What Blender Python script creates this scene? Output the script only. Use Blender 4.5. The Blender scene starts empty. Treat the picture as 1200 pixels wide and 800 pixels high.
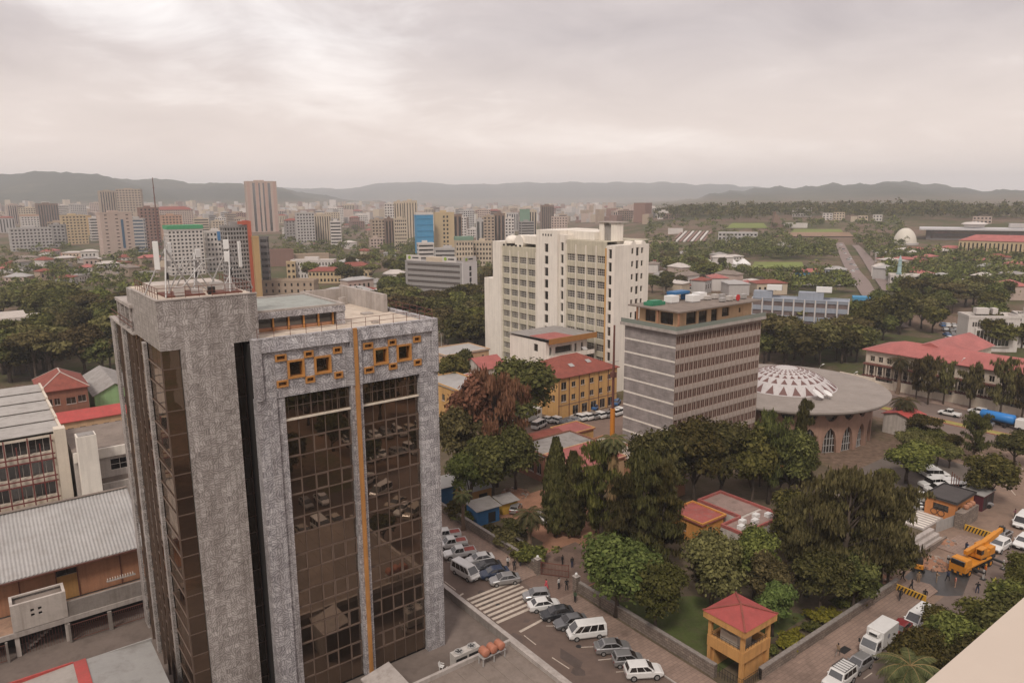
import bpy, math, random
import numpy as np
from mathutils import Vector, Matrix

R = math.radians
sc = bpy.context.scene
col = sc.collection
random.seed(7)

# ------------------------------------------------------------------ camera
CAM_H, FPX, PITCH, ROLL = 52.0, 850.0, math.atan(168 / 850), R(0.4)
_cp, _sp = math.cos(PITCH), math.sin(PITCH)
_up0 = Vector((0, _sp, _cp)); _r0 = Vector((1, 0, 0)); FWD = Vector((0, _cp, -_sp))
RIGHT = _r0 * math.cos(ROLL) - _up0 * math.sin(ROLL)
UP = _up0 * math.cos(ROLL) + _r0 * math.sin(ROLL)
cam = bpy.data.cameras.new('camera')
cam.sensor_width = 36.0
cam.lens = FPX / 1200 * 36
cam.clip_start, cam.clip_end = 0.3, 60000
cam_ob = bpy.data.objects.new('camera', cam)
col.objects.link(cam_ob)
m3 = Matrix((RIGHT, UP, -FWD)).transposed()
cam_ob.matrix_world = Matrix.Translation((0, 0, CAM_H)) @ m3.to_4x4()
sc.camera = cam_ob

# ------------------------------------------------------------------ world, sun, exposure
SUN_AZ, SUN_EL = -165.0, 50.0          # degrees; azimuth from +Y towards +X
world = bpy.data.worlds.new('World'); sc.world = world; world.use_nodes = True
wn = world.node_tree; wn.nodes.clear()
def wnode(t, **k):
    n = wn.nodes.new(t)
    for a, b in k.items(): setattr(n, a, b)
    return n
w_out = wnode('ShaderNodeOutputWorld'); w_bg = wnode('ShaderNodeBackground')
w_sky = wnode('ShaderNodeTexSky', sky_type='NISHITA', sun_disc=False, sun_elevation=R(SUN_EL), sun_rotation=R(SUN_AZ), air_density=1.6, dust_density=3.0)
w_tc = wnode('ShaderNodeTexCoord'); w_sep = wnode('ShaderNodeSeparateXYZ')
wn.links.new(w_tc.outputs['Generated'], w_sep.inputs[0])
def wmath(op, a, b=None):
    n = wnode('ShaderNodeMath', operation=op)
    for i, v in enumerate((a, b)):
        if v is None: continue
        if isinstance(v, (int, float)): n.inputs[i].default_value = v
        else: wn.links.new(v, n.inputs[i])
    return n.outputs[0]
w_z = wmath('ADD', wmath('MAXIMUM', w_sep.outputs['Z'], 0.0), 0.20)
w_cmb = wnode('ShaderNodeCombineXYZ')
wn.links.new(wmath('DIVIDE', w_sep.outputs['X'], w_z), w_cmb.inputs[0])
wn.links.new(wmath('DIVIDE', w_sep.outputs['Y'], w_z), w_cmb.inputs[1])
SKY_OFF = (26.9, 13.8, 0)
def wnoise(scale, detail, rough, dist, off):
    mp = wnode('ShaderNodeMapping'); mp.inputs['Location'].default_value = off
    wn.links.new(w_cmb.outputs[0], mp.inputs['Vector'])
    n = wnode('ShaderNodeTexNoise'); wn.links.new(mp.outputs[0], n.inputs['Vector'])
    n.inputs['Scale'].default_value = scale; n.inputs['Detail'].default_value = detail
    n.inputs['Roughness'].default_value = rough; n.inputs['Distortion'].default_value = dist
    return n.outputs['Fac']
n_big = wnoise(0.55, 4, 0.5, 0.6, SKY_OFF); n_fine = wnoise(1.9, 8, 0.62, 0.5, (1.3, 2.2, 0))
w_mix = wmath('ADD', wmath('MULTIPLY', n_big, 0.62), wmath('MULTIPLY', n_fine, 0.38))
w_ramp = wnode('ShaderNodeValToRGB'); wn.links.new(w_mix, w_ramp.inputs['Fac'])
_e = w_ramp.color_ramp.elements
_e[0].position = 0.36; _e[0].color = (0.43, 0.375, 0.375, 1)
_e[1].position = 0.66; _e[1].color = (0.92, 0.87, 0.85, 1)
_m = _e.new(0.50); _m.color = (0.55, 0.485, 0.475, 1)
# pale rose band of thick air low over the horizon (the same all round)
w_hor = wnode('ShaderNodeMapRange'); w_hor.inputs['From Min'].default_value = 0.0; w_hor.inputs['From Max'].default_value = 0.20
w_hor.inputs['To Min'].default_value = 0.85; w_hor.inputs['To Max'].default_value = 0.0
wn.links.new(w_sep.outputs['Z'], w_hor.inputs['Value'])
w_hmix = wnode('ShaderNodeMix', data_type='RGBA'); wn.links.new(w_hor.outputs[0], w_hmix.inputs['Factor'])
wn.links.new(w_ramp.outputs['Color'], w_hmix.inputs['A']); w_hmix.inputs['B'].default_value = (0.90, 0.755, 0.665, 1)
# thin share of clear sky seen through the cloud sheet
w_sc = wnode('ShaderNodeVectorMath', operation='SCALE'); wn.links.new(w_sky.outputs[0], w_sc.inputs[0]); w_sc.inputs['Scale'].default_value = 0.09
w_fin = wnode('ShaderNodeMix', data_type='RGBA'); w_fin.inputs['Factor'].default_value = 0.08
wn.links.new(w_hmix.outputs['Result'], w_fin.inputs['A']); wn.links.new(w_sc.outputs[0], w_fin.inputs['B'])
wn.links.new(w_fin.outputs['Result'], w_bg.inputs['Color']); w_bg.inputs['Strength'].default_value = 1.0
wn.links.new(w_bg.outputs[0], w_out.inputs['Surface'])

sun = bpy.data.lights.new('sun', 'SUN'); sun.energy = 1.5; sun.angle = R(11); sun.color = (1.0, 0.93, 0.85)
sun_ob = bpy.data.objects.new('sun', sun); col.objects.link(sun_ob)
_sd = Vector((math.sin(R(SUN_AZ)) * math.cos(R(SUN_EL)), math.cos(R(SUN_AZ)) * math.cos(R(SUN_EL)), math.sin(R(SUN_EL))))
sun_ob.rotation_euler = (-_sd).to_track_quat('-Z', 'Y').to_euler()
sun_ob.location = (-40, 40, 160)

sc.view_settings.view_transform = 'Standard'; sc.view_settings.look = 'None'
sc.view_settings.exposure = 0.47; sc.view_settings.gamma = 1.0
sc.view_settings.use_curve_mapping = False
sc.render.engine = 'CYCLES'
sc.cycles.use_denoising = True
sc.cycles.max_bounces = 5; sc.cycles.diffuse_bounces = 2; sc.cycles.glossy_bounces = 3
sc.cycles.transmission_bounces = 3; sc.cycles.transparent_max_bounces = 6; sc.cycles.volume_bounces = 2
sc.cycles.caustics_reflective = False; sc.cycles.caustics_refractive = False

# ------------------------------------------------------------------ frames of reference
AZ = R(53)                       # the street grid: U runs right and away, V runs left and away
GS, GC = math.sin(AZ), math.cos(AZ)
GRID = R(37)
def XY(u, v): return (u * GS - v * GC, u * GC + v * GS)
def UVof(x, y): return (x * GS + y * GC, -x * GC + y * GS)
def ray(px, py): return FWD + RIGHT * ((px - 600) / FPX) + UP * ((400 - py) / FPX)
def project(x, y, z):
    v = Vector((x, y, z - CAM_H)); w = v.dot(FWD)
    return 600 + FPX * v.dot(RIGHT) / w, 400 - FPX * v.dot(UP) / w
def at_z(px, py, z=0.0):
    d = ray(px, py); t = (z - CAM_H) / d.z
    return Vector((d.x * t, d.y * t, z))
def sstep(a, b, x):
    t = min(1.0, max(0.0, (x - a) / (b - a))); return t * t * (3 - 2 * t)
RIDGE_NEAR = [(-400, 206), (-100, 204), (0, 205), (60, 207), (130, 209), (200, 212), (260, 217), (330, 222), (400, 232), (470, 240), (700, 243), (780, 238), (830, 228), (880, 222), (940, 219), (990, 218), (1030, 217), (1055, 213), (1090, 215), (1130, 220), (1170, 224), (1200, 226), (1320, 224), (1600, 220)]
RIDGE_FAR = [(-400, 226), (200, 226), (300, 221), (400, 221), (440, 216), (470, 214), (560, 216), (620, 215), (680, 213), (740, 215), (780, 214), (840, 216), (900, 221), (1000, 226), (1600, 226)]
def _ridge(tab, r0):
    out = []
    for px, py in tab:
        d = ray(px, py); h = math.hypot(d.x, d.y)
        out.append((math.atan2(d.x, d.y), CAM_H + r0 * d.z / h))
    return np.array(out)
_RN, _RF = _ridge(RIDGE_NEAR, 4600.0), _ridge(RIDGE_FAR, 8200.0)
def terr(x, y):
    r = math.hypot(x, y)
    if r < 300: return 0.0
    a = math.atan2(x, y); ad = math.degrees(a)
    h = 30 * sstep(430, 1350, r) * sstep(3, 15, ad) * (1 - sstep(70, 110, ad))
    h += 7 * sstep(700, 1500, r) * (1 - sstep(-20, -8, ad)) * sstep(-110, -70, ad)
    if r > 2200:
        nz = 7 * math.sin(a * 41 + 1) + 6 * math.sin(a * 97) + 5 * math.sin(a * 213 + r * 0.002) + 4 * math.sin(a * 437 + r * .01) + 3 * math.sin(a * 811 + 2)
        zn = float(np.interp(a, _RN[:, 0], _RN[:, 1])) + nz * 0.75
        zf = float(np.interp(a, _RF[:, 0], _RF[:, 1])) + nz * 0.95
        bn = sstep(2300, 4600, r) * (1 - 0.45 * sstep(4600, 6200, r))
        spur = 1 + 0.24 * math.sin(a * 33 + r * 0.0016) * sstep(2500, 3200, r) * (1 - sstep(4100, 4600, r))
        h = max(h, h + (zn - h) * bn * spur, zf * sstep(5000, 8200, r) * (1 - 0.4 * sstep(8200, 12000, r)))
    return h
def ground_at(px, py):
    d = ray(px, py); h = math.hypot(d.x, d.y); t = 40.0
    while t * h < 9000:
        if CAM_H + d.z * t <= terr(d.x * t, d.y * t): break
        t *= 1.01
    lo, hi = t / 1.01, t
    for _ in range(18):
        m = (lo + hi) / 2
        if CAM_H + d.z * m <= terr(d.x * m, d.y * m): hi = m
        else: lo = m
    return Vector((d.x * hi, d.y * hi, terr(d.x * hi, d.y * hi)))
def height_at(x, y, py):
    lo, hi = -30.0, 600.0
    for _ in range(50):
        m = (lo + hi) / 2
        if project(x, y, m)[1] > py: lo = m
        else: hi = m
    return lo
# ------------------------------------------------------------------ materials
_MATS = {}
def _new(name):
    m = bpy.data.materials.new(name); m.use_nodes = True
    nt = m.node_tree
    return m, nt, nt.nodes['Principled BSDF']
def N(nt, t, **k):
    n = nt.nodes.new(t)
    for a, b in k.items(): setattr(n, a, b)
    return n
def nmath(nt, op, a, b=None, c=None):
    n = N(nt, 'ShaderNodeMath', operation=op)
    for i, v in enumerate((a, b, c)):
        if v is None: continue
        if isinstance(v, (int, float)): n.inputs[i].default_value = v
        else: nt.links.new(v, n.inputs[i])
    return n.outputs[0]
def nmix(nt, f, a, b, blend='MIX'):
    n = N(nt, 'ShaderNodeMix', data_type='RGBA', blend_type=blend)
    for s, v in (('Factor', f), ('A', a), ('B', b)):
        if isinstance(v, (int, float)): n.inputs[s].default_value = v
        elif isinstance(v, tuple): n.inputs[s].default_value = (*v[:3], 1)
        else: nt.links.new(v, n.inputs[s])
    return n.outputs['Result']
def noise(nt, vec, scale, detail=4, rough=0.55, dist=0.0):
    n = N(nt, 'ShaderNodeTexNoise'); nt.links.new(vec, n.inputs['Vector'])
    n.inputs['Scale'].default_value = scale; n.inputs['Detail'].default_value = detail
    n.inputs['Roughness'].default_value = rough; n.inputs['Distortion'].default_value = dist
    return n.outputs['Fac']
def ramp(nt, f, stops):
    n = N(nt, 'ShaderNodeValToRGB'); nt.links.new(f, n.inputs['Fac'])
    e = n.color_ramp.elements
    e[0].position, e[0].color = stops[0][0], (*stops[0][1], 1)
    e[1].position, e[1].color = stops[-1][0], (*stops[-1][1], 1)
    for p, c in stops[1:-1]: e.new(p).color = (*c, 1)
    return n.outputs['Color']
def sclc(c, k): return tuple(min(1.0, x * k) for x in c)

def surf(name, c, var=0.18, scale=0.6, rough=0.85, streak=0.0, dirt=0.0, dirtc=(0.10, 0.075, 0.055), bump=0.0, spec=0.3, metal=0.0, objvar=0.0, coat=0.0, world=False, fine=9.0):
    """a worn plain surface: broad blotches, fine grain, optional vertical rain streaks and dirt"""
    if name in _MATS: return _MATS[name]
    m, nt, b = _new(name); _MATS[name] = m
    if world: vec = N(nt, 'ShaderNodeNewGeometry').outputs['Position']
    else: vec = N(nt, 'ShaderNodeTexCoord').outputs['Object']
    a = noise(nt, vec, scale, 5, 0.6); f = noise(nt, vec, scale * fine, 3, 0.6)
    s = nmath(nt, 'ADD', nmath(nt, 'MULTIPLY', a, 0.65), nmath(nt, 'MULTIPLY', f, 0.35))
    cc = ramp(nt, s, [(0.30, sclc(c, 1 - var)), (0.5, c), (0.70, sclc(c, 1 + var))])
    if streak:
        mp = N(nt, 'ShaderNodeMapping'); nt.links.new(vec, mp.inputs['Vector']); mp.inputs['Scale'].default_value = (1.6, 1.6, 0.07)
        st = noise(nt, mp.outputs[0], 1.0, 5, 0.65)
        sf = ramp(nt, st, [(0.46, (0, 0, 0)), (0.72, (streak,) * 3)])
        cc = nmix(nt, sf, cc, dirtc)
    if dirt:
        d = noise(nt, vec, scale * 2.3, 6, 0.7)
        df = ramp(nt, d, [(0.48, (0, 0, 0)), (0.68, (dirt,) * 3)])
        cc = nmix(nt, df, cc, dirtc)
    if objvar:
        oi = N(nt, 'ShaderNodeObjectInfo')
        hs = N(nt, 'ShaderNodeHueSaturation'); nt.links.new(cc, hs.inputs['Color'])
        nt.links.new(nmath(nt, 'ADD', nmath(nt, 'MULTIPLY', oi.outputs['Random'], 2 * objvar), 1 - objvar), hs.inputs['Value'])
        cc = hs.outputs['Color']
    nt.links.new(cc, b.inputs['Base Color'])
    b.inputs['Roughness'].default_value = rough; b.inputs['Metallic'].default_value = metal
    b.inputs['Specular IOR Level'].default_value = spec; b.inputs['Coat Weight'].default_value = coat
    if bump:
        bp = N(nt, 'ShaderNodeBump'); nt.links.new(f, bp.inputs['Height'])
        bp.inputs['Strength'].default_value = bump; bp.inputs['Distance'].default_value = 0.05
        nt.links.new(bp.outputs[0], b.inputs['Normal'])
    return m

def marble(name, lo, mid, hi, tile):
    """polished veined slabs hung in courses, each slab turned its own way"""
    m, nt, b = _new(name); _MATS[name] = m
    tc = N(nt, 'ShaderNodeTexCoord'); sp = N(nt, 'ShaderNodeSeparateXYZ'); nt.links.new(tc.outputs['Object'], sp.inputs[0])
    h = nmath(nt, 'DIVIDE', nmath(nt, 'ADD', sp.outputs[0], sp.outputs[1]), tile); z = nmath(nt, 'DIVIDE', sp.outputs[2], tile)
    ch, cz = nmath(nt, 'FLOOR', h), nmath(nt, 'FLOOR', z)
    cell = N(nt, 'ShaderNodeCombineXYZ'); nt.links.new(ch, cell.inputs[0]); nt.links.new(cz, cell.inputs[1])
    wn_ = N(nt, 'ShaderNodeTexWhiteNoise', noise_dimensions='3D'); nt.links.new(cell.outputs[0], wn_.inputs['Vector'])
    fh, fz = nmath(nt, 'SUBTRACT', h, ch), nmath(nt, 'SUBTRACT', z, cz)
    lc = N(nt, 'ShaderNodeCombineXYZ'); nt.links.new(fh, lc.inputs[0]); nt.links.new(fz, lc.inputs[1])
    rot = N(nt, 'ShaderNodeVectorRotate', rotation_type='Z_AXIS'); nt.links.new(lc.outputs[0], rot.inputs['Vector'])
    nt.links.new(nmath(nt, 'MULTIPLY', wn_.outputs['Value'], 6.28), rot.inputs['Angle'])
    off = N(nt, 'ShaderNodeVectorMath', operation='MULTIPLY_ADD'); nt.links.new(wn_.outputs['Color'], off.inputs[0])
    off.inputs[1].default_value = (9, 9, 9); nt.links.new(rot.outputs[0], off.inputs[2])
    wv = N(nt, 'ShaderNodeTexWave', wave_type='BANDS'); nt.links.new(off.outputs[0], wv.inputs['Vector'])
    wv.inputs['Scale'].default_value = 0.7; wv.inputs['Distortion'].default_value = 9.0; wv.inputs['Detail'].default_value = 4
    wv.inputs['Detail Scale'].default_value = 1.4
    ns = noise(nt, off.outputs[0], 2.4, 5, 0.65, 0.6)
    tcn = noise(nt, tc.outputs['Object'], 0.22, 4, 0.6)
    v = nmath(nt, 'ADD', nmath(nt, 'MULTIPLY', wv.outputs['Fac'], 0.27), nmath(nt, 'ADD', nmath(nt, 'MULTIPLY', ns, 0.38), nmath(nt, 'MULTIPLY', nmath(nt, 'ADD', wn_.outputs['Value'], tcn), 0.2)))
    cc = ramp(nt, v, [(0.22, lo), (0.5, mid), (0.76, hi)])
    # thin joints
    ex = nmath(nt, 'ABSOLUTE', nmath(nt, 'SUBTRACT', fh, 0.5)); ez = nmath(nt, 'ABSOLUTE', nmath(nt, 'SUBTRACT', fz, 0.5))
    jn = nmath(nt, 'GREATER_THAN', nmath(nt, 'MAXIMUM', ex, ez), 0.475)
    cc = nmix(nt, nmath(nt, 'MULTIPLY', jn, 0.7), cc, sclc(lo, 0.75))
    mp = N(nt, 'ShaderNodeMapping'); nt.links.new(tc.outputs['Object'], mp.inputs['Vector']); mp.inputs['Scale'].default_value = (1.2, 1.2, 0.05)
    st = ramp(nt, noise(nt, mp.outputs[0], 1.0, 5, 0.6), [(0.46, (0, 0, 0)), (0.72, (0.5,) * 3)])
    cc = nmix(nt, st, cc, (0.13, 0.10, 0.085))
    nt.links.new(cc, b.inputs['Base Color']); b.inputs['Roughness'].default_value = 0.42; b.inputs['Specular IOR Level'].default_value = 0.35
    return m

def glass(name, tint, refl=0.5, rough=0.03, dark=(0.012, 0.010, 0.009)):
    """coated window glass: dark behind, mirrored in front"""
    if name in _MATS: return _MATS[name]
    m, nt, b = _new(name); _MATS[name] = m
    b.inputs['Base Color'].default_value = (*dark, 1); b.inputs['Roughness'].default_value = 0.25
    gl = N(nt, 'ShaderNodeBsdfGlossy'); gl.inputs['Color'].default_value = (*tint, 1); gl.inputs['Roughness'].default_value = rough
    vec = N(nt, 'ShaderNodeTexCoord').outputs['Object']
    oi = N(nt, 'ShaderNodeObjectInfo')
    ly = N(nt, 'ShaderNodeLayerWeight'); ly.inputs['Blend'].default_value = 0.35
    f = nmath(nt, 'ADD', nmath(nt, 'MULTIPLY', ly.outputs['Fresnel'], 0.55), nmath(nt, 'ADD', nmath(nt, 'MULTIPLY', oi.outputs['Random'], 0.16), refl - 0.12))
    mx = N(nt, 'ShaderNodeMixShader'); nt.links.new(f, mx.inputs[0]); nt.links.new(b.outputs[0], mx.inputs[1]); nt.links.new(gl.outputs[0], mx.inputs[2])
    bp = N(nt, 'ShaderNodeBump'); nt.links.new(noise(nt, vec, 0.8, 2, 0.5), bp.inputs['Height']); bp.inputs['Strength'].default_value = 0.03; bp.inputs['Distance'].default_value = 0.05
    nt.links.new(bp.outputs[0], gl.inputs['Normal'])
    nt.links.new(mx.outputs[0], nt.nodes['Material Output'].inputs['Surface'])
    return m

def leafmat(name, c1, c2, tr=0.14):
    """foliage: each leaf its own shade, each tree its own cast, some light through the leaf"""
    m, nt, b = _new(name); _MATS[name] = m
    geo = N(nt, 'ShaderNodeNewGeometry'); oi = N(nt, 'ShaderNodeObjectInfo')
    vec = N(nt, 'ShaderNodeTexCoord').outputs['Object']
    cl = noise(nt, vec, 0.5, 3, 0.6)
    f = nmath(nt, 'ADD', nmath(nt, 'MULTIPLY', geo.outputs['Random Per Island'], 0.5), nmath(nt, 'MULTIPLY', cl, 0.55))
    cc = ramp(nt, f, [(0.18, c1), (0.82, c2)])
    hs = N(nt, 'ShaderNodeHueSaturation'); nt.links.new(cc, hs.inputs['Color'])
    nt.links.new(nmath(nt, 'ADD', nmath(nt, 'MULTIPLY', oi.outputs['Random'], 0.07), 0.465), hs.inputs['Hue'])
    nt.links.new(nmath(nt, 'ADD', nmath(nt, 'MULTIPLY', oi.outputs['Random'], 0.85), 0.7), hs.inputs['Value'])
    df = N(nt, 'ShaderNodeBsdfDiffuse'); nt.links.new(hs.outputs[0], df.inputs['Color'])
    tl = N(nt, 'ShaderNodeBsdfTranslucent'); nt.links.new(hs.outputs[0], tl.inputs['Color'])
    mx = N(nt, 'ShaderNodeMixShader'); mx.inputs[0].default_value = tr
    nt.links.new(df.outputs[0], mx.inputs[1]); nt.links.new(tl.outputs[0], mx.inputs[2])
    nt.links.new(mx.outputs[0], nt.nodes['Material Output'].inputs['Surface'])
    return m

def bricks(name, c1, c2, mortar, sx, sz, rough=0.9):
    m, nt, b = _new(name); _MATS[name] = m
    tc = N(nt, 'ShaderNodeTexCoord'); sp = N(nt, 'ShaderNodeSeparateXYZ'); nt.links.new(tc.outputs['Object'], sp.inputs[0])
    cb = N(nt, 'ShaderNodeCombineXYZ'); nt.links.new(nmath(nt, 'ADD', sp.outputs[0], sp.outputs[1]), cb.inputs[0]); nt.links.new(sp.outputs[2], cb.inputs[1])
    br = N(nt, 'ShaderNodeTexBrick'); nt.links.new(cb.outputs[0], br.inputs['Vector'])
    br.inputs['Color1'].default_value = (*c1, 1); br.inputs['Color2'].default_value = (*c2, 1); br.inputs['Mortar'].default_value = (*mortar, 1)
    br.inputs['Scale'].default_value = 1.0; br.inputs['Brick Width'].default_value = sx; br.inputs['Row Height'].default_value = sz
    br.inputs['Mortar Size'].default_value = min(sx, sz) * 0.09
    nn = noise(nt, tc.outputs['Object'], 0.5, 5, 0.6)
    k = ramp(nt, nn, [(0.3, (0.72,) * 3), (0.7, (1.2,) * 3)])
    nt.links.new(nmix(nt, 1.0, br.outputs['Color'], k, 'MULTIPLY'), b.inputs['Base Color'])
    b.inputs['Roughness'].default_value = rough; b.inputs['Specular IOR Level'].default_value = 0.25
    return m

MARBLE = marble('marble_grey', (0.125, 0.116, 0.122), (0.345, 0.322, 0.325), (0.62, 0.59, 0.585), 0.55)
MARBLE_W = marble('marble_warm', (0.15, 0.13, 0.12), (0.35, 0.31, 0.285), (0.58, 0.53, 0.50), 0.5)
BRONZE = glass('bronze_glass', (0.52, 0.40, 0.31), 0.46, 0.012, (0.010, 0.007, 0.005))
DARKGL = glass('dark_glass', (0.55, 0.52, 0.50), 0.16, 0.06)
PALEGL = glass('grey_glass', (0.62, 0.60, 0.60), 0.30, 0.08, (0.05, 0.048, 0.046))
CARGL = glass('car_glass', (0.6, 0.6, 0.6), 0.14, 0.02)
MULL = surf('mullion_bronze', (0.125, 0.085, 0.064), 0.2, 1.5, 0.45, spec=0.4)
SASH = surf('sash_bronze', (0.17, 0.118, 0.09), 0.15, 1.5, 0.45, spec=0.4)
ORANGE = surf('orange_paint', (0.47, 0.215, 0.062), 0.18, 1.0, 0.6, streak=0.35)
CREAM = surf('cream_render', (0.66, 0.575, 0.47), 0.10, 0.5, 0.85, streak=0.3, dirtc=(0.28, 0.22, 0.17))
WHITE = surf('white_render', (0.77, 0.705, 0.62), 0.08, 0.4, 0.8, streak=0.3, dirtc=(0.30, 0.25, 0.21))
WHITE2 = surf('dirty_white_render', (0.52, 0.46, 0.41), 0.14, 0.4, 0.85, streak=0.45, dirt=0.3, dirtc=(0.22, 0.17, 0.14))
ROOFCREAM = surf('roof_screed', (0.58, 0.49, 0.40), 0.18, 0.35, 0.9, dirt=0.5, dirtc=(0.28, 0.21, 0.16))
CONC = surf('concrete', (0.27, 0.235, 0.21), 0.2, 0.5, 0.9, streak=0.4, dirt=0.3)
CONC_L = surf('light_concrete', (0.42, 0.37, 0.335), 0.16, 0.5, 0.9, streak=0.4, dirt=0.25, dirtc=(0.16, 0.125, 0.10))
ROOFGREY = surf('grey_roof_felt', (0.30, 0.275, 0.255), 0.16, 0.35, 0.85, dirt=0.4)
ROOFBROWN = surf('brown_roof_felt', (0.23, 0.185, 0.155), 0.2, 0.3, 0.9, dirt=0.4)
REDROOF = surf('red_sheet_roof', (0.42, 0.07, 0.06), 0.22, 0.5, 0.55, dirt=0.35, dirtc=(0.22, 0.09, 0.07))
PINKROOF = surf('faded_red_roof', (0.37, 0.115, 0.10), 0.28, 0.25, 0.6, dirt=0.35, dirtc=(0.33, 0.13, 0.11))
TILEROOF = surf('rust_red_roof', (0.245, 0.070, 0.050), 0.25, 0.6, 0.8, dirt=0.4, dirtc=(0.12, 0.05, 0.04))
SHEET = surf('grey_sheet_metal', (0.40, 0.38, 0.36), 0.14, 0.3, 0.5, streak=0.0, dirt=0.35, dirtc=(0.26, 0.22, 0.19), metal=0.15)
PLY = surf('orange_board', (0.40, 0.20, 0.115), 0.16, 0.6, 0.85, streak=0.3)
PLY2 = surf('ochre_board', (0.44, 0.24, 0.085), 0.16, 0.6, 0.85, streak=0.25)
YELLOW = surf('ochre_render', (0.57, 0.33, 0.125), 0.12, 0.5, 0.85, streak=0.4, dirtc=(0.26, 0.14, 0.07))
PEACH = surf('peach_render', (0.56, 0.37, 0.22), 0.12, 0.5, 0.85, streak=0.35, dirtc=(0.26, 0.16, 0.10))
GREENW = surf('pale_green_render', (0.27, 0.42, 0.20), 0.12, 0.5, 0.85, streak=0.3)
BRICKR = surf('red_brown_brick', (0.26, 0.115, 0.075), 0.2, 1.2, 0.9, streak=0.3)
RUST = surf('rust_brown_steel', (0.15, 0.060, 0.045), 0.3, 1.5, 0.75)
STEEL = surf('painted_steel_grey', (0.46, 0.44, 0.42), 0.15, 1.0, 0.55, metal=0.2)
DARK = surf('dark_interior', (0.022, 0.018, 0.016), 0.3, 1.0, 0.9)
BLACKM = surf('black_metal', (0.03, 0.027, 0.026), 0.3, 1.0, 0.5)
WPAINT = surf('white_enamel', (0.74, 0.72, 0.69), 0.06, 1.0, 0.4, dirt=0.15, dirtc=(0.4, 0.35, 0.3))
OLIVE = surf('olive_yellow_render', (0.52, 0.47, 0.36), 0.10, 0.3, 0.85, streak=0.3)
BROWNBR = bricks('brown_brick', (0.33, 0.29, 0.275), (0.265, 0.23, 0.215), (0.22, 0.19, 0.175), 0.9, 0.22)
STONE = bricks('rubble_stone', (0.27, 0.215, 0.175), (0.19, 0.15, 0.125), (0.12, 0.095, 0.08), 0.55, 0.32)
BARK = surf('bark', (0.085, 0.062, 0.046), 0.3, 3.0, 0.95, bump=0.4)
BARK2 = surf('palm_bark', (0.17, 0.115, 0.078), 0.3, 3.0, 0.95, bump=0.4)
LEAF_D = leafmat('leaf_dark', (0.014, 0.018, 0.006), (0.135, 0.125, 0.044))
LEAF_M = leafmat('leaf_mid', (0.018, 0.023, 0.007), (0.17, 0.155, 0.046))
LEAF_L = leafmat('leaf_light', (0.024, 0.034, 0.009), (0.145, 0.155, 0.047))
LEAF_O = leafmat('leaf_olive', (0.022, 0.020, 0.009), (0.17, 0.14, 0.06))
LEAF_R = leafmat('leaf_rust', (0.075, 0.038, 0.020), (0.29, 0.15, 0.085))
LEAF_P = leafmat('leaf_palm', (0.030, 0.036, 0.015), (0.13, 0.125, 0.055))
LEAF_T = leafmat('leaf_dry', (0.10, 0.060, 0.030), (0.25, 0.155, 0.085))
LEAF_Y = leafmat('leaf_yellow', (0.07, 0.075, 0.012), (0.25, 0.22, 0.035))
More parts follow.
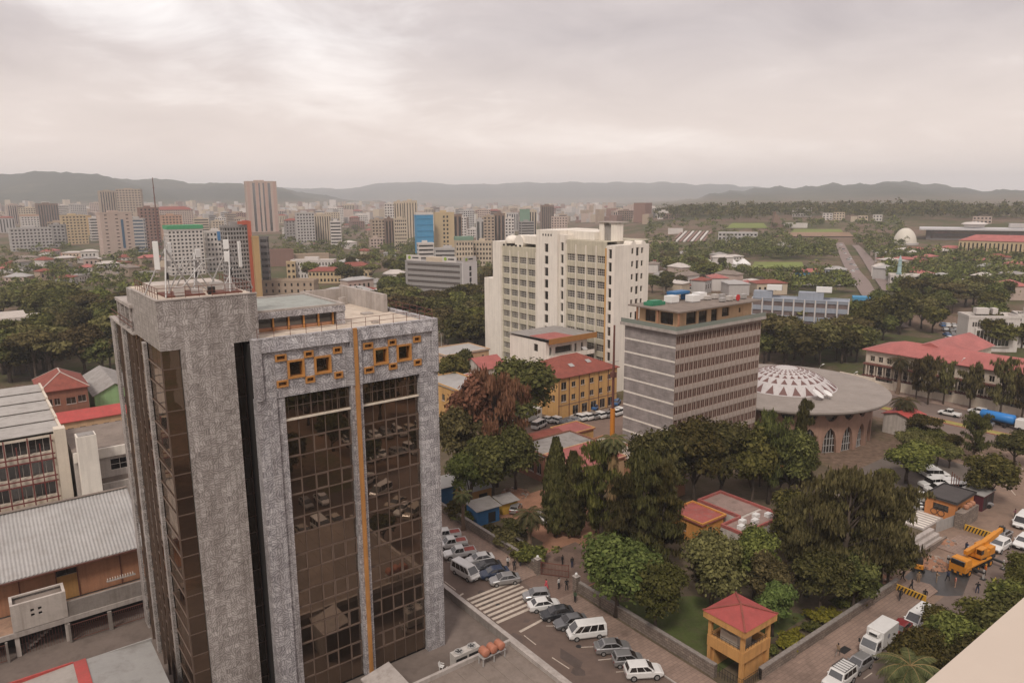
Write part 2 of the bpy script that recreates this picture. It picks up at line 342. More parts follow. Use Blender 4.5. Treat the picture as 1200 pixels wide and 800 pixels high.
# ------------------------------------------------------------------ geometry helpers
class MB:
    """collects faces; build() links them as one mesh object"""
    def __init__(s): s.v = []; s.f = []; s.mi = []
    def add(s, vs, fs, mi=0):
        o = len(s.v); s.v.extend(tuple(p) for p in vs)
        for f in fs: s.f.append(tuple(i + o for i in f)); s.mi.append(mi)
        return s
    def quad(s, a, b, c, d, mi=0): return s.add((a, b, c, d), ((0, 1, 2, 3),), mi)
    def box(s, x0, x1, y0, y1, z0, z1, mi=0):
        return s.add([(x0, y0, z0), (x1, y0, z0), (x1, y1, z0), (x0, y1, z0), (x0, y0, z1), (x1, y0, z1), (x1, y1, z1), (x0, y1, z1)],
                     [(3, 2, 1, 0), (4, 5, 6, 7), (0, 1, 5, 4), (1, 2, 6, 5), (2, 3, 7, 6), (3, 0, 4, 7)], mi)
    def bevbox(s, x0, x1, y0, y1, z0, z1, b=0.02, mi=0):
        return s.loft([[(x0 + b, y0 + b, z0), (x1 - b, y0 + b, z0), (x1 - b, y1 - b, z0), (x0 + b, y1 - b, z0)],
                       [(x0, y0, z0 + b), (x1, y0, z0 + b), (x1, y1, z0 + b), (x0, y1, z0 + b)],
                       [(x0, y0, z1 - b), (x1, y0, z1 - b), (x1, y1, z1 - b), (x0, y1, z1 - b)],
                       [(x0 + b, y0 + b, z1), (x1 - b, y0 + b, z1), (x1 - b, y1 - b, z1), (x0 + b, y1 - b, z1)]], mi)
    def loft(s, rings, mi=0, cap=True, closed=True):
        n = len(rings[0]); vs = [p for r in rings for p in r]; fs = []
        for k in range(len(rings) - 1):
            for i in range(n if closed else n - 1):
                j = (i + 1) % n
                fs.append((k * n + i, k * n + j, (k + 1) * n + j, (k + 1) * n + i))
        if cap:
            fs.append(tuple(range(n - 1, -1, -1))); fs.append(tuple(range((len(rings) - 1) * n, len(rings) * n)))
        return s.add(vs, fs, mi)
    def prism(s, pts, z0, z1, mi=0): return s.loft([[(x, y, z0) for x, y in pts], [(x, y, z1) for x, y in pts]], mi)
    def bar(s, a, b, w, h=None, mi=0):
        a, b = Vector(a), Vector(b); h = w if h is None else h
        d = (b - a).normalized(); up = Vector((0, 0, 1)) if abs(d.z) < 0.95 else Vector((1, 0, 0))
        x = d.cross(up).normalized() * (w / 2); y = x.cross(d).normalized() * (h / 2)
        return s.loft([[p - x - y, p + x - y, p + x + y, p - x + y] for p in (a, b)], mi)
    def tube(s, pts, rads, n=8, mi=0, cap=True):
        rings = []; pts = [Vector(p) for p in pts]
        for i, p in enumerate(pts):
            d = (pts[min(i + 1, len(pts) - 1)] - pts[max(i - 1, 0)]).normalized()
            up = Vector((0, 0, 1)) if abs(d.z) < 0.9 else Vector((1, 0, 0))
            x = d.cross(up).normalized(); y = x.cross(d).normalized()
            r = rads[i] if isinstance(rads, (list, tuple)) else rads
            rings.append([p + (x * math.cos(6.2832 * k / n) + y * math.sin(6.2832 * k / n)) * r for k in range(n)])
        return s.loft(rings, mi, cap)
    def cyl(s, x, y, z0, z1, r, n=12, mi=0, r1=None): return s.tube([(x, y, z0), (x, y, z1)], [r, r if r1 is None else r1], n, mi)
    def lathe(s, prof, n=32, mi=0, cx=0, cy=0, cap=False):
        return s.loft([[(cx + r * math.cos(6.2832 * k / n), cy + r * math.sin(6.2832 * k / n), z) for k in range(n)] for r, z in prof], mi, cap)
    def mesh(s, name, mats, smooth=False):
        me = bpy.data.meshes.new(name); me.from_pydata(s.v, [], s.f)
        for m in (mats if isinstance(mats, (list, tuple)) else [mats]): me.materials.append(m)
        if any(s.mi): me.polygons.foreach_set('material_index', s.mi)
        if smooth: me.polygons.foreach_set('use_smooth', [True] * len(s.f))
        me.update(); return me
    def build(s, name, mats, parent=None, loc=(0, 0, 0), rotz=0.0, smooth=False, kind=None):
        return put(name, s.mesh(name, mats, smooth), parent, loc, rotz, kind)
def put(name, me, parent=None, loc=(0, 0, 0), rotz=0.0, kind=None, rot=None):
    o = bpy.data.objects.new(name, me); col.objects.link(o)
    o.parent = parent; o.location = loc
    o.rotation_euler = rot if rot is not None else (0, 0, rotz)
    if kind: o['kind'] = kind
    return o
def thing(name, label, cat, loc=(0, 0, 0), rotz=0.0, group=None):
    o = put(name, None, None, loc, rotz); return tag(o, label, cat, group)
def tag(o, label, cat, group=None):
    o['label'] = label; o['category'] = cat
    if group: o['group'] = group
    return o
def gthing(name, label, cat, u, v, z=0.0, turn=0.0, group=None):
    x, y = XY(u, v); return thing(name, label, cat, (x, y, z), GRID + turn, group)
_BOXES = {}
def cbox(name, mat, parent, x0, x1, y0, y1, z0, z1):
    """a box part that shares its mesh with boxes of the same size"""
    key = (round(x1 - x0, 3), round(y1 - y0, 3), round(z1 - z0, 3), mat.name)
    if key not in _BOXES:
        a, b, c = (x1 - x0) / 2, (y1 - y0) / 2, (z1 - z0) / 2
        _BOXES[key] = MB().box(-a, a, -b, b, -c, c).mesh('box', mat)
    return put(name, _BOXES[key], parent, ((x0 + x1) / 2, (y0 + y1) / 2, (z0 + z1) / 2))
def copy_tree(o, parent=None):
    c = o.copy(); col.objects.link(c); c.parent = parent
    for ch in o.children: copy_tree(ch, c)
    return c

def facade(mb, o, ex, W, z0, z1, ops, depth, mi=0):
    """a wall plane from o along ex with real openings (x0,x1,z0,z1) and their reveals; outward normal (ex.y,-ex.x)"""
    n = (ex[1], -ex[0])
    def P(x, z, d=0.0): return (o[0] + ex[0] * x - n[0] * d, o[1] + ex[1] * x - n[1] * d, z)
    ops = [p for p in ops if p[1] > p[0] and p[3] > p[2]]
    xs = sorted({0.0, W, *[round(p[0], 4) for p in ops], *[round(p[1], 4) for p in ops]})
    zs = sorted({z0, z1, *[round(p[2], 4) for p in ops], *[round(p[3], 4) for p in ops]})
    hole = set()
    xi = {x: i for i, x in enumerate(xs)}; zi = {z: i for i, z in enumerate(zs)}
    for p in ops:
        for i in range(xi[round(p[0], 4)], xi[round(p[1], 4)]):
            for k in range(zi[round(p[2], 4)], zi[round(p[3], 4)]): hole.add((i, k))
    for k in range(len(zs) - 1):
        i = 0
        while i < len(xs) - 1:
            if (i, k) in hole: i += 1; continue
            j = i
            while j < len(xs) - 1 and (j, k) not in hole: j += 1
            mb.quad(P(xs[i], zs[k]), P(xs[j], zs[k]), P(xs[j], zs[k + 1]), P(xs[i], zs[k + 1]), mi); i = j
    for a, b, c, d in ops:
        mb.quad(P(a, c), P(b, c), P(b, c, depth), P(a, c, depth), mi); mb.quad(P(a, d, depth), P(b, d, depth), P(b, d), P(a, d), mi)
        mb.quad(P(a, c, depth), P(a, d, depth), P(a, d), P(a, c), mi); mb.quad(P(b, c), P(b, d), P(b, d, depth), P(b, c, depth), mi)
_WM = {}
def windows(parent, o, ex, ops, depth, fmat, pmat, nx=2, nz=1, fw=0.07, sill=None, name='window', jit=0.0):
    """each opening gets a window part (frame and bars) with its pane as a sub-part"""
    rz = math.atan2(ex[1], ex[0]); n = (ex[1], -ex[0])
    for a, b, c, d in ops:
        w, h = round(b - a, 3), round(d - c, 3); key = (w, h, nx, nz, fw, fmat.name, pmat.name, sill is not None)
        if key not in _WM:
            f = MB(); t = min(0.08, depth * 0.5)
            f.box(0, fw, 0, t, 0, h).box(w - fw, w, 0, t, 0, h).box(fw, w - fw, 0, t, 0, fw).box(fw, w - fw, 0, t, h - fw, h)
            for i in range(1, nx): x = w * i / nx; f.box(x - fw * .4, x + fw * .4, 0.004, t - .004, fw, h - fw)
            for i in range(1, nz): z = h * i / nz; f.box(fw, w - fw, 0.008, t - .008, z - fw * .35, z + fw * .35)
            if sill is not None: f.box(-0.08, w + 0.08, -depth - 0.10 + t, 0.0, -0.09, -0.005)
            g = MB().box(fw * .5, w - fw * .5, t * .5 - .01, t * .5 + .01, fw * .5, h - fw * .5)
            _WM[key] = (f.mesh('window', fmat), g.mesh('pane', pmat), t)
        fm, gm, t = _WM[key]
        dd = depth - t
        wo = put(name, fm, parent, (o[0] + ex[0] * a - n[0] * dd, o[1] + ex[1] * a - n[1] * dd, c), rz)
        g = put('pane', gm, wo)
        if jit: g.rotation_euler = (random.uniform(-jit, jit), 0, random.uniform(-jit, jit))
def grid_ops(W, z0, nz, fh, nx, ww, wh, sill, x0=0.0, x1=None):
    x1 = W if x1 is None else x1; p = (x1 - x0) / nx
    return [(x0 + p * (i + .5) - ww / 2, x0 + p * (i + .5) + ww / 2, z0 + k * fh + sill, z0 + k * fh + sill + wh) for k in range(nz) for i in range(nx)]
FACES = {'f': lambda w, d: ((0, 0), (1, 0), w), 'l': lambda w, d: ((0, d), (0, -1), d), 'b': lambda w, d: ((w, d), (-1, 0), w), 'r': lambda w, d: ((w, 0), (0, 1), d)}
def ordinal(i):
    W = ['first', 'second', 'third', 'fourth', 'fifth', 'sixth', 'seventh', 'eighth', 'ninth', 'tenth', 'eleventh', 'twelfth', 'thirteenth', 'fourteenth', 'fifteenth', 'sixteenth', 'seventeenth', 'eighteenth', 'nineteenth', 'twentieth']
    if i < 20: return W[i]
    return ['twenty', 'thirty', 'forty', 'fifty', 'sixty'][(i + 1) // 10 - 2] + ('-' + W[(i + 1) % 10 - 1] if (i + 1) % 10 else 'th')
# ------------------------------------------------------------------ ground, roads, pavements
def ground_material():
    m, nt, b = _new('earth_and_scrub')
    pos = N(nt, 'ShaderNodeNewGeometry').outputs['Position']; sp = N(nt, 'ShaderNodeSeparateXYZ'); nt.links.new(pos, sp.inputs[0])
    n1 = noise(nt, pos, 0.012, 6, 0.6, 0.4); n2 = noise(nt, pos, 0.11, 5, 0.65); n3 = noise(nt, pos, 0.9, 4, 0.6)
    n4 = noise(nt, pos, 0.0016, 5, 0.6, 0.5)
    soil = ramp(nt, n3, [(0.3, (0.105, 0.072, 0.052)), (0.55, (0.185, 0.125, 0.090)), (0.75, (0.25, 0.175, 0.13))])
    gr = ramp(nt, n2, [(0.3, (0.035, 0.042, 0.018)), (0.6, (0.085, 0.088, 0.034)), (0.8, (0.15, 0.125, 0.06))])
    cc = nmix(nt, ramp(nt, nmath(nt, 'ADD', nmath(nt, 'MULTIPLY', n1, 0.6), nmath(nt, 'MULTIPLY', n2, 0.4)), [(0.44, (0, 0, 0)), (0.56, (1, 1, 1))]), soil, gr)
    wood = ramp(nt, nmath(nt, 'ADD', nmath(nt, 'MULTIPLY', n4, 0.6), nmath(nt, 'MULTIPLY', n1, 0.4)), [(0.36, (0.022, 0.028, 0.018)), (0.52, (0.042, 0.047, 0.028)), (0.66, (0.11, 0.10, 0.06))])
    hi = N(nt, 'ShaderNodeMapRange'); nt.links.new(sp.outputs[2], hi.inputs['Value'])
    hi.inputs['From Min'].default_value = 34; hi.inputs['From Max'].default_value = 60
    nt.links.new(nmix(nt, hi.outputs[0], cc, wood), b.inputs['Base Color'])
    b.inputs['Roughness'].default_value = 0.95; b.inputs['Specular IOR Level'].default_value = 0.1
    return m
azs = [R(a) for a in list(range(-180, -48, 6)) + [x * 0.35 for x in range(-137, 138)] + list(range(54, 180, 6))]
rings = [150, 299, 360, 430, 500, 580, 660, 750, 850, 950, 1060, 1180, 1300, 1450, 1600, 1800, 2000, 2200, 2350, 2500, 2700, 2900, 3150, 3400, 3650, 3900, 4150, 4350, 4500, 4600, 4720, 4900, 5300, 5700, 6200, 6700, 7200, 7700, 8000, 8200, 8400, 8800, 9500, 10400]
gv = [(0.0, 0.0, 0.0)]; gf = []
for r in rings:
    for a in azs:
        x, y = r * math.sin(a), r * math.cos(a); gv.append((x, y, terr(x, y)))
na = len(azs)
for i in range(na): gf.append((0, 1 + (i + 1) % na, 1 + i))
for k in range(len(rings) - 1):
    for i in range(na):
        j = (i + 1) % na; gf.append((1 + k * na + i, 1 + k * na + j, 1 + (k + 1) * na + j, 1 + (k + 1) * na + i))
gmb = MB(); gmb.v = gv; gmb.f = gf; gmb.mi = [0] * len(gf)
gmb.build('ground', ground_material(), smooth=True, kind='structure')

ASPH = surf('dusty_asphalt', (0.142, 0.099, 0.079), 0.16, 0.12, 0.92, dirt=0.45, dirtc=(0.085, 0.062, 0.052), world=True, fine=14)
ASPH2 = surf('pale_asphalt', (0.175, 0.130, 0.108), 0.16, 0.10, 0.92, dirt=0.4, dirtc=(0.11, 0.08, 0.065), world=True, fine=14)
PAVE = bricks('pink_paving', (0.275, 0.190, 0.145), (0.235, 0.16, 0.122), (0.18, 0.125, 0.098), 0.5, 0.5)
def paving(name, c1, c2, mort, s):
    m, nt, b = _new(name); pos = N(nt, 'ShaderNodeNewGeometry').outputs['Position']
    mp = N(nt, 'ShaderNodeMapping'); nt.links.new(pos, mp.inputs['Vector']); mp.inputs['Rotation'].default_value = (0, 0, -GRID)
    br = N(nt, 'ShaderNodeTexBrick'); nt.links.new(mp.outputs[0], br.inputs['Vector'])
    br.inputs['Color1'].default_value = (*c1, 1); br.inputs['Color2'].default_value = (*c2, 1); br.inputs['Mortar'].default_value = (*mort, 1)
    br.inputs['Scale'].default_value = 1; br.inputs['Brick Width'].default_value = s * 1.6; br.inputs['Row Height'].default_value = s; br.inputs['Mortar Size'].default_value = s * 0.05
    k = ramp(nt, noise(nt, pos, 0.16, 6, 0.65), [(0.32, (0.62,) * 3), (0.5, (1,) * 3), (0.7, (1.18,) * 3)])
    nt.links.new(nmix(nt, 1.0, br.outputs['Color'], k, 'MULTIPLY'), b.inputs['Base Color']); b.inputs['Roughness'].default_value = 0.92
    return m
PAVE = paving('pink_paving_blocks', (0.29, 0.20, 0.155), (0.245, 0.168, 0.13), (0.17, 0.12, 0.095), 0.45)
PAVE_D = paving('brown_paving_blocks', (0.20, 0.13, 0.098), (0.165, 0.108, 0.083), (0.12, 0.08, 0.062), 0.4)
REDDIRT = surf('red_earth', (0.30, 0.155, 0.095), 0.25, 0.3, 0.95, dirt=0.4, dirtc=(0.17, 0.09, 0.06), world=True)
TERRACE = surf('terrace_screed', (0.175, 0.137, 0.115), 0.2, 0.2, 0.92, dirt=0.5, dirtc=(0.095, 0.072, 0.06), world=True)
LAWN = surf('lawn_grass', (0.075, 0.092, 0.026), 0.35, 0.3, 0.95, dirt=0.5, dirtc=(0.10, 0.075, 0.045), world=True)
DRYGRASS = surf('dry_yellow_grass', (0.30, 0.25, 0.075), 0.3, 0.4, 0.95, dirt=0.4, dirtc=(0.15, 0.14, 0.05), world=True)
FIELD = surf('bright_field_grass', (0.16, 0.19, 0.045), 0.25, 0.02, 0.95, dirt=0.4, dirtc=(0.16, 0.13, 0.06), world=True)
ROADPAINT = surf('worn_road_paint', (0.52, 0.44, 0.36), 0.2, 1.0, 0.8, dirt=0.5, dirtc=(0.24, 0.18, 0.145), world=True)
WET = surf('wet_mud', (0.060, 0.055, 0.052), 0.3, 0.4, 0.35, world=True)
def sheet(name, pts, z, m, kind='structure', uv=True):
    p = [XY(*q) for q in pts] if uv else pts
    a = sum(p[i][0] * p[(i + 1) % len(p)][1] - p[(i + 1) % len(p)][0] * p[i][1] for i in range(len(p)))
    if a < 0: p = p[::-1]
    mb = MB(); mb.add([(x, y, z) for x, y in p], [tuple(range(len(p)))])
    return mb.build(name, m, kind=kind)
def rect(a, b, c, d): return [(a, c), (b, c), (b, d), (a, d)]
sheet('compound_ground', rect(59, 130, 40.5, 126), 0.004, surf('leaf_littered_earth', (0.115, 0.085, 0.055), 0.35, 0.25, 0.95, dirt=0.5, dirtc=(0.05, 0.055, 0.022), world=True))
sheet('courtyard', [(59.2, 66.2), (59.2, 73), (66, 80), (66, 96), (82, 96), (82, 78), (72, 66.2)], 0.008, REDDIRT)
sheet('driveway', [(58.4, 66.4), (58.4, 72.8), (64, 77), (70, 77), (70, 66.4)], 0.012, PAVE_D)
sheet('lawn', [(61, 44), (61, 62), (72, 56), (80, 44)], 0.008, LAWN)
sheet('terrace', rect(-16, 46.4, 40, 92.8), 0.008, TERRACE)
sheet('yard', rect(-30, 58, 92.8, 125), 0.006, TERRACE)
sheet('street', rect(46.4, 56.2, 18, 170), 0.014, ASPH)
sheet('street_cross', rect(56.2, 170, 14, 35.6), 0.010, ASPH2)
sheet('forecourt', [(94, 35.6), (94, 41.5), (122, 47), (156, 57), (168, 52), (168, 35.6)], 0.012, surf('forecourt_earth', (0.235, 0.16, 0.118), 0.22, 0.15, 0.95, dirt=0.5, dirtc=(0.13, 0.09, 0.068), world=True))
sheet('parking_lot', rect(118, 152, 47.5, 66), 0.014, surf('lot_asphalt', (0.145, 0.118, 0.10), 0.2, 0.2, 0.92, dirt=0.4, world=True))
sheet('street_behind', rect(84, 134, 106, 126.2), 0.010, surf('red_brown_tarmac', (0.20, 0.135, 0.105), 0.2, 0.15, 0.92, dirt=0.4, world=True))
# boulevard in front of the red-roofed building, its median and pavement
sheet('boulevard', rect(170, 192.5, 10, 190), 0.018, ASPH2)
mb = MB(); mb.box(0, 2.4, 0, 60, 0, 0.16); md = mb.build('median', DRYGRASS, None, (*XY(177.2, 40), 0.02), GRID); md['kind'] = 'structure'
mb = MB(); mb.box(0, 0.22, 0, 60, 0, 0.2); mb.box(2.62, 2.84, 0, 60, 0, 0.2)
k = mb.build('median_kerb', surf('red_white_kerb', (0.36, 0.14, 0.09), 0.2, 0.6, 0.8, dirt=0.5, dirtc=(0.4, 0.33, 0.27)), None, (*XY(176.97, 40), 0.02), GRID); k['kind'] = 'structure'
mb = MB(); mb.box(0, 4.2, 0, 160, 0, 0.14); pv = mb.build('boulevard_pavement', PAVE, None, (*XY(192.5, 20), 0.02), GRID, kind='structure')
# pavements of the near streets, with their kerbs
def pavement(name, u0, u1, v0, v1, m=PAVE, side='u0'):
    b = MB(); b.box(0, u1 - u0, 0, v1 - v0, 0, 0.13)
    o = b.build(name, m, None, (*XY(u0, v0), 0.012), GRID, kind='structure')
    k = MB()
    n = int((v1 - v0 if side == 'u0' else u1 - u0) / 1.0)
    for i in range(n):
        t = (v1 - v0 if side == 'u0' else u1 - u0) / n
        if side == 'u0': k.box(-0.17, -0.003, i * t + .01, (i + 1) * t - .01, 0, 0.145)
        else: k.box(i * t + .01, (i + 1) * t - .01, -0.17, -0.003, 0, 0.145)
    k.build('kerb', CONC_L, o)
pavement('pavement', 56.4, 59.2, 72.8, 122)
pavement('pavement_corner', 56.4, 59.9, 41, 66.2)
pavement('pavement_wide', 61.5, 94.5, 35.6, 40.2, PAVE, 'v0')
# painted markings
for i in range(8):
    v = 66.6 + i * 0.95
    sheet('zebra_stripe', rect(47.7, 55.6, v, v + 0.5), 0.020, ROADPAINT)
def line(a, b, w=0.14, z=0.020):
    p, q = at_z(*a), at_z(*b); d = (q - p); d.z = 0; d.normalize(); n = Vector((-d.y, d.x, 0)) * (w / 2)
    sheet('road_line', [(p - n).to_2d()[:], (q - n).to_2d()[:], (q + n).to_2d()[:], (p + n).to_2d()[:]], z, ROADPAINT, uv=False)
for a, b, w in [((609, 740), (641, 723), .4), ((681, 758), (704, 757), .13), ((701, 773), (721, 771), .13), ((722, 787), (735, 786), .13), ((614, 744), (628, 755), .13), ((647, 770), (667, 783), .13), ((640, 733), (652, 733), .13), ((521, 681), (534, 691), .13), ((524, 658), (536, 658), .13), ((533, 701), (543, 695), .3), ((1012, 795), (1022, 788), .12), ((1038, 776), (1046, 770), .12), ((1178, 566), (1190, 580), .14), ((1190, 540), (1199, 550), .14)]:
    line(a, b, w)

# ------------------------------------------------------------------ boundary walls, gate
def stone_wall(label, u0, v0, L, along, h=1.5, t=0.4, m=STONE):
    o = gthing('stone_wall', label, 'wall', u0, v0, 0.0, 0.0 if along == 'u' else R(90))
    MB().box(0, L, -t, 0, 0, h).build('masonry', m, o)
    n = int(L / 1.2)
    for i in range(n):
        cbox('coping_stone', CONC, o, i * L / n + .01, (i + 1) * L / n - .01, -t - .06, .06, h + .003, h + .12)
    for i in range(int(L / 6) + 1): cbox('pier', m, o, min(L - .3, i * 6.0), min(L - .3, i * 6.0) + .5, -t - .08, .08, 0.01, h - .02)
    return o
stone_wall('long low stone wall along the pavement left of the iron gate', 59.3, 73.2, 46, 'v')
stone_wall('low stone wall along the pavement between the gate and the guard tower', 60.4, 43.6, 22.4, 'v')
stone_wall('stone wall beside the wide pavement, right of the guard tower', 64.2, 40.6, 31, 'u', 1.3)
for u, v, l in ((59.35, 73.0, 'left'), (60.4, 66.1, 'right')):
    o = gthing('gate_post', 'square stone post with lamp on the %s side of the iron gate' % l, 'gate post', u, v)
    MB().box(-.45, .25, -.35, .35, 0, 2.3).build('shaft', STONE, o); MB().bevbox(-.52, .32, -.42, .42, 2.31, 2.45, .03).build('cap', CONC_L, o)
    MB().lathe([(0.02, 2.46), (0.16, 2.55), (0.2, 2.7), (0.14, 2.85), (0.02, 2.9)], 10).build('lamp_globe', WPAINT, o, (-.1, 0, 0))
o = gthing('iron_gate', 'brown barred iron gate leaf standing open beside the left post', 'gate', 59.5, 72.6, 0.1, R(-52))
MB().box(0, 4.0, -.04, .04, .05, .14).box(0, 4.0, -.04, .04, 1.75, 1.85).box(0, .1, -.05, .05, 0, 1.95).box(3.9, 4.0, -.05, .05, 0, 1.95).box(.1, 3.9, -.035, .035, .9, .97).build('frame', RUST, o)
for i in range(18): cbox('bar', RUST, o, .3 + i * .2, .34 + i * .2, -.02, .02, .14, 1.75)
# the compound's low wall with a gutter on the near side of the street
o = gthing('concrete_wall', 'low concrete wall with dark gutter between terrace and street', 'wall', 46.0, 46.5, 0, R(90))
MB().box(0, 34, -.35, 0, 0, 1.0).build('wall', CONC, o); MB().box(0, 34, -.42, .07, 1.003, 1.12).build('coping', CONC_L, o)
MB().box(0, 34, -.95, -.36, 0.02, .35).build('gutter', DARK, o); MB().box(0, 34, -1.08, -.953, 0.02, .5).build('gutter_lip', CONC_L, o)

sheet('gate_crossing', rect(56.2, 59.3, 66.2, 72.8), .0165, PAVE_D)
# repairs, stains and covers on the near roads
rs = random.Random(3); PATCH = surf('road_repair', (.118, .086, .072), .2, .6, .9, world=True); STAIN = surf('oil_stain', (.09, .066, .055), .3, .8, .8, world=True)
for i in range(26):
    u, v = (rs.uniform(47.5, 55.5), rs.uniform(44, 95)) if i < 14 else (rs.uniform(62, 118), rs.uniform(24, 35)); n = rs.choice((4, 6, 7)); r_ = rs.uniform(.35, 1.3); st = rs.uniform(.7, 2.4)
    sheet('road_patch', [(u + r_ * math.cos(6.283 * k / n + i) * rs.uniform(.6, 1.2), v + st * r_ * math.sin(6.283 * k / n + i) * rs.uniform(.6, 1.2)) for k in range(n)], .0144 + i * .0003 if i < 14 else .0104 + i * .0002, STAIN if i % 3 == 0 else PATCH)
for u, v in ((50.2, 70), (52.5, 57), (77, 31), (92, 33)): sheet('manhole_cover', [(u + .35 * math.cos(k * .5236), v + .35 * math.sin(k * .5236)) for k in range(12)], .0185, BLACKM)
sheet('drain_grate', rect(75.6, 77.2, 37.0, 37.9), .148, BLACKM)
# ------------------------------------------------------------------ the marble and glass tower
TU, TV = 13.0, 67.0
tower = gthing('office_tower', 'tall office tower of grey marble and dark bronze glass filling the left foreground', 'building', TU, TV)
def tb(name, mat, u0, u1, v0, v1, z0, z1, parent=None): return MB().box(u0 - TU, u1 - TU, v0 - TV, v1 - TV, z0, z1).build(name, mat, parent or tower)
ROWS = [33.2, 30.95, 28.9, 27.1, 24.75, 23.1, 20.7, 18.95, 16.68, 14.85, 12.64, 10.8, 8.52, 6.65, 4.5, 2.65, 0.35]
# inner bodies behind the glass
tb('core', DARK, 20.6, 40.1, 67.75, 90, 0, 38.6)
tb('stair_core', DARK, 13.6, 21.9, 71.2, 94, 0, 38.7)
# right block: columns, head band, middle fin
tb('column', MARBLE, 20.45, 22.3, 66.93, 68.2, 0, 33.4); tb('column', MARBLE, 22.303, 23.12, 67.12, 68.2, 0, 33.35)
tb('column', MARBLE, 37.92, 40.2, 66.95, 69.2, 0, 33.4); tb('side_wall', MARBLE, 39.6, 40.197, 69.203, 90, 0, 39.0)
hb = MB()
sq = []
for off in (0.0, 9.05):
    sq += [(23.52 + off, 25.2 + off, 35.1, 36.92, 1), (26.2 + off, 27.95 + off, 35.1, 36.92, 1)]
    for a, b in ((22.4, 23.5), (25.22, 26.18), (28.2, 29.12)):
        sq += [(a + off, b + off, 36.94, 37.62, 0), (a + off, b + off, 34.4, 35.08, 0)]
facade(hb, (20.45 - TU, 0.0), (1, 0), 19.75, 33.4, 38.0, [(a - 20.45, b - 20.45, c, d) for a, b, c, d, _ in sq], 0.45)
hb.box(20.45 - TU, 40.2 - TU, .46, .75, 33.4, 38.0); hb.quad((20.45 - TU, 0, 33.4), (20.45 - TU, .75, 33.4), (40.2 - TU, .75, 33.4), (40.2 - TU, 0, 33.4))
hb.box(20.451 - TU, 20.6 - TU, 0.01, .75, 33.4, 38.0)
hb.build('head_band', MARBLE, tower)
# tilted parapet course above the windows
for a, b in ((21.1, 29.9), (31.2, 39.5)):
    MB().loft([[(a - TU, -.30, 38.0), (b - TU, -.30, 38.0), (b - TU, .4, 38.0), (a - TU, .4, 38.0)], [(a - TU, -.06, 39.05), (b - TU, -.06, 39.05), (b - TU, .4, 39.05), (a - TU, .4, 39.05)]]).build('parapet_panel', MARBLE, tower)
tb('parapet', MARBLE, 20.45, 40.2, 67.0, 67.6, 38.003, 39.25); tb('parapet', MARBLE, 39.7, 40.2, 67.603, 90, 38.6, 39.25)
tb('parapet_corner', MARBLE, 39.503, 40.25, 66.75, 67.7, 33.42, 39.3); tb('parapet_corner', MARBLE, 20.40, 21.09, 66.75, 67.7, 33.42, 39.3)
tb('middle_fin', MARBLE, 29.95, 31.17, 66.92, 67.7, 0.3, 33.39); tb('middle_fin_head', MARBLE, 29.95, 31.17, 66.78, 66.99, 33.4, 39.2)
tb('orange_stripe', ORANGE, 30.35, 30.75, 66.66, 66.91, 0.3, 39.3)
# square windows with orange surrounds
for a, b, c, d, big in sq:
    w, h = b - a, d - c; f = 0.2 if big else 0.16
    fr = MB().box(0, f, 0, .6, 0, h).box(w - f, w, 0, .6, 0, h).box(f, w - f, 0, .6, 0, f).box(f, w - f, 0, .6, h - f, h)
    wo = fr.build('square_window', ORANGE, tower, (a - TU, -.14, c))
    MB().box(f * .5, w - f * .5, .40, .44, f * .5, h - f * .5).build('pane', BRONZE, wo)
# curtain wall: every pane is a piece
pane_cache = {}
def panes(u_edges, v, rows, sash=True, mat=BRONZE):
    for i in range(len(u_edges) - 1):
        for k in range(len(rows) - 1):
            w, h = u_edges[i + 1] - u_edges[i] - .05, rows[k] - rows[k + 1] - .06
            key = (round(w, 2), round(h, 2), mat.name)
            if key not in pane_cache: pane_cache[key] = MB().box(-w / 2, w / 2, -.015, .015, -h / 2, h / 2).mesh('pane', mat)
            o = put('pane', pane_cache[key], tower, ((u_edges[i] + u_edges[i + 1]) / 2 - TU, v - TV, (rows[k] + rows[k + 1]) / 2))
            o.rotation_euler = (random.gauss(0, .0016), 0, random.gauss(0, .0016))
            if sash and rows[k] < 29.5 and (rows[k] - rows[k + 1]) < 1.95 and (i % 2 == 0 or random.random() < .15):
                sk = ('s', round(w, 2), round(h, 2))
                if sk not in pane_cache:
                    a, b, t = w / 2, h / 2, .09
                    pane_cache[sk] = MB().box(-a, a, -.05, .05, -b, -b + t).box(-a, a, -.05, .05, b - t, b).box(-a, -a + t, -.05, .05, -b + t, b - t).box(a - t, a, -.05, .05, -b + t, b - t).mesh('sash', SASH)
                put('sash', pane_cache[sk], o, (0, -.07, 0))
for edges in ([23.14, 24.45, 25.85, 27.2, 28.6, 29.93], [31.2, 32.5, 33.88, 35.22, 36.6, 37.9]):
    panes(edges, 67.55, ROWS)
    for e in edges[1:-1]: cbox('mullion', MULL, tower, e - .035 - TU, e + .035 - TU, .46, .54, .35, 33.2)
    for k, z in enumerate(ROWS[2:-1]): cbox('transom', MULL, tower, edges[0] - TU, edges[-1] - TU, .42, .53, z - .045, z + .045)
    cbox('cream_sill', CREAM, tower, edges[0] - TU, edges[-1] - TU, .25, .53, 30.87, 31.03)
    # extra light bars of the top storey
    for j in range(9):
        e = edges[0] + (edges[-1] - edges[0]) * (j + .5) / 9; cbox('glazing_bar', MULL, tower, e - .02 - TU, e + .02 - TU, .49, .53, 31.04, 33.2)
    cbox('glazing_bar', MULL, tower, edges[0] - TU, edges[-1] - TU, .488, .528, 32.2, 32.25)
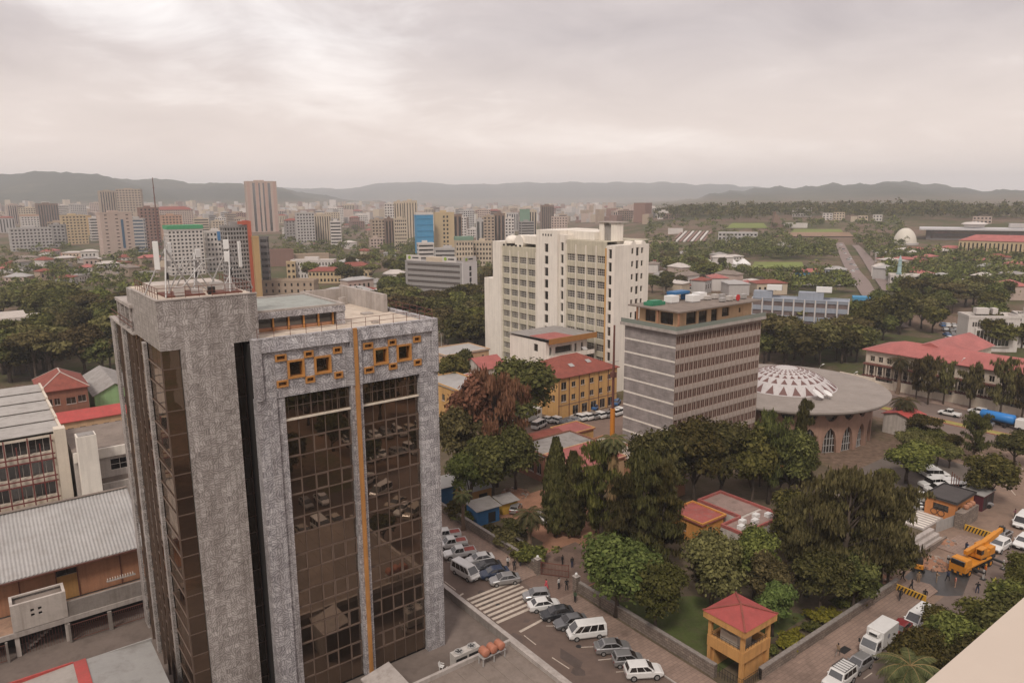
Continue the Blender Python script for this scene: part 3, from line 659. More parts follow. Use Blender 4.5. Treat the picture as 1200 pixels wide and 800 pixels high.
# marble pier and the stair head above it
tb('pier', MARBLE_W, 14.65, 19.32, 69.0, 71.0, 0, 38.85)
MB().prism([(.0, 2), (8.75, 2), (8.75, 16), (0, 16)], 38.853, 43.3).build('stair_head', MARBLE_W, tower)
tb('stair_head_edge', CONC_L, 12.94, 21.81, 68.94, 69.25, 43.303, 43.42); tb('stair_head_edge', CONC_L, 12.94, 13.25, 69.253, 80.1, 43.303, 43.42)
# glass left of the pier (front and returning side), slot right of it
ROWL = [38.8, 37.1, 35.2] + ROWS[:-1] + [0.35]
for e0, e1, v in ((13.1, 14.62, 69.35),):
    panes([e0, e1], v, ROWL, False)
    for z in ROWL[1:]: cbox('transom', MULL, tower, e0 - TU, e1 - TU, v - TV - .1, v - TV - .02, z - .04, z + .04)
panes([19.35, 20.5, 21.6], 70.6, ROWL, False)
for z in ROWL[1:]: cbox('transom', MULL, tower, 19.35 - TU, 21.6 - TU, 3.45, 3.55, z - .04, z + .04)
cbox('mullion', MULL, tower, 20.46 - TU, 20.54 - TU, 3.47, 3.54, .3, 38.8)
V_L = [69.4, 71.4, 73.3, 75.3, 77.1, 79.2, 81.4, 83.6, 86.0, 88.2, 90.2, 92.2]
for i in range(len(V_L) - 1):
    for k in range(len(ROWL) - 1):
        w, h = V_L[i + 1] - V_L[i] - .05, ROWL[k] - ROWL[k + 1] - .06; key = ('l', round(w, 2), round(h, 2))
        if key not in pane_cache: pane_cache[key] = MB().box(-.015, .015, -w / 2, w / 2, -h / 2, h / 2).mesh('pane', BRONZE)
        o = put('pane', pane_cache[key], tower, (.12, (V_L[i] + V_L[i + 1]) / 2 - TV, (ROWL[k] + ROWL[k + 1]) / 2))
        o.rotation_euler = (0, random.gauss(0, .0016), random.gauss(0, .0016))
for z in ROWL[1:]: cbox('transom', SASH, tower, .0, .08, 69.4 - TV, 92.2 - TV, z - .05, z + .05)
tb('corner_mullion', MULL, 13.0, 13.13, 69.28, 69.42, .3, 38.8)
for v0, v1, u0 in ((75.3, 76.2, 12.75), (85.9, 86.9, 12.7), (92.3, 94.3, 12.8)): tb('side_fin', MARBLE_W, u0, 13.05, v0, v1, 0, 38.7)
for v in (78.6, 81.0, 83.4, 89.4): tb('thin_fin', MULL, 12.75, 13.0, v, v + .12, 0, 38.5)
tb('side_cornice', CONC_L, 12.72, 13.6, 80.3, 94.2, 38.72, 38.95)
# open loggia at the back of the stair head
tb('loggia_slab', CONC_L, 12.7, 17, 80.5, 88.8, 41.4, 41.75)
for v in (81.0, 83.6, 86.2, 88.0): tb('loggia_column', MARBLE_W, 12.8, 13.25, v, v + .5, 39.0, 41.39)
tb('loggia_back_wall', BRICKR, 14.6, 17, 83.2, 88.6, 39.0, 41.38)
for z in (39.5, 39.95): tb('loggia_rail', RUST, 12.75, 12.8, 80.4, 92.5, z, z + .05)
# roof terrace, penthouse, railings
tb('roof_terrace', ROOFCREAM, 21.9, 39.69, 67.61, 90, 38.61, 38.9)
pent = tb('penthouse', CONC, 23.0, 31.2, 72.9, 82.5, 38.91, 40.3)
MB().box(22.1 - TU, 32.0 - TU, 5.0, 16.0, 40.31, 40.95).build('penthouse_fascia', MARBLE, tower)
tb('penthouse_roof', surf('pale_green_felt', (0.33, 0.34, 0.31), 0.15, 0.4, 0.8, dirt=0.3), 22.5, 31.6, 72.4, 82.6, 40.953, 41.0)
for a in ((22.1, 32.0, 72.0, 72.35), (22.1, 32.0, 82.66, 83.0), (31.65, 32.0, 72.353, 82.657), (22.1, 22.45, 72.353, 82.657)): tb('roof_upstand', CONC_L, *a, 40.953, 41.15)
tb('penthouse_end_wall', MARBLE, 31.0, 31.95, 72.1, 72.85, 38.91, 40.3)
for i in range(6):
    u = 22.6 + i * 1.6; tb('orange_post', ORANGE, u, u + .16, 72.3, 72.46, 38.91, 40.3)
    if i < 5: cbox('penthouse_window', DARKGL, tower, u + .2 - TU, u + 1.56 - TU, 5.55, 5.6, 39.3, 40.25); cbox('penthouse_dado', PLY, tower, u + .2 - TU, u + 1.56 - TU, 5.5, 5.62, 38.92, 39.28)
def railing(parent, pts, z, h=0.95, step=1.6, mat=RUST, t=0.04):
    for p, q in zip(pts, pts[1:]):
        L = math.hypot(q[0] - p[0], q[1] - p[1]); n = max(1, round(L / step))
        for i in range(n + 1):
            x, y = p[0] + (q[0] - p[0]) * i / n, p[1] + (q[1] - p[1]) * i / n
            cbox('rail_post', mat, parent, x - t / 2, x + t / 2, y - t / 2, y + t / 2, z, z + h)
        for k in (0.5, 1.0): MB().bar((p[0], p[1], z + h * k), (q[0], q[1], z + h * k), t, t).build('rail', mat, parent)
railing(tower, [(21.0 - TU, .3), (39.9 - TU, .3), (39.9 - TU, 20)], 39.25)
tb('plant_wall', CONC_L, 38.8, 39.3, 76.5, 89, 38.91, 41.0); tb('plant_wall', CONC_L, 33.5, 38.79, 88.5, 89, 38.91, 40.6)
railing(tower, [(33.2 - TU, 22.5), (25 - TU, 22.5)], 38.9)
for u, v, w, h in ((34.2, 70.0, .7, .25), (36.0, 76, 1.2, .2), (33.6, 82, 1.0, .35), (37.4, 85.5, .8, .9)): tb('roof_curb', CONC_L, u, u + w, v, v + w * .8, 38.91, 38.91 + h)
# stair head roof: screed, railing, cabinets
tb('stair_head_roof', ROOFCREAM, 13.26, 21.5, 69.26, 82.8, 43.303, 43.36)
railing(tower, [(13.3 - TU, 12.6), (13.3 - TU, 2.5), (21.4 - TU, 2.5), (21.4 - TU, 12.6)], 43.36, 1.0, 1.1)
tb('roof_hatch', WHITE2, 14.0, 20.6, 76.0, 79.6, 43.37, 44.0); tb('rust_tray', RUST, 14.2, 17.6, 70.6, 74.4, 43.37, 43.52); tb('rust_tray', RUST, 18.1, 20.9, 70.3, 72.2, 43.37, 43.5)
for u, v, w, h in ((15.0, 70.6, .8, .9), (16.6, 71.0, .9, .55), (17.9, 70.6, .6, .7), (19.6, 71.2, .9, .8), (18.8, 73.2, 1.2, .8)): tb('equipment_cabinet', surf('cabinet_grey', (0.46, 0.42, 0.39), .1, 1, .6) if w > .7 else BLACKM, u, u + w, v, v + w * .7, 43.37, 43.37 + h)
# telecom masts on the stair head (things standing on the roof)
def mast(label, u, v, hp, panels, lean=0):
    o = gthing('antenna_mast', label, 'antenna', u, v, 43.37)
    MB().tube([(0, 0, 0), (0, 0, hp)], .06, 8).build('pole', STEEL, o)
    for a in (0.4, 2.5, 4.4):
        MB().tube([(2.4 * math.cos(a), 2.0 * math.sin(a), 0), (0, 0, hp * .8)], .075, 6).build('strut', STEEL, o)
    MB().tube([(-.55, 0, hp * .72), (.55, 0, hp * .72)], .03, 6).build('cross_arm', STEEL, o)
    for dx, dy, z, h, w in panels:
        p = MB().bevbox(-w / 2, w / 2, -.09, .09, 0, h, .03).build('panel_antenna', WPAINT, o, (dx, dy, z), R(20 * (1 if dx > 0 else -1)))
        MB().box(-.04, .04, .09, .2, h * .2, h * .8).build('bracket', BLACKM, p)
    MB().bevbox(-.17, .17, -.12, .12, 0, .5, .02).build('radio_unit', surf('radio_grey', (0.33, 0.31, 0.30), .1, 1, .6), o, (.12, -.2, hp * .5))
    MB().bevbox(-.13, .13, -.1, .1, 0, .6, .02).build('cable_box', BLACKM, o, (-.1, -.16, hp * .28))
    return o
mast('leftmost roof mast with tall white panel antenna on the marble tower', 14.9, 72.4, 5.4, [(-.8, 0, 2.4, 2.6, .46), (.4, .2, 3.6, 1.2, .3)])
mast('middle roof mast with small dish box on the marble tower', 17.8, 74.2, 4.6, [(.3, 0, 3.2, .8, .5)])
mast('rightmost roof mast with narrow white panel on the marble tower', 20.6, 72.6, 5.4, [(1.0, 0, 2.2, 2.5, .26), (-.3, -.2, 4.0, .9, .5), (-.3, -.2, 2.8, 1.0, .48)])
o = gthing('pipe_lattice', 'open lattice frame of thin pipes on the marble tower roof', 'antenna', 17.0, 72.2, 43.37)
for a, b in (((-1.6, 0, 0), (1.0, 0, 2.9)), ((1.4, 0, 0), (-.9, 0, 2.6)), ((2.6, .4, 0), (3.9, .4, 2.2)), ((-2.2, .6, 0), (-.4, .8, 3.4)), ((1.9, 1.4, 0), (.2, 1.2, 3.0)), ((-1.2, 1.6, 3.0), (2.4, 1.4, 3.1)), ((0, 1.2, 0), (1.1, 1.0, 2.4))): MB().tube([a, b], .06, 6).build('pipe', STEEL, o)
# plain blocks outside the tower's foot
# ------------------------------------------------------------------ buildings around the tower
def sbox(o, name, mat, x0, x1, y0, y1, z0, z1): return MB().box(x0, x1, y0, y1, z0, z1).build(name, mat, o)
# the building the picture is taken from: its parapet shows in the lower right corner
o = gthing('viewpoint_building', 'smooth cream roof parapet close up in the lower right corner', 'building', 0, 0)
sbox(o, 'body', surf('dark_tan_render', (.13, .10, .08), .2, .3, .9), -26, 22, -20, .40, 0, 49.9); sbox(o, 'parapet', surf('smooth_cream_paint', (0.56, 0.47, 0.39), .05, .8, .7, dirt=.12, dirtc=(.4, .32, .26)), -26, 22, .1, .56, 49.903, 51.0)
# annex with flat roof at the bottom edge
o = gthing('annex', 'low annex with flat brown roof and pale parapet at the bottom edge', 'building', 22, 36)
sbox(o, 'wall', CONC, 0, 21.3, 0, 22.2, 0, 3.5); sbox(o, 'roof', ROOFBROWN, .3, 21.0, .3, 21.9, 3.503, 3.62)
for a in ((-.05, 21.35, 21.9, 22.25), (-.05, .3, .3, 21.897), (21.0, 21.35, -.05, 21.897)): sbox(o, 'parapet', CONC_L, *a, 3.503, 4.1)
for i in range(11): cbox('roof_seam', ROOFBROWN, o, 1.2 + i * 1.8, 1.28 + i * 1.8, .4, 21.8, 3.621, 3.65)
# stair housing in front of the tower
o = gthing('stair_housing', 'small grey concrete stair housing with sloped top before the glass tower', 'building', 27.6, 58.3)
MB().loft([[(0, 0, 0), (3, 0, 0), (3, 4.4, 0), (0, 4.4, 0)], [(0, 0, 3.3), (3, 0, 3.9), (3, 4.4, 3.9), (0, 4.4, 3.3)]]).build('shell', CONC, o)
MB().loft([[(-.12, -.12, 3.31), (3.12, -.12, 3.92), (3.12, 4.52, 3.92), (-.12, 4.52, 3.31)], [(-.12, -.12, 3.5), (3.12, -.12, 4.1), (3.12, 4.52, 4.1), (-.12, 4.52, 3.5)]]).build('roof_slab', CONC_L, o)
# air conditioners, tanks, chairs by the annex parapet
ACW = surf('condenser_casing', (0.50, 0.46, 0.42), .1, 1, .55, dirt=.3, dirtc=(.25, .2, .16))
def condenser(label, u, v, L, W, Hh, nf):
    o = gthing('air_conditioner', label, 'air conditioner', u, v, .02)
    MB().bevbox(0, L, 0, W, .12, Hh, .03).build('casing', ACW, o)
    for i in range(2): cbox('foot', BLACKM, o, .1 + i * (L - .35), .25 + i * (L - .35), .05, W - .05, 0, .118)
    for i in range(nf):
        x = L * (i + .5) / nf
        f = MB().lathe([(.5, Hh + .003), (.5, Hh + .14), (.42, Hh + .14), (.42, Hh + .02), (.01, Hh + .02)], 18).build('fan', STEEL, o, (x, W / 2, 0))
        for k in range(5): a = k * 1.2566; MB().bar((.05 * math.cos(a), .05 * math.sin(a), Hh + .06), (.4 * math.cos(a), .4 * math.sin(a), Hh + .08), .14, .02).build('blade', BLACKM, f)
    for k in range(2): cbox('louvre', BLACKM, o, .15 + k * L / 2, L / 2 - .1 + k * L / 2, -.012, -.002, Hh * .45, Hh * .8)
condenser('larger upright twin-fan condenser unit beside the marble column', 38.2, 61.6, 3.4, 1.1, 2.1, 2)
condenser('smaller low twin-fan condenser unit in front of the larger one', 39.2, 59.6, 2.9, 1.2, 1.3, 2)
o = gthing('tank_rack', 'row of three faded orange tanks on a steel stand by the parapet', 'tank', 38.4, 56.4, 3.65, 0)
for x in (.1, 1.5, 2.9):
    for y in (.1, .9): cbox('leg', STEEL, o, x - .05, x + .05, y - .05, y + .05, 0, .87)
sbox(o, 'deck', STEEL, 0, 3, 0, 1, .873, .95)
TANK = surf('faded_orange_plastic', (0.42, 0.17, 0.105), .15, 1, .6)
for i in range(3):
    MB().tube([(.5 + i * 1.0, -.05, 1.42), (.5 + i * 1.0, .05, 1.42), (.5 + i, .95, 1.42), (.5 + i, 1.05, 1.42)], [.36, .46, .46, .36], 14).build('tank', TANK, o, smooth=True)
def chair(label, u, v, a):
    o = gthing('plastic_chair', label, 'chair', u, v, .01, a)
    for x in (-.22, .22):
        for y in (-.2, .2): MB().bar((x, y, 0), (x * .9, y * .9, .42), .05).build('leg', WPAINT, o)
    MB().bevbox(-.25, .25, -.24, .24, .42, .47, .015).build('seat', WPAINT, o); MB().loft([[(-.24, .2, .47), (.24, .2, .47), (.24, .25, .47), (-.24, .25, .47)], [(-.2, .32, .9), (.2, .32, .9), (.2, .36, .9), (-.2, .36, .9)]]).build('backrest', WPAINT, o)
    for x in (-.26, .22): MB().bar((x + .02, -.2, .66), (x + .02, .24, .68), .05).build('armrest', WPAINT, o)
chair('white plastic armchair closer to the marble column', 37.4, 63.2, .6); chair('white plastic armchair touching the condenser casing', 37.7, 62.2, 2.2)

# hall with corrugated roof on the left
o = gthing('corrugated_hall', 'long hall with grey corrugated roof and orange boarded wall', 'building', -14, 100)
L = 28.6
sbox(o, 'wall', CONC, 0, L, 0.3, 22, 0, 7.4); sbox(o, 'gable_wall', CONC, L - .3, L, .31, 10.5, 7.41, 8.0)
rf = MB(); n = int(L / .42)
z0, z1, y0, y1 = 7.9, 12.2, -1.1, 10.2
for i in range(n):
    x = i * L / n; w = L / n
    for a, b, ha, hb in ((0, .5, 0, .09), (.5, 1, .09, 0)): rf.quad((x + a * w, y0, z0 + ha), (x + b * w, y0, z0 + hb), (x + b * w, y1, z1 + hb), (x + a * w, y1, z1 + ha))
rf.box(0, L, y0, y0 + .02, z0 - .18, z0 + .02)
r = rf.build('corrugated_roof', SHEET, o); r['kind'] = 'stuff'
MB().loft([[(0, y1, z1 - .1), (L, y1, z1 - .1), (L, 22, 8), (0, 22, 8)], [(0, y1, z1), (L, y1, z1), (L, 22, 8.1), (0, 22, 8.1)]]).build('back_slope', SHEET, o)
sbox(o, 'ridge_cap', ROOFBROWN, 0, L, y1 - .25, y1 + .25, z1 + .1, z1 + .2); sbox(o, 'gutter', RUST, 0, L, y0 - .12, y0 - .003, z0 - .25, z0 - .08)
xs = [0, 4.8, 9.7, 14.6, 18.4, 20.7, 25.5, L]
for i in range(7):
    a, b = xs[i], xs[i + 1]; m = PLY2 if i == 4 else PLY
    cbox('wall_board', m, o, a + .04, b - .04, .2, .28, 3.05, 7.0 if i != 4 else 6.2); cbox('post', RUST, o, a - .06, a + .06, .1, .27, 3.0, 7.75)
    k = max(2, int((b - a) / .9))
    for j in range(k): w = (b - a - .1) / k; cbox('clerestory_pane', DARKGL, o, a + .05 + j * w + .03, a + .05 + (j + 1) * w - .03, .22, .26, 7.05 if i != 4 else 6.3, 7.6)
# terrace in front of it with the stair housing, band wall and railings
o = gthing('lower_terrace', 'raised concrete terrace with parapet and brown bar fence below the hall', 'terrace', -14, 94.6)
sbox(o, 'deck', surf('terrace_orange_screed', (0.33, 0.21, 0.145), .2, .4, .9, dirt=.4), 0, 27.6, .8, 5.3, 2.7, 3.0); sbox(o, 'back_wall', DARK, 0, 27.6, 3.5, 3.8, 0, 2.69)
sbox(o, 'parapet', CONC, 18.9, 27.6, .7, 1.0, 3.003, 5.0); sbox(o, 'edge_beam', CONC_L, 0, 27.6, .55, .79, 2.5, 3.1)
for a, b in ((18.8, 23), (23.2, 27.4), (0.5, 4), (4.2, 8), (8.2, 12.6)):
    nb = int((b - a) / .22)
    cbox('fence_rail', RUST, o, a, b, .18, .22, .25, .33); cbox('fence_rail', RUST, o, a, b, .18, .22, 2.2, 2.28)
    for i in range(nb + 1): cbox('fence_bar', RUST, o, a + i * (b - a) / nb - .018, a + i * (b - a) / nb + .018, .19, .21, .33, 2.2)
    for x in (a, b): cbox('post', CONC, o, x - .12, x + .12, .05, .35, 0, 2.49)
cbox('trestle', CONC_L, o, 23.6, 26.9, 3.9, 4.3, 4.5, 4.62)
for i in range(11): cbox('trestle_rung', WHITE, o, 23.7 + i * .29, 23.76 + i * .29, 3.95, 4.25, 4.63, 4.9)
o = gthing('stair_pavilion', 'small white concrete stair pavilion with four square holes', 'building', -.6, 95.2)
pv = MB(); ops = [(1.9 + i * .75, 2.25 + i * .75, 4.55 + k * .6, 4.9 + k * .6) for i in range(2) for k in range(2)]
facade(pv, (0, 0), (1, 0), 5.5, 3.2, 6.3, ops, .2); facade(pv, (0, 2.6), (0, -1), 2.6, 3.2, 6.3, [], .2)
pv.quad((5.5, 0, 3.2), (5.5, 2.6, 3.2), (5.5, 2.6, 6.3), (5.5, 0, 6.3)); pv.quad((0, 2.6, 3.2), (0, 2.6, 6.3), (5.5, 2.6, 6.3), (5.5, 2.6, 3.2)); pv.quad((0, 0, 3.2), (0, 2.6, 3.2), (5.5, 2.6, 3.2), (5.5, 0, 3.2))
pv.box(.35, 5.15, .35, 2.25, 5.7, 5.75, 1)
pv.box(0, 5.5, 0, .3, 6.303, 6.5).box(0, 5.5, 2.3, 2.6, 6.303, 6.5).box(0, .3, .303, 2.297, 6.303, 6.5).box(5.2, 5.5, .303, 2.297, 6.303, 6.5).box(.3, 5.2, .3, 2.3, 6.0, 6.05, 1)
pv.build('shell', [WHITE2, ROOFBROWN], o); sbox(o, 'hole_backing', DARK, 1.7, 3.6, .25, .3, 4.4, 5.8)
for x in (.02, 5.02): sbox(o, 'column', WHITE2, x, x + .46, .1, .55, 0, 3.197)
for i in range(10): cbox('step', CONC, o, 1.0 + i * .38, 1.4 + i * .38, .8, 2.2, .2 + i * .27, .42 + i * .27)
for i in range(14): cbox('screen_bar', RUST, o, .7 + i * .3, .74 + i * .3, .3, .34, .02, 3.1)
# roof at the very bottom left
o = gthing('corner_roof', 'grey sheet roof with red ridge strip in the bottom left corner', 'building', -12, 60)
sbox(o, 'wall', CONC, 0, 22.6, 0, 18.4, 0, 5.6)
for x0, x1, m in ((-.4, 15.9, surf('pale_sheet_roof', (0.36, 0.32, 0.285), .1, .3, .6, dirt=.3)), (17.0, 23.0, surf('grey_sheet_roof', (0.335, 0.32, 0.30), .1, .3, .5, dirt=.3))):
    za, zb = (5.65, 6.5) if x0 < 0 else (6.5, 6.1)
    MB().loft([[(x0, -.4, za), (x1, -.4, zb), (x1, 18.6, zb), (x0, 18.6, za)], [(x0, -.4, za + .1), (x1, -.4, zb + .1), (x1, 18.6, zb + .1), (x0, 18.6, za + .1)]]).build('roof_sheet', m, o)
MB().box(15.903, 16.997, -.4, 18.7, 6.45, 6.68).build('ridge_strip', REDROOF, o); MB().box(-.4, 15.9, 18.603, 18.8, 5.4, 6.72).build('eaves_board', REDROOF, o); MB().box(17.0, 23.1, 18.603, 18.75, 6.0, 6.5).build('eaves_flashing', SHEET, o)
# white building with red window grid
o = gthing('red_grid_building', 'cream office block with red grid of window bars, left edge', 'building', -14, 124)
W, D = 22.4, 36; RG = surf('dark_red_steel', (0.17, 0.045, 0.040), .2, 1, .6)
mb = MB(); ops = [(1.0 + i * 2.9, 3.7 + i * 2.9, z, z + 2.2) for i in range(7) for z in (8.6, 12.0, 15.4)]
facade(mb, (0, 0), (1, 0), W, 0, 18.0, ops, .5); facade(mb, (0, D), (0, -1), D, 0, 18.0, [], .2)
mb.quad((W, 0, 0), (W, D, 0), (W, D, 18), (W, 0, 18)); mb.quad((W, D, 0), (0, D, 0), (0, D, 18), (W, D, 18)); mb.build('wall', CREAM, o)
windows(o, (0, 0), (1, 0), ops, .5, WHITE2, DARKGL, 3, 1, .08)
for i in range(8): cbox('red_bar', RG, o, .78 + i * 2.9, .96 + i * 2.9, -.62, -.44, 7.6, 18.1)
for i in range(7): cbox('red_bar', RG, o, 2.24 + i * 2.9, 2.38 + i * 2.9, -.60, -.46, 7.9, 17.0)
for z in (8.3, 10.9, 11.7, 14.3, 15.1): cbox('red_rail', RG, o, .5, W - .9, -.59, -.47, z, z + .18)
for x in (0.4, 7.4, 14.7, 21.3): cbox('rail_bracket', RG, o, x, x + .1, -.5, .02, 17.0, 17.15)
sbox(o, 'end_pylon', CREAM, W - .75, W + .7, -1.2, .6, 4, 18.9); sbox(o, 'canopy', CREAM, 0, W - .8, -2.2, -.05, 6.4, 7.1)
for k in range(5):
    y0 = k * 7.2; z = 18.02 + k * .0; MB().loft([[(-.2, y0, 18.0 + .3), (W + .1, y0, 18.3), (W + .1, y0 + 7.1, 18.1), (-.2, y0 + 7.1, 18.1)], [(-.2, y0, 18.4), (W + .1, y0, 18.4), (W + .1, y0 + 7.1, 18.2), (-.2, y0 + 7.1, 18.2)]]).build('roof_step', surf('pale_roof_step', (.40, .37, .34), .12, .3, .85, dirt=.3), o)
    MB().loft([[(W + .12, y0 - .05, 17.8), (W + .45, y0 - .05, 17.8), (W + .45, y0 + 7.05, 17.8), (W + .12, y0 + 7.05, 17.8)], [(W + .12, y0 - .05, 18.75), (W + .45, y0 - .05, 18.75), (W + .45, y0 + 7.05, 18.4), (W + .12, y0 + 7.05, 18.4)]]).build('stepped_edge', CREAM, o)
# white wing with tall pylon
o = gthing('white_wing', 'low white wing with tall blank pylon behind the corrugated roof', 'building', 9.6, 121)
mb = MB(); ops = [(.9, 2.0, 11.2, 13.0), (4.6, 7.2, 11.5, 13.3)]
facade(mb, (0, 0), (1, 0), 8.8, 0, 15.0, ops, .3); mb.box(0, 8.8, .5, 14, 0, 14.95); mb.build('wall', WHITE2, o); windows(o, (0, 0), (1, 0), ops, .3, WHITE, DARKGL, 2, 2, .07)
sbox(o, 'roof_slab', ROOFBROWN, -.1, 8.9, -.2, 14, 15.003, 15.3); sbox(o, 'fascia', WHITE, -.1, 9.0, -.5, -.203, 13.9, 15.4); sbox(o, 'pylon', WHITE, .35, 2.85, -3.2, -.9, 4, 18.5); sbox(o, 'pylon_cap', ROOFGREY, .55, 2.65, -3.0, -1.1, 18.503, 18.6)
sbox(o, 'band', ROOFBROWN, 3.2, 8.85, -.32, -.02, 9.9, 10.6); sbox(o, 'lower_wall', WHITE2, 3.2, 8.9, -.9, -.35, 5, 9.9)
# brick house with hipped roof, green house, long red roof
def hip(mb, x0, x1, y0, y1, z, h, ov=.5, mi=0):
    x0 -= ov; x1 += ov; y0 -= ov; y1 += ov; w, d = x1 - x0, y1 - y0
    if w >= d: a, b = (x0 + d / 2, (y0 + y1) / 2, z + h), (x1 - d / 2, (y0 + y1) / 2, z + h)
    else: a, b = ((x0 + x1) / 2, y0 + w / 2, z + h), ((x0 + x1) / 2, y1 - w / 2, z + h)
    p = [(x0, y0, z), (x1, y0, z), (x1, y1, z), (x0, y1, z)]
    if w >= d: fs = [(p[0], p[1], b, a), (p[2], p[3], a, b)]; tr = [(p[3], p[0], a), (p[1], p[2], b)]
    else: fs = [(p[1], p[2], b, a), (p[3], p[0], a, b)]; tr = [(p[0], p[1], a), (p[2], p[3], b)]
    for f in fs: mb.quad(*f, mi)
    for t in tr: mb.add(t, ((0, 1, 2),), mi)
    mb.add([(q[0], q[1], z - .18) for q in p] + p, [(3, 2, 1, 0), (0, 1, 5, 4), (1, 2, 6, 5), (2, 3, 7, 6), (3, 0, 4, 7)], mi)
    return a, b
def simple_house(name, label, u, v, W, D, zt, wall, roof, rh, wins_f, wins_l, kind='hip', turn=0.0, cat='house', z=0.0, frame=WHITE2, ridge=None, group=None, depth=.18, pane=DARKGL, nx=2, nz=1, xyz=None):
    o = gthing(name, label, cat, u, v, z, turn, group) if xyz is None else thing(name, label, cat, xyz, turn, group)
    mb = MB(); facade(mb, (0, 0), (1, 0), W, 0, zt, wins_f, depth); facade(mb, (0, D), (0, -1), D, 0, zt, wins_l, depth)
    facade(mb, (W, 0), (0, 1), D, 0, zt, [], .1); facade(mb, (W, D), (-1, 0), W, 0, zt, [], .1); mb.quad((0, 0, zt), (W, 0, zt), (W, D, zt), (0, D, zt))
    mb.build('wall', wall, o); windows(o, (0, 0), (1, 0), wins_f, depth, frame, pane, nx, nz, .06, sill=1); windows(o, (0, D), (0, -1), wins_l, depth, frame, pane, nx, nz, .06, sill=1)
    rm = MB()
    if kind == 'hip':
        a, b = hip(rm, 0, W, 0, D, zt + .2, rh)
        ro = rm.build('roof', roof, o)
        if ridge:
            MB().bar((a[0], a[1], a[2] + .03), (b[0], b[1], b[2] + .03), .3, .14).build('ridge', ridge, ro)
            for c, e in (((-.5, -.5), a), ((-.5, D + .5), a if W >= D else b), ((W + .5, -.5), b if W >= D else a), ((W + .5, D + .5), b)): MB().bar((c[0], c[1], zt + .24), (e[0], e[1], e[2] + .03), .26, .12).build('ridge', ridge, ro)
    elif kind == 'gable':
        ov = .4; rm.loft([[(-ov, -ov, zt), (W / 2, -ov, zt + rh), (W + ov, -ov, zt), (W + ov, -ov, zt + .14), (W / 2, -ov, zt + rh + .14), (-ov, -ov, zt + .14)], [(-ov, D + ov, zt), (W / 2, D + ov, zt + rh), (W + ov, D + ov, zt), (W + ov, D + ov, zt + .14), (W / 2, D + ov, zt + rh + .14), (-ov, D + ov, zt + .14)]])
        rm.build('roof', roof, o); g = MB()
        for y in (0.01, D - .01): g.add([(0, y, zt), (W, y, zt), (W / 2, y, zt + rh)], [(0, 1, 2)])
        g.build('gable', wall, o)
    elif kind == 'gablex':
        ov = .4; rm.loft([[(-ov, -ov, zt), (-ov, D / 2, zt + rh), (-ov, D + ov, zt), (-ov, D + ov, zt + .14), (-ov, D / 2, zt + rh + .14), (-ov, -ov, zt + .14)], [(W + ov, -ov, zt), (W + ov, D / 2, zt + rh), (W + ov, D + ov, zt), (W + ov, D + ov, zt + .14), (W + ov, D / 2, zt + rh + .14), (W + ov, -ov, zt + .14)]])
        rm.build('roof', roof, o); g = MB()
        for x in (0.01, W - .01): g.add([(x, 0, zt), (x, D, zt), (x, D / 2, zt + rh)], [(0, 1, 2)])
        g.build('gable', wall, o)
    else:
        rm.box(-.3, W + .3, -.3, D + .3, zt + .003, zt + .22); rm.build('roof_slab', roof, o)
        for a in ((-.3, W + .3, -.3, -.1), (-.3, W + .3, D + .1, D + .3), (-.3, -.1, -.097, D + .097), (W + .1, W + .3, -.097, D + .097)): cbox('parapet', wall, o, *a, zt + .223, zt + .22 + max(.15, rh))
    return o
RIDGEW = surf('pale_ridge_tile', (0.45, 0.37, 0.32), .1, 1, .8)
simple_house('brick_house', 'red brick house with hipped rust roof beside the pale green house', 10.5, 195, 9.5, 15, 8.6, BRICKR, TILEROOF, 3.2, [(1.0, 2.2, 5.2, 6.8), (2.5, 3.7, 5.2, 6.8), (4.9, 6.9, 5.0, 6.6), (7.3, 9.0, 5.2, 6.8), (1.2, 2.6, 2, 3.6)], [(3, 4.5, 5, 6.6), (8, 9.5, 5, 6.6)], ridge=RIDGEW)
simple_house('green_house', 'pale green gabled house with long grey sheet roof', 21.5, 198, 9.5, 24, 5.2, GREENW, ROOFGREY, 2.6, [(5.6, 7.4, 2.4, 4.2)], [], 'gable')
simple_house('long_shed', 'long low shed with bright red sheet roof below the brick house', 10.5, 180, 15, 6.5, 4.6, PEACH, REDROOF, 1.6, [(1 + i * 2.3, 2.2 + i * 2.3, 1.4, 3.2) for i in range(6)], [], 'gablex')
# white modern building at the far left edge
o = simple_house('modern_block', 'white modernist block with rounded roof edge and turquoise windows at left edge', -4, 296, 26, 40, 8.2, WHITE, ROOFGREY, .8, [(1 + i * 3.1, 3.8 + i * 3.1, 4.2, 6.6) for i in range(8)], [(2 + i * 4, 4.6 + i * 4, 4.2, 6.6) for i in range(8)], 'flat', pane=glass('turquoise_glass', (0.55, 0.75, 0.75), .2, .1, (0.12, 0.24, 0.24)))
sbox(o, 'roof_storey', WHITE2, 2, 20, 14, 34, 9.3, 11.5)
# ------------------------------------------------------------------ mid-distance buildings
# cream and olive tower block: wide face towards -U, narrow face towards -V
o = gthing('tower_block', 'tall cream tower block with olive bands and gridded windows', 'building', 136, 135.6)
BL = [(0, 3.0), (3.0, 17.8), (17.8, 33.2), (33.2, 54.5)]   # v ranges: corner strip, right wing, stair block, left wing
mb = MB(); mw = MB(); ff = 3.45
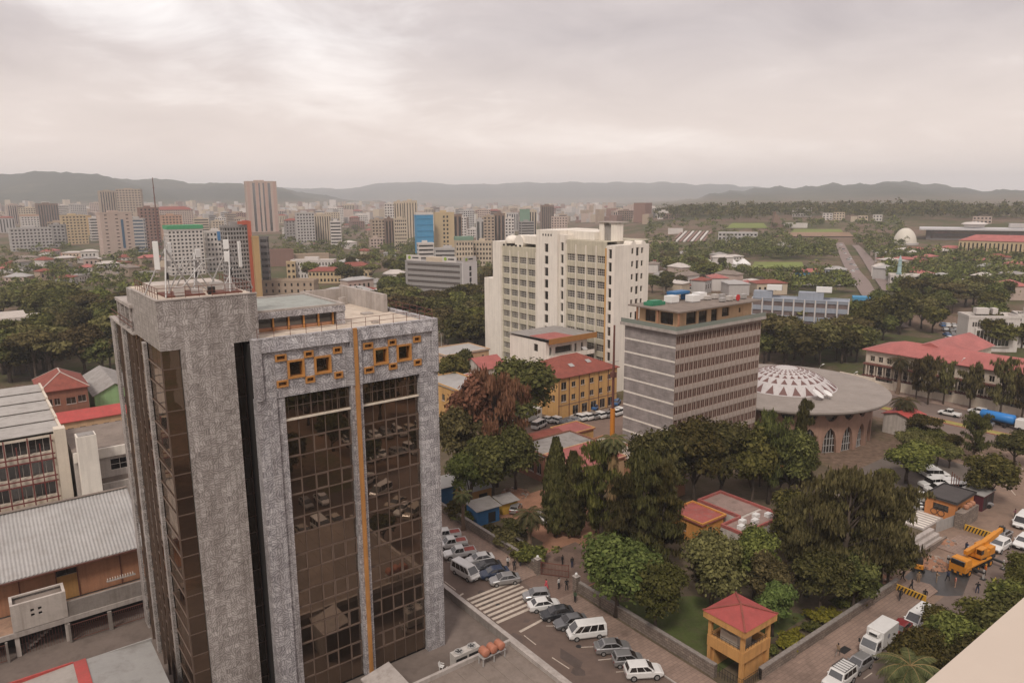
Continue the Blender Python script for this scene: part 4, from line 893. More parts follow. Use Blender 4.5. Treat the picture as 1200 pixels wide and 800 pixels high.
# right wing (olive) recessed 0.6, windows in rows
def wing(v0, v1, rec, z_top, cols, rows, zlast, wh):
    W = v1 - v0; ops = []
    for k in range(rows):
        z = zlast - k * ff
        for i in range(cols): p = W / cols; ops.append((i * p + .28, (i + 1) * p - .28, z, z + wh))
    a = MB(); facade(a, (rec, v1), (0, -1), W, 0, z_top, ops, .35)
    a.quad((rec, v0, z_top), (rec, v1, z_top), (18, v1, z_top), (18, v0, z_top)); a.build('olive_wall', OLIVE, o)
    windows(o, (rec, v1), (0, -1), ops, .35, WHITE, PALEGL, 5, 3, .09)
    for i in range(cols + 1): y = v1 - i * W / cols; cbox('rib', WHITE, o, rec - .22, rec + .02, y - .12, y + .12, 3.0, z_top - 1.2)
    return ops
wing(3.4, 19.6, .5, 40.4, 4, 11, 34.6, 2.0)
wing(33.3, 50.4, .5, 37.2, 4, 11, 32.2, 2.0)
def slab(name, m, x0, x1, y0, y1, z0, z1, ops_l=(), ops_f=(), dep=.3, nx=1, nz=1, gl=DARKGL):
    b = MB(); facade(b, (x0, y1), (0, -1), y1 - y0, z0, z1, list(ops_l), dep); facade(b, (x0, y0), (1, 0), x1 - x0, z0, z1, list(ops_f), dep)
    facade(b, (x1, y0), (0, 1), y1 - y0, z0, z1, [], dep); facade(b, (x1, y1), (-1, 0), x1 - x0, z0, z1, [], dep); b.quad((x0, y0, z1), (x1, y0, z1), (x1, y1, z1), (x0, y1, z1))
    b.build(name, m, o)
    windows(o, (x0, y1), (0, -1), ops_l, dep, WHITE, gl, nx, nz, .07); windows(o, (x0, y0), (1, 0), ops_f, dep, WHITE, gl, nx, nz, .07)
slit = lambda x, w, n, z0: [(x, x + w, z0 + k * ff, z0 + k * ff + 2.5) for k in range(n)]
slab('end_slab', WHITE, 0, 13.0, 0, 3.0, 0, 39.6, slit(.7, 1.2, 11, 1.6), [p for x in (6.2, 8.0, 9.9) for p in [(x, x + (1.1 if x == 8.0 else .9), 2.0 + k * ff + (0 if x == 8.0 else .6), 4.3 + k * ff - (0 if x == 8.0 else .1)) for k in range(11)]])
slab('end_block', WHITE, 1.6, 12.7, 3.003, 14, 0, 39.3)
slab('stair_slab', WHITE, -.9, 15, 22.0, 31.5, 0, 42.9, slit(3.8, 1.7, 11, 2.0), [])
slab('lift_slab', WHITE, -.1, 15, 19.7, 21.97, 0, 41.7, slit(.55, 1.2, 11, 2.6))
cbox('roof_pavilion', WHITE, o, 3, 14, 11, 21.9, 40.45, 42.7)
slab('gap_slab', CREAM, .3, 15, 31.55, 33.25, 0, 38.5, [(.5, 1.2, 1.5 + k * 1.72, 2.7 + k * 1.72) for k in range(21)], [])
slab('left_slab', WHITE, -.1, 16, 50.45, 54.7, 0, 38.6); slab('left_low_slab', WHITE, .2, 16, 54.75, 60.0, 0, 26.5)
cbox('yellow_pilaster', YELLOW, o, -.25, .6, 3.03, 3.38, 0, 38.8)
MB().box(3.2, 15.9, 3.2, 50.4, 38.0, 38.2).build('roof', ROOFGREY, o)
for x, z in ((6.4, 39.6), (10.2, 39.6)): MB().tube([(x + .6, .05, z), (x + .6, 2.95, z)], .9, 16).build('roof_arch', WHITE, o)
cbox('lift_tower', WHITE, o, 5, 7.2, 4.2, 6.6, 39.4, 45); cbox('lift_tower', WHITE, o, 5, 7.2, 9.4, 11.2, 39.4, 45.2); cbox('lift_grille', ROOFGREY, o, 5.4, 7.0, 6.63, 9.37, 39.4, 44.6); cbox('lift_roof', CONC_L, o, 4.6, 9, 3.8, 11.6, 45.23, 45.5)
cbox('roof_room', WHITE, o, 2.5, 12, 36, 45, 38.25, 40.6)
MB().lathe([(0.05, 40.55), (1.2, 40.3), (2.1, 39.6), (2.4, 38.7), (2.2, 38.0)], 20).build('roof_dome', WHITE, o, (4.0, 49.5, 0), smooth=True)
MB().tube([(2.0, 43.6, 38.6), (6, 43.6, 38.6)], 2.2, 16).build('roof_vault', WHITE, o)
for i in range(4): cbox('vent', BLACKM, o, -.93, -.9, 18.6 + i * 1.2 + 5.9, 19.1 + i * 1.2 + 5.9, 41.2, 41.8)
for i in range(5): cbox('roof_vent', DARK, o, .47, .5, 40.5 + i * 2.1, 41.6 + i * 2.1, 37.3, 37.9)

# brown brick office
BU, BV, BW, BD, BH = 98.6, 82.8, 25.1, 12.4, 28.4
o = gthing('brick_office', 'grey-brown brick office slab with rows of narrow windows and rooftop pavilion', 'building', BU, BV)
fh = 2.58; NB = 20
ops = [(i * BW / NB + .13 + j * .53, i * BW / NB + .57 + j * .53, BH - 2.05 - k * fh, BH - .6 - k * fh) for k in range(10) for i in range(NB) for j in range(2)]
TAN = surf('tan_panel', (0.34, 0.265, 0.22), .12, .6, .85, streak=.3)
mb = MB(); facade(mb, (0, 0), (1, 0), BW, 0, BH, ops, .13); mb.build('window_wall', TAN, o)
windows(o, (0, 0), (1, 0), ops, .13, surf('rust_frame', (0.17, 0.065, 0.045), .2, 1, .7), surf('rust_blind_glass', (0.06, 0.028, 0.022), .6, .6, .3), 1, 2, .07)
for i in range(NB + 1): cbox('pilaster', TAN, o, max(0, i * BW / NB - .08), min(BW, i * BW / NB + .08), -.07, -.003, .3, BH - .4)
for k in range(10): cbox('spandrel_band', surf('pale_tan_band', (0.40, 0.325, 0.28), .12, .6, .85, streak=.3), o, 0, BW, -.05, -.001, BH - 2.06 - .98 - k * fh, BH - 2.14 - k * fh)
mb = MB(); mb.quad((0, BD, 0), (0, 0, 0), (0, 0, BH), (0, BD, BH)); mb.quad((BW, 0, 0), (BW, BD, 0), (BW, BD, BH), (BW, 0, BH)); mb.quad((BW, BD, 0), (0, BD, 0), (0, BD, BH), (BW, BD, BH)); mb.build('brick_wall', BROWNBR, o)
for k in range(10): cbox('white_band', WHITE, o, -.05, -.003, 0, BD, BH - 2.75 - k * fh, BH - 2.45 - k * fh)
sbox(o, 'roof_slab', CONC_L, -.7, BW + .7, -.7, BD + .7, BH + .003, BH + .55)
GLR = glass('pale_green_glass', (.7, .75, .7), .12, .1, (.22, .25, .22))
for a in ((-.6, BW + .6, -.62, -.58), (-.62, -.58, -.57, BD + .5)): cbox('glass_balustrade', GLR, o, *a, BH + .56, BH + 1.35)
pz = BH + .56; pops = [(4.5, 7.3, pz + .3, pz + 2.5), (8.0, 10.4, pz + .1, pz + 2.4), (11.6, 13.4, pz + .1, pz + 2.4), (14.8, 17.0, pz + .7, pz + 2.4), (20.0, 20.6, pz + 1, pz + 1.9)]
mb = MB(); facade(mb, (2.2, 1.6), (1, 0), BW - 3.2, pz, pz + 3.0, [(a - 2.2, b - 2.2, c, d) for a, b, c, d in pops], .3); facade(mb, (2.2, BD - 1.5), (0, -1), BD - 3.1, pz, pz + 3, [(1.5, 4, pz + .3, pz + 2.5), (5.2, 8.2, pz + .3, pz + 2.5)], .3)
facade(mb, (BW - 1, 1.6), (0, 1), BD - 3.1, pz, pz + 3, [], .3); facade(mb, (BW - 1, BD - 1.5), (-1, 0), BW - 3.2, pz, pz + 3, [], .3); mb.build('pavilion_wall', PEACH, o)
windows(o, (2.2, 1.6), (1, 0), [(a - 2.2, b - 2.2, c, d) for a, b, c, d in pops], .3, BLACKM, DARKGL, 3, 1, .06); windows(o, (2.2, BD - 1.5), (0, -1), [(1.5, 4, pz + .3, pz + 2.5), (5.2, 8.2, pz + .3, pz + 2.5)], .3, BLACKM, DARKGL, 3, 1, .06)
MB().box(.4, BW - .3, -.2, BD - .2, pz + 3.003, pz + 3.25).build('pavilion_roof', ROOFBROWN, o)
for x, y in ((.7, .1), (.7, 5), (.7, 10)): cbox('pavilion_post', PLY, o, x, x + .3, y, y + .3, pz, pz + 3)
def rooftop(name, label, cat, u, v, z, parts):
    t = gthing(name, label, cat, u, v, z)
    for n_, m_, a in parts: MB().bevbox(*a, .04).build(n_, m_, t)
    t.scale = (.72, .72, .62)
TARPG = surf('green_tarpaulin', (0.04, 0.20, 0.11), .2, 1, .5); TARPB = surf('blue_tarpaulin', (0.04, 0.14, 0.30), .2, 1, .5)
rz = pz + 3.26
rooftop('covered_stack', 'heap under bright green tarpaulin on the brick office roof', 'tarpaulin', 100.4, 90.2, rz, [('cover', TARPG, (0, 5, 0, 3, 0, 1.0)), ('cover_top', TARPG, (.8, 4.2, .4, 2.6, 1.01, 1.4))])
for i, (u, v, c) in enumerate(((105.5, 90, 'leftmost'), (109.5, 88.2, 'middle'), (113.2, 89.6, 'rightmost'))):
    rooftop('water_tank', '%s white water tank on the brick office roof' % c, 'water tank', u, v, rz, [('tank', WPAINT, (0, 3, 0, 2.6, .3, 2.3)), ('base', STEEL, (.1, 2.9, .1, 2.5, 0, .29))])
rooftop('blue_awning', 'bright blue awning frame among tanks on the brick office roof', 'awning', 108.0, 91.3, rz, [('cover', TARPB, (0, 6, 0, 3, 2.2, 3.0)), ('side', TARPB, (0, .3, .2, 2.8, 0, 2.19)), ('side', TARPB, (5.6, 5.9, .2, 2.8, 0, 2.19))])
for i in range(7): rooftop('roof_unit', '%s small grey plant box along the brick office roof edge' % ordinal(i), 'air conditioner', 114.5 + (i % 4) * 2.2, 85.3 + (i // 4) * 3.4, rz, [('casing', ACW if i % 3 else SHEET, (0, 1.6, 0, 1.2, .2, 1.3 + .3 * (i % 2))), ('skid', BLACKM, (.1, 1.5, .1, 1.1, 0, .19))])
mb = MB(); mb.lathe([(1.0, 0), (1.0, .12), (.01, .12)], 20); t = gthing('round_sign', 'round red sign disc standing on the brick office roof', 'sign', 117.8, 84.2, rz + .75); t.scale = (.62, .62, .62); q = mb.build('disc', surf('sign_red', (.5, .03, .03), .05, 1, .5), t); q.rotation_euler = (R(90), 0, 0); cbox('post', STEEL, t, -.06, .06, .02, .12, -1.2, -1.0)

# round hall with patterned dome
CU, CV, CR, CZ = 145.8, 90.3, 21.6, 9.8
o = gthing('round_hall', 'round brick hall with wide flat rim and dome patterned with dark triangles', 'building', CU, CV, -1.4); CZ += 1.4
BRK = surf('tan_brick', (0.33, 0.20, 0.145), .16, .8, .9, streak=.35)
MB().lathe([(17.2, CZ - .7), (CR - .3, CZ - .7), (CR, CZ - .35), (CR, CZ), (CR - .25, CZ + .02), (10.6, CZ + .27)], 96).build('rim_roof', surf('rim_felt', (0.285, 0.245, 0.215), .14, .25, .85, dirt=.35, dirtc=(.2, .16, .135)), o)
# drum: 24 bays, each with tall pointed arch below and half-round window above
nb = 26; rd = 18.2
drum = MB(); gl_ = []
drum.lathe([(rd, 7.2), (rd, 8.0)], 96); drum.lathe([(rd - .05, 10.3), (rd - .05, CZ - .7)], 96)
for b in range(nb):
    a0 = 6.2832 * b / nb; a1 = 6.2832 * (b + 1) / nb
    def PT(t, z, r=rd): a = a0 + (a1 - a0) * t; return (r * math.cos(a), r * math.sin(a), z)
    # lower arch outline (opening), from t=.16 to .84, tapering legs
    arch = [(.10, 0), (.13, 2.0), (.16, 3.6), (.22, 5.0), (.32, 6.1), (.5, 6.8), (.68, 6.1), (.78, 5.0), (.84, 3.6), (.87, 2.0), (.90, 0)]
    def strip(ol, zb_or, top):
        for (t0, z0), (t1, z1) in zip(ol, ol[1:]):
            drum.quad(PT(t0, z0), PT(t1, z1), PT(t1, top), PT(t0, top)); drum.quad(PT(t0, z0), PT(t0, z0, rd - .9), PT(t1, z1, rd - .9), PT(t1, z1))
    strip(arch, 0, 7.2); drum.quad(PT(0, 0), PT(.10, 0), PT(.10, 7.2), PT(0, 7.2)); drum.quad(PT(.90, 0), PT(1, 0), PT(1, 7.2), PT(.90, 7.2))
    # upper window: semicircle hanging from the rim
    semi = [(.14, 10.3), (.17, 9.5), (.26, 8.75), (.38, 8.3), (.5, 8.12), (.62, 8.3), (.74, 8.75), (.83, 9.5), (.86, 10.3)]
    for (t0, z0), (t1, z1) in zip(semi, semi[1:]):
        drum.quad(PT(t0, 8.0), PT(t1, 8.0), PT(t1, z1), PT(t0, z0)); drum.quad(PT(t0, z0), PT(t1, z1), PT(t1, z1, rd - .8), PT(t0, z0, rd - .8))
    drum.quad(PT(0, 8), PT(.14, 8), PT(.14, 10.3), PT(0, 10.3)); drum.quad(PT(.86, 8), PT(1, 8), PT(1, 10.3), PT(.86, 10.3))
    g = MB(); g.add([PT(t, z, rd - .7) for t, z in arch], [tuple(range(len(arch)))[::-1]]); w_ = g.build('arch_window', DARKGL, o)
    f = MB()
    for t in (.28, .42, .58, .72): f.bar(PT(t, 0.2, rd - .62), PT(t, 5.2 if t in (.28, .72) else 6.3, rd - .62), .12, .12)
    for z in (1.4, 2.9, 4.4): f.bar(PT(.15, z, rd - .62), PT(.85, z, rd - .62), .1, .1)
    f.build('arch_bars', STEEL, w_)
    g = MB(); g.add([PT(t, z, rd - .6) for t, z in semi], [tuple(range(len(semi)))]); g.build('upper_window', DARKGL, o)
drum.build('drum', BRK, o)
# dome: rows of white facets and dark triangles, each triangle its own piece
DR, DZ = 10.9, 4.1
WD = surf('dome_white', (0.50, 0.46, 0.445), .08, .5, .7, streak=.2); BD_ = surf('dome_brown', (0.165, 0.09, 0.08), .15, .6, .7)
def DP(r, a, lift=0.0):
    z = CZ + .25 + DZ * (1 - (r / DR) ** 2) + lift; return (r * math.cos(a), r * math.sin(a), z)
dm = MB(); ns = 72; rr = [10.9, 9.2, 7.6, 6.0, 4.4, 3.0, 2.0, 1.0, .05]
for k in range(len(rr) - 1):
    for i in range(ns): a, b = 6.2832 * i / ns, 6.2832 * (i + 1) / ns; dm.quad(DP(rr[k], a), DP(rr[k], b), DP(rr[k + 1], b), DP(rr[k + 1], a))
dm.build('dome_shell', WD, o, smooth=True)
nt_ = 24
for k, (ra, rb) in enumerate(((10.7, 8.6), (8.0, 6.6), (6.15, 5.1), (4.75, 4.0), (3.7, 3.1), (2.85, 2.4))):
    tm = MB(); a, b = -2.0 / nt_, 2.0 / nt_; rm_ = (ra + rb) / 2
    p = [DP(ra, a, .05), DP(ra, b, .05), DP(rm_, b * .5, .06), DP(rb, 0, .06), DP(rm_, a * .5, .06)]
    lo = [(x, y, z - .1) for x, y, z in p]
    tm.add(p + lo, [(0, 1, 2, 3, 4), (0, 5, 6, 1), (1, 6, 7, 2), (2, 7, 8, 3), (3, 8, 9, 4), (4, 9, 5, 0)])
    me = tm.mesh('dome_triangle', BD_)
    for i in range(nt_): put('dome_triangle', me, o, (0, 0, 0), 6.2832 * i / nt_)
def dish(label, u, v, z, r, tilt, yaw):
    t = gthing('satellite_dish', label, 'satellite dish', u, v, z, yaw)
    d = MB().lathe([(.02, .0), (r * .4, .05), (r * .75, .17), (r, .32), (r * .98, .36), (r * .74, .21), (r * .38, .08), (.02, .04)], 20).build('dish', WPAINT, t, (0, 0, 1.1), smooth=True); d.rotation_euler = (R(tilt), 0, 0)
    for a in (0, 2.1, 4.2): MB().bar((.5 * math.cos(a), .5 * math.sin(a), 0), (0, 0, 1.1), .06).build('leg', STEEL, t)
dish('larger white satellite dish on the round hall roof in front of the dome', CU - 6.2, CV - 11.4, CZ - 1.2, 1.35, 35, .3); dish('smaller white satellite dish beside the larger one on the round hall', CU - 4.2, CV - 12.4, CZ - 1.2, 1.0, 30, .1)

# long building with red sheet roof
o = gthing('red_roof_block', 'long cream two-storey block with bright red hipped roof by the boulevard', 'building', 199, 30)
L, D = 69.0, 14; zt = 9.6
u1 = [(1.2 + i * 2.28, 2.5 + i * 2.28, 6.6, 8.2) for i in range(29)]; u2 = [(1.0 + i * 2.28, 2.7 + i * 2.28, 3.0, 5.6) for i in range(29)]
mb = MB(); facade(mb, (0, L), (0, -1), L, 0, zt, u1 + u2, .35); facade(mb, (0, 0), (1, 0), D, 0, zt, [], .3); facade(mb, (D, 0), (0, 1), L, 0, zt, [], .3); facade(mb, (D, L), (-1, 0), D, 0, zt, [], .3); mb.build('wall', surf('pale_cream_wall', (.56, .48, .39), .1, .4, .85, streak=.35, dirtc=(.25, .19, .15)), o)
windows(o, (0, L), (0, -1), u1, .35, CREAM, DARKGL, 2, 1, .08); windows(o, (0, L), (0, -1), u2, .35, CREAM, DARKGL, 2, 2, .12)
for i in range(31): y = .2 + i * 2.28; cbox('veranda_post', BLACKM, o, -1.5, -1.3, y - .1, y + .1, 0, 5.9)
for z in (2.6, 5.9): cbox('veranda_beam', RUST, o, -1.6, -.02, 0, L, z, z + .3)
for i in range(30): cbox('veranda_frame', CREAM, o, -1.36, -1.2, .95 + i * 2.28, 1.15 + i * 2.28, 3.0, 5.6) ; cbox('veranda_frame', CREAM, o, -1.36, -1.2, 1.75 + i * 2.28, 1.95 + i * 2.28, 3.0, 5.6)
rm = MB(); a, b = hip(rm, 0, D, 0, L, zt + .25, 2.5, .9); ro = rm.build('roof', PINKROOF, o)
rm = MB(); rm.loft([[(D / 2 - 1, 48, 10.2), (D / 2 - 1, 55, 13.0), (D / 2 - 1, 62, 10.2)], [(D + 17, 48, 10.2), (D + 17, 55, 13.0), (D + 17, 62, 10.2)]]); rm.build('wing_roof', PINKROOF, o); cbox('wing_wall', CREAM, o, D - .1, D + 16.5, 48.8, 61.2, 0, 10.18)
o2 = gthing('garden_wall', 'cream perimeter wall with brown panels before the red-roofed block', 'wall', 196.6, 45)
for i in range(12): y = i * 5; cbox('wall_panel', CREAM, o2, 0, .3, y + .05, y + 4.95, 0, 2.6 if i % 3 else 2.0); cbox('post', CREAM, o2, -.1, .4, y - .25, y + .045, 0, 2.9)
# yellow building with rust-red roof
o = simple_house('ochre_building', 'three-storey ochre building with rust-red hipped roof beside parked cars', 109, 126.5, 19.5, 14.5, 9.9, YELLOW, TILEROOF, 3.4, [(.9 + i * 3.0 + (.0), 2.6 + i * 3.0, 7.0 + 0, 8.9) if i == 0 else (1.2 + i * 3.0, 2.5 + i * 3.0, 7.3, 8.6) for i in range(6)] + [(.9 + i * 3.0, 2.6 + i * 3.0, 4.0, 5.9) if i == 0 else (1.2 + i * 3.0, 2.5 + i * 3.0, 4.1, 5.5) for i in range(6)] + [(1.6 + i * 3.0, 3.5 + i * 3.0, .3, 2.6) for i in range(1, 6)], [(2 + i * 3.4, 3.0 + i * 3.4, z, z + 1.5) for i in range(4) for z in (4.1, 7.1)], cat='building')
sbox(o, 'string_course', surf('brown_course', (.25, .15, .09), .1, 1, .8), -.06, 19.56, -.06, -.003, 3.1, 3.3)
for i in range(6): cbox('downpipe', RUST, o, .05 + i * 3.25, .2 + i * 3.25, -.14, -.062, 0, 9.9)
for x, y in ((6, 3), (12, 3.4), (15, 8)): MB().quad((x, y - .6, 10.3 + (y - .6 + .5) * .44), (x + 1.4, y - .6, 10.3 + (y - .6 + .5) * .44), (x + 1.4, y + .6, 10.3 + (y + .6 + .5) * .44), (x, y + .6, 10.3 + (y + .6 + .5) * .44)).build('roof_light', SHEET, o)
# white four-storey block with balconies
o = gthing('balcony_block', 'white four-storey block with balcony bands and part-red roof', 'building', 118, 142)
W, D, zt = 14.5, 15.5, 15.2
ops = [(3.2, 9.0, 1.3 + k * 3.5, 3.1 + k * 3.5) for k in range(4)] + [(x, x + .8, 1.0 + k * 3.5, 3.2 + k * 3.5) for k in range(4) for x in (1.2, 10.0, 12.3)]
mb = MB(); facade(mb, (0, 0), (1, 0), W, 0, zt, ops, .6); lop = [(10.5, 12.2, 12.2, 14.2)]; facade(mb, (0, D), (0, -1), D, 0, zt, lop, .3); facade(mb, (W, 0), (0, 1), D, 0, zt, [], .3); facade(mb, (W, D), (-1, 0), W, 0, zt, [], .3); mb.build('wall', WHITE, o)
windows(o, (0, 0), (1, 0), ops, .6, BLACKM, DARKGL, 3, 1, .08); windows(o, (0, D), (0, -1), lop, .3, BLACKM, DARKGL, 2, 1, .08)
for k in range(4): MB().box(-.3, W + 1.2, -1.6, -.02, .1 + k * 3.5, .3 + k * 3.5).box(-.3, W + 1.2, -1.7, -1.603, .1 + k * 3.5, 1.25 + k * 3.5).box(-.4, -.303, -1.7, -.02, .1 + k * 3.5, 1.25 + k * 3.5).build('balcony', WHITE, o)
MB().loft([[(-.5, -2.0, zt + .9), (W + 1.4, -2.0, zt + .9), (W + 1.4, D, zt + .4), (-.5, D, zt + .4)], [(-.5, -2.0, zt + 1.1), (W + 1.4, -2.0, zt + 1.1), (W + 1.4, D, zt + .6), (-.5, D, zt + .6)]]).build('roof', ROOFGREY, o)
MB().loft([[(-.6, -2.05, zt + 1.12), (8, -2.05, zt + 1.12), (8, 6, zt + .9), (-.6, 6, zt + .9)], [(-.6, -2.05, zt + 1.2), (8, -2.05, zt + 1.2), (8, 6, zt + 1.0), (-.6, 6, zt + 1.0)]]).build('red_roof_patch', PINKROOF, o); cbox('orange_fascia', surf('brown_orange_fascia', (.34, .16, .05), .15, 1, .7), o, -.7, W + 1.5, -2.3, -2.06, zt - .2, zt + 1.25)
# small houses left of it
simple_house('small_white_house', 'ochre house with pale flat roof just right of the marble tower', 88, 137, 9, 16, 8.0, YELLOW, SHEET, .3, [(1.2, 2.4, 4.6, 6.0), (3.6, 4.8, 4.6, 6.0)], [(2 + i * 3, 3.3 + i * 3, 4.4, 6) for i in range(4)], 'flat')
simple_house('striped_roof_house', 'low house with red and white patched sheet roof behind the rust tree', 96, 147, 9, 9, 6.0, YELLOW, PINKROOF, 1.8, [(1, 2.2, 2, 3.6)], [], 'hip', ridge=WHITE)
simple_house('red_gable_house', 'small house with bright red gable roof left of the white balcony block', 109, 158, 8, 10, 6.2, WHITE2, PINKROOF, 2.4, [], [], 'gablex')
o = simple_house('tan_house', 'tan two-storey house with dark red window bay above the trees', 106, 172, 15, 11, 8.0, PEACH, SHEET, .25, [(12.5, 13.3, 5.2, 6.8)], [], 'flat')
for z in (2.2, 5.0): sbox(o, 'red_bay', RUST, 1.2, 8.4, -.9, -.02, z, z + 2.2); windows(o, (1.2, -.9), (1, 0), [(.4 + i * 2.3, 2.3 + i * 2.3, z + .5, z + 1.9) for i in range(3)], -.02, WHITE2, DARKGL, 2, 1, .08)
# compound buildings behind the cypress
simple_house('tan_hall', 'low brown hall with red roof panel behind the twin cypresses', 81, 88, 10.8, 9.5, 5.6, PEACH, PINKROOF, .15, [(1 + i * 2.4, 2.2 + i * 2.4, 2.6, 4.4) for i in range(4)], [(1 + i * 2.2, 2.3 + i * 2.2, .4, 4.6) for i in range(3)], 'flat', cat='building', frame=PLY)
simple_house('tan_hall', 'low brown hall with pale green-grey roof left of the red panel', 81, 98.0, 13, 7.5, 5.2, BRICKR, ROOFGREY, .3, [], [(1 + i * 2.2, 2.3 + i * 2.2, 1.4, 3.6) for i in range(3)], 'flat', cat='building')
simple_house('long_annex', 'long low wing with pale stained roof and orange end wall in trees', 92.0, 78.6, 5.6, 21, 4.8, PLY, surf('stained_pale_roof', (.42, .36, .31), .2, .4, .9, dirt=.5, dirtc=(.2, .16, .13)), .4, [(1.5, 3, 1.5, 3)], [], 'flat', cat='building')
simple_house('red_shed', 'small ochre shed with flat red roof beside parked cars and the pole', 96.0, 108.0, 7.0, 5.5, 3.6, YELLOW, PINKROOF, .12, [(2, 3, 1.2, 2.4)], [(1, 2, 1.2, 2.4)], 'flat', cat='building')
simple_house('striped_shed', 'low shed with rust ridged roof near the white bus', 86, 107, 8.5, 6, 3.8, WHITE2, TILEROOF, 1.0, [], [], 'gablex', cat='building', ridge=None)
# red flat-roofed L building among the trees
o = gthing('red_roof_annex', 'L-shaped low building with faded red parapet roof among park trees', 'building', 85.5, 58)
REDC = surf('faded_red_screed', (0.36, 0.10, 0.085), .25, .5, .9, dirt=.5, dirtc=(.27, .19, .16))
for a in ((0, 10.5, 0, 4.0), (4.6, 10.5, 4.003, 12)): sbox(o, 'wall', WHITE2, *a, 0, 3.6); MB().box(a[0] + .3, a[1] - .3, a[2] + .3, a[3] - .3, 3.603, 3.7).build('roof', surf('grey_pink_roof', (.30, .21, .18), .2, .4, .9, dirt=.4), o)
for a in ((0, 10.5, 0, .3), (0, .3, .303, 4), (10.2, 10.5, .303, 12), (4.6, 10.197, 11.7, 12), (4.6, 4.9, 4.003, 11.697), (.303, 4.597, 3.7, 4.0)): cbox('parapet', REDC, o, *a, 3.603, 4.1)
for i in range(5): cbox('roof_box', WPAINT, o, 1.2 + i * 1.7, 2.2 + i * 1.7, 1.2 + (i % 2), 2.0 + (i % 2), 3.71, 4.3)
o = simple_house('orange_cabin', 'small orange cabin with red roof in front of the L-shaped building', 84.0, 64.2, 5.2, 6.0, 3.4, surf('bright_orange_render', (.60, .27, .07), .12, .6, .85, streak=.3), REDC, .25, [(1.5, 2.6, 1.4, 2.6)], [(2, 3, 1.4, 2.6)], 'flat', cat='building')
simple_house('orange_cabin', 'orange cabin with cluttered roof beside the round hall', 118.5, 72, 6.5, 5.5, 3.6, surf('bright_orange_render', (.6, .27, .07)), ROOFGREY, .4, [(1.5, 2.6, 1.4, 2.6)], [(1, 2, 1.4, 2.6)], 'flat', cat='building')
simple_house('red_awning_building', 'pavilion with red roof at the right foot of the round hall', 160, 68.5, 6, 6, 4.2, WHITE2, REDROOF, 1.0, [], [], 'gablex', cat='building')
# guard tower
o = gthing('guard_tower', 'two-storey ochre guard tower with square red roof at the street corner', 'building', 61.6, 41.0)
OCH = surf('guard_ochre', (0.56, 0.29, 0.10), .14, .6, .85, streak=.55, dirt=.3, dirtc=(.3, .15, .06))
GW, GD = 5.0, 4.6
for x in (0, GW - .4):
    for y in (0, GD - .4): MB().box(x, x + .4, y, y + .4, 0, 6.2).build('column', OCH, o)
for z0, z1 in ((2.6, 3.9), (5.75, 6.6)):
    for a in ((-.02, GW + .02, -.05, .35), (-.02, GW + .02, GD - .35, GD + .05), (-.05, .35, .353, GD - .353), (GW - .35, GW + .05, .353, GD - .353)): cbox('band', OCH, o, *a, z0, z1)
for a in ((-.4, GW + .4, -.45, -.06), (-.4, GW + .4, GD + .06, GD + .45), (-.45, -.06, -.057, GD + .057), (GW + .06, GW + .45, -.057, GD + .057)): cbox('eaves', OCH, o, *a, 6.0, 6.75)
sbox(o, 'floor', CONC, .36, GW - .36, .36, GD - .36, 2.65, 2.85)
sbox(o, 'back_wall', OCH, .4, GW - .4, GD - .7, GD - .36, .02, 2.6); sbox(o, 'side_wall', OCH, 1.2, GW - .4, .36, .6, .02, 2.1); sbox(o, 'booth', surf('pale_booth', (.5, .42, .34), .1, 1, .8), .9, 3.6, 1.4, 3.6, 2.86, 4.7)
MB().quad((-.5, -.5, 6.76), (GW + .5, -.5, 6.76), (GW + .5, GD + .5, 6.76), (-.5, GD + .5, 6.76)).build('soffit', OCH, o)
rm = MB(); c = (GW / 2, GD / 2, 7.75); q = [(-.5, -.5, 6.8), (GW + .5, -.5, 6.8), (GW + .5, GD + .5, 6.8), (-.5, GD + .5, 6.8)]
for i in range(4): rm.add([q[i], q[(i + 1) % 4], c], [(0, 1, 2)])
ro = rm.build('roof', surf('guard_red_roof', (.335, .070, .062), .18, .8, .75, dirt=.3, dirtc=(.2, .06, .05)), o)
for p in q: MB().bar((p[0], p[1], 6.86), (c[0], c[1], c[2] + .04), .2, .08).build('hip_cap', TILEROOF, ro)
railing(o, [(.2, .15), (GW - .2, .15)], 3.9, .5, .5, BLACKM, .03); railing(o, [(.15, .2), (.15, GD - .2)], 3.9, .5, .5, BLACKM, .03)
railing(o, [(-.6, -.5), (-.6, GD + 1), ], .02, 1.3, .35, BLACKM, .03); railing(o, [(-.6, -.5), (GW + .8, -.5)], .02, 1.3, .35, BLACKM, .03)
# blue-grey office, slab, white office on the right and their neighbours are built from pixel bases
# ------------------------------------------------------------------ vehicles
def paint(name, c, metal=0.0, rough=0.32): return surf('paint_' + name, c, .05, 1.0, rough, dirt=.12, dirtc=(.25, .2, .16), coat=.5, metal=metal)
PAINTS = {'white': paint('white', (.70, .68, .65)), 'silver': paint('silver', (.34, .33, .325), .55), 'grey': paint('grey', (.15, .15, .155), .4), 'black': paint('black', (.022, .023, .027)), 'red': paint('red', (.22, .022, .025)), 'blue': paint('blue', (.045, .13, .30)), 'dark blue': paint('dark_blue', (.02, .035, .075)), 'maroon': paint('maroon', (.085, .02, .028)), 'yellow': paint('yellow', (.60, .33, .03)), 'beige': paint('beige', (.42, .36, .29))}
TYRE = surf('tyre_rubber', (.018, .017, .016), .2, 3, .85); RIM = surf('wheel_rim', (.38, .37, .36), .1, 2, .4, metal=.5)
HEADL = glass('headlamp', (.9, .9, .9), .3, .05, (.45, .45, .43)); TAILL = surf('tail_lamp', (.30, .018, .014), .1, 1, .3); TRIM = surf('black_trim', (.03, .028, .027), .2, 2, .6)
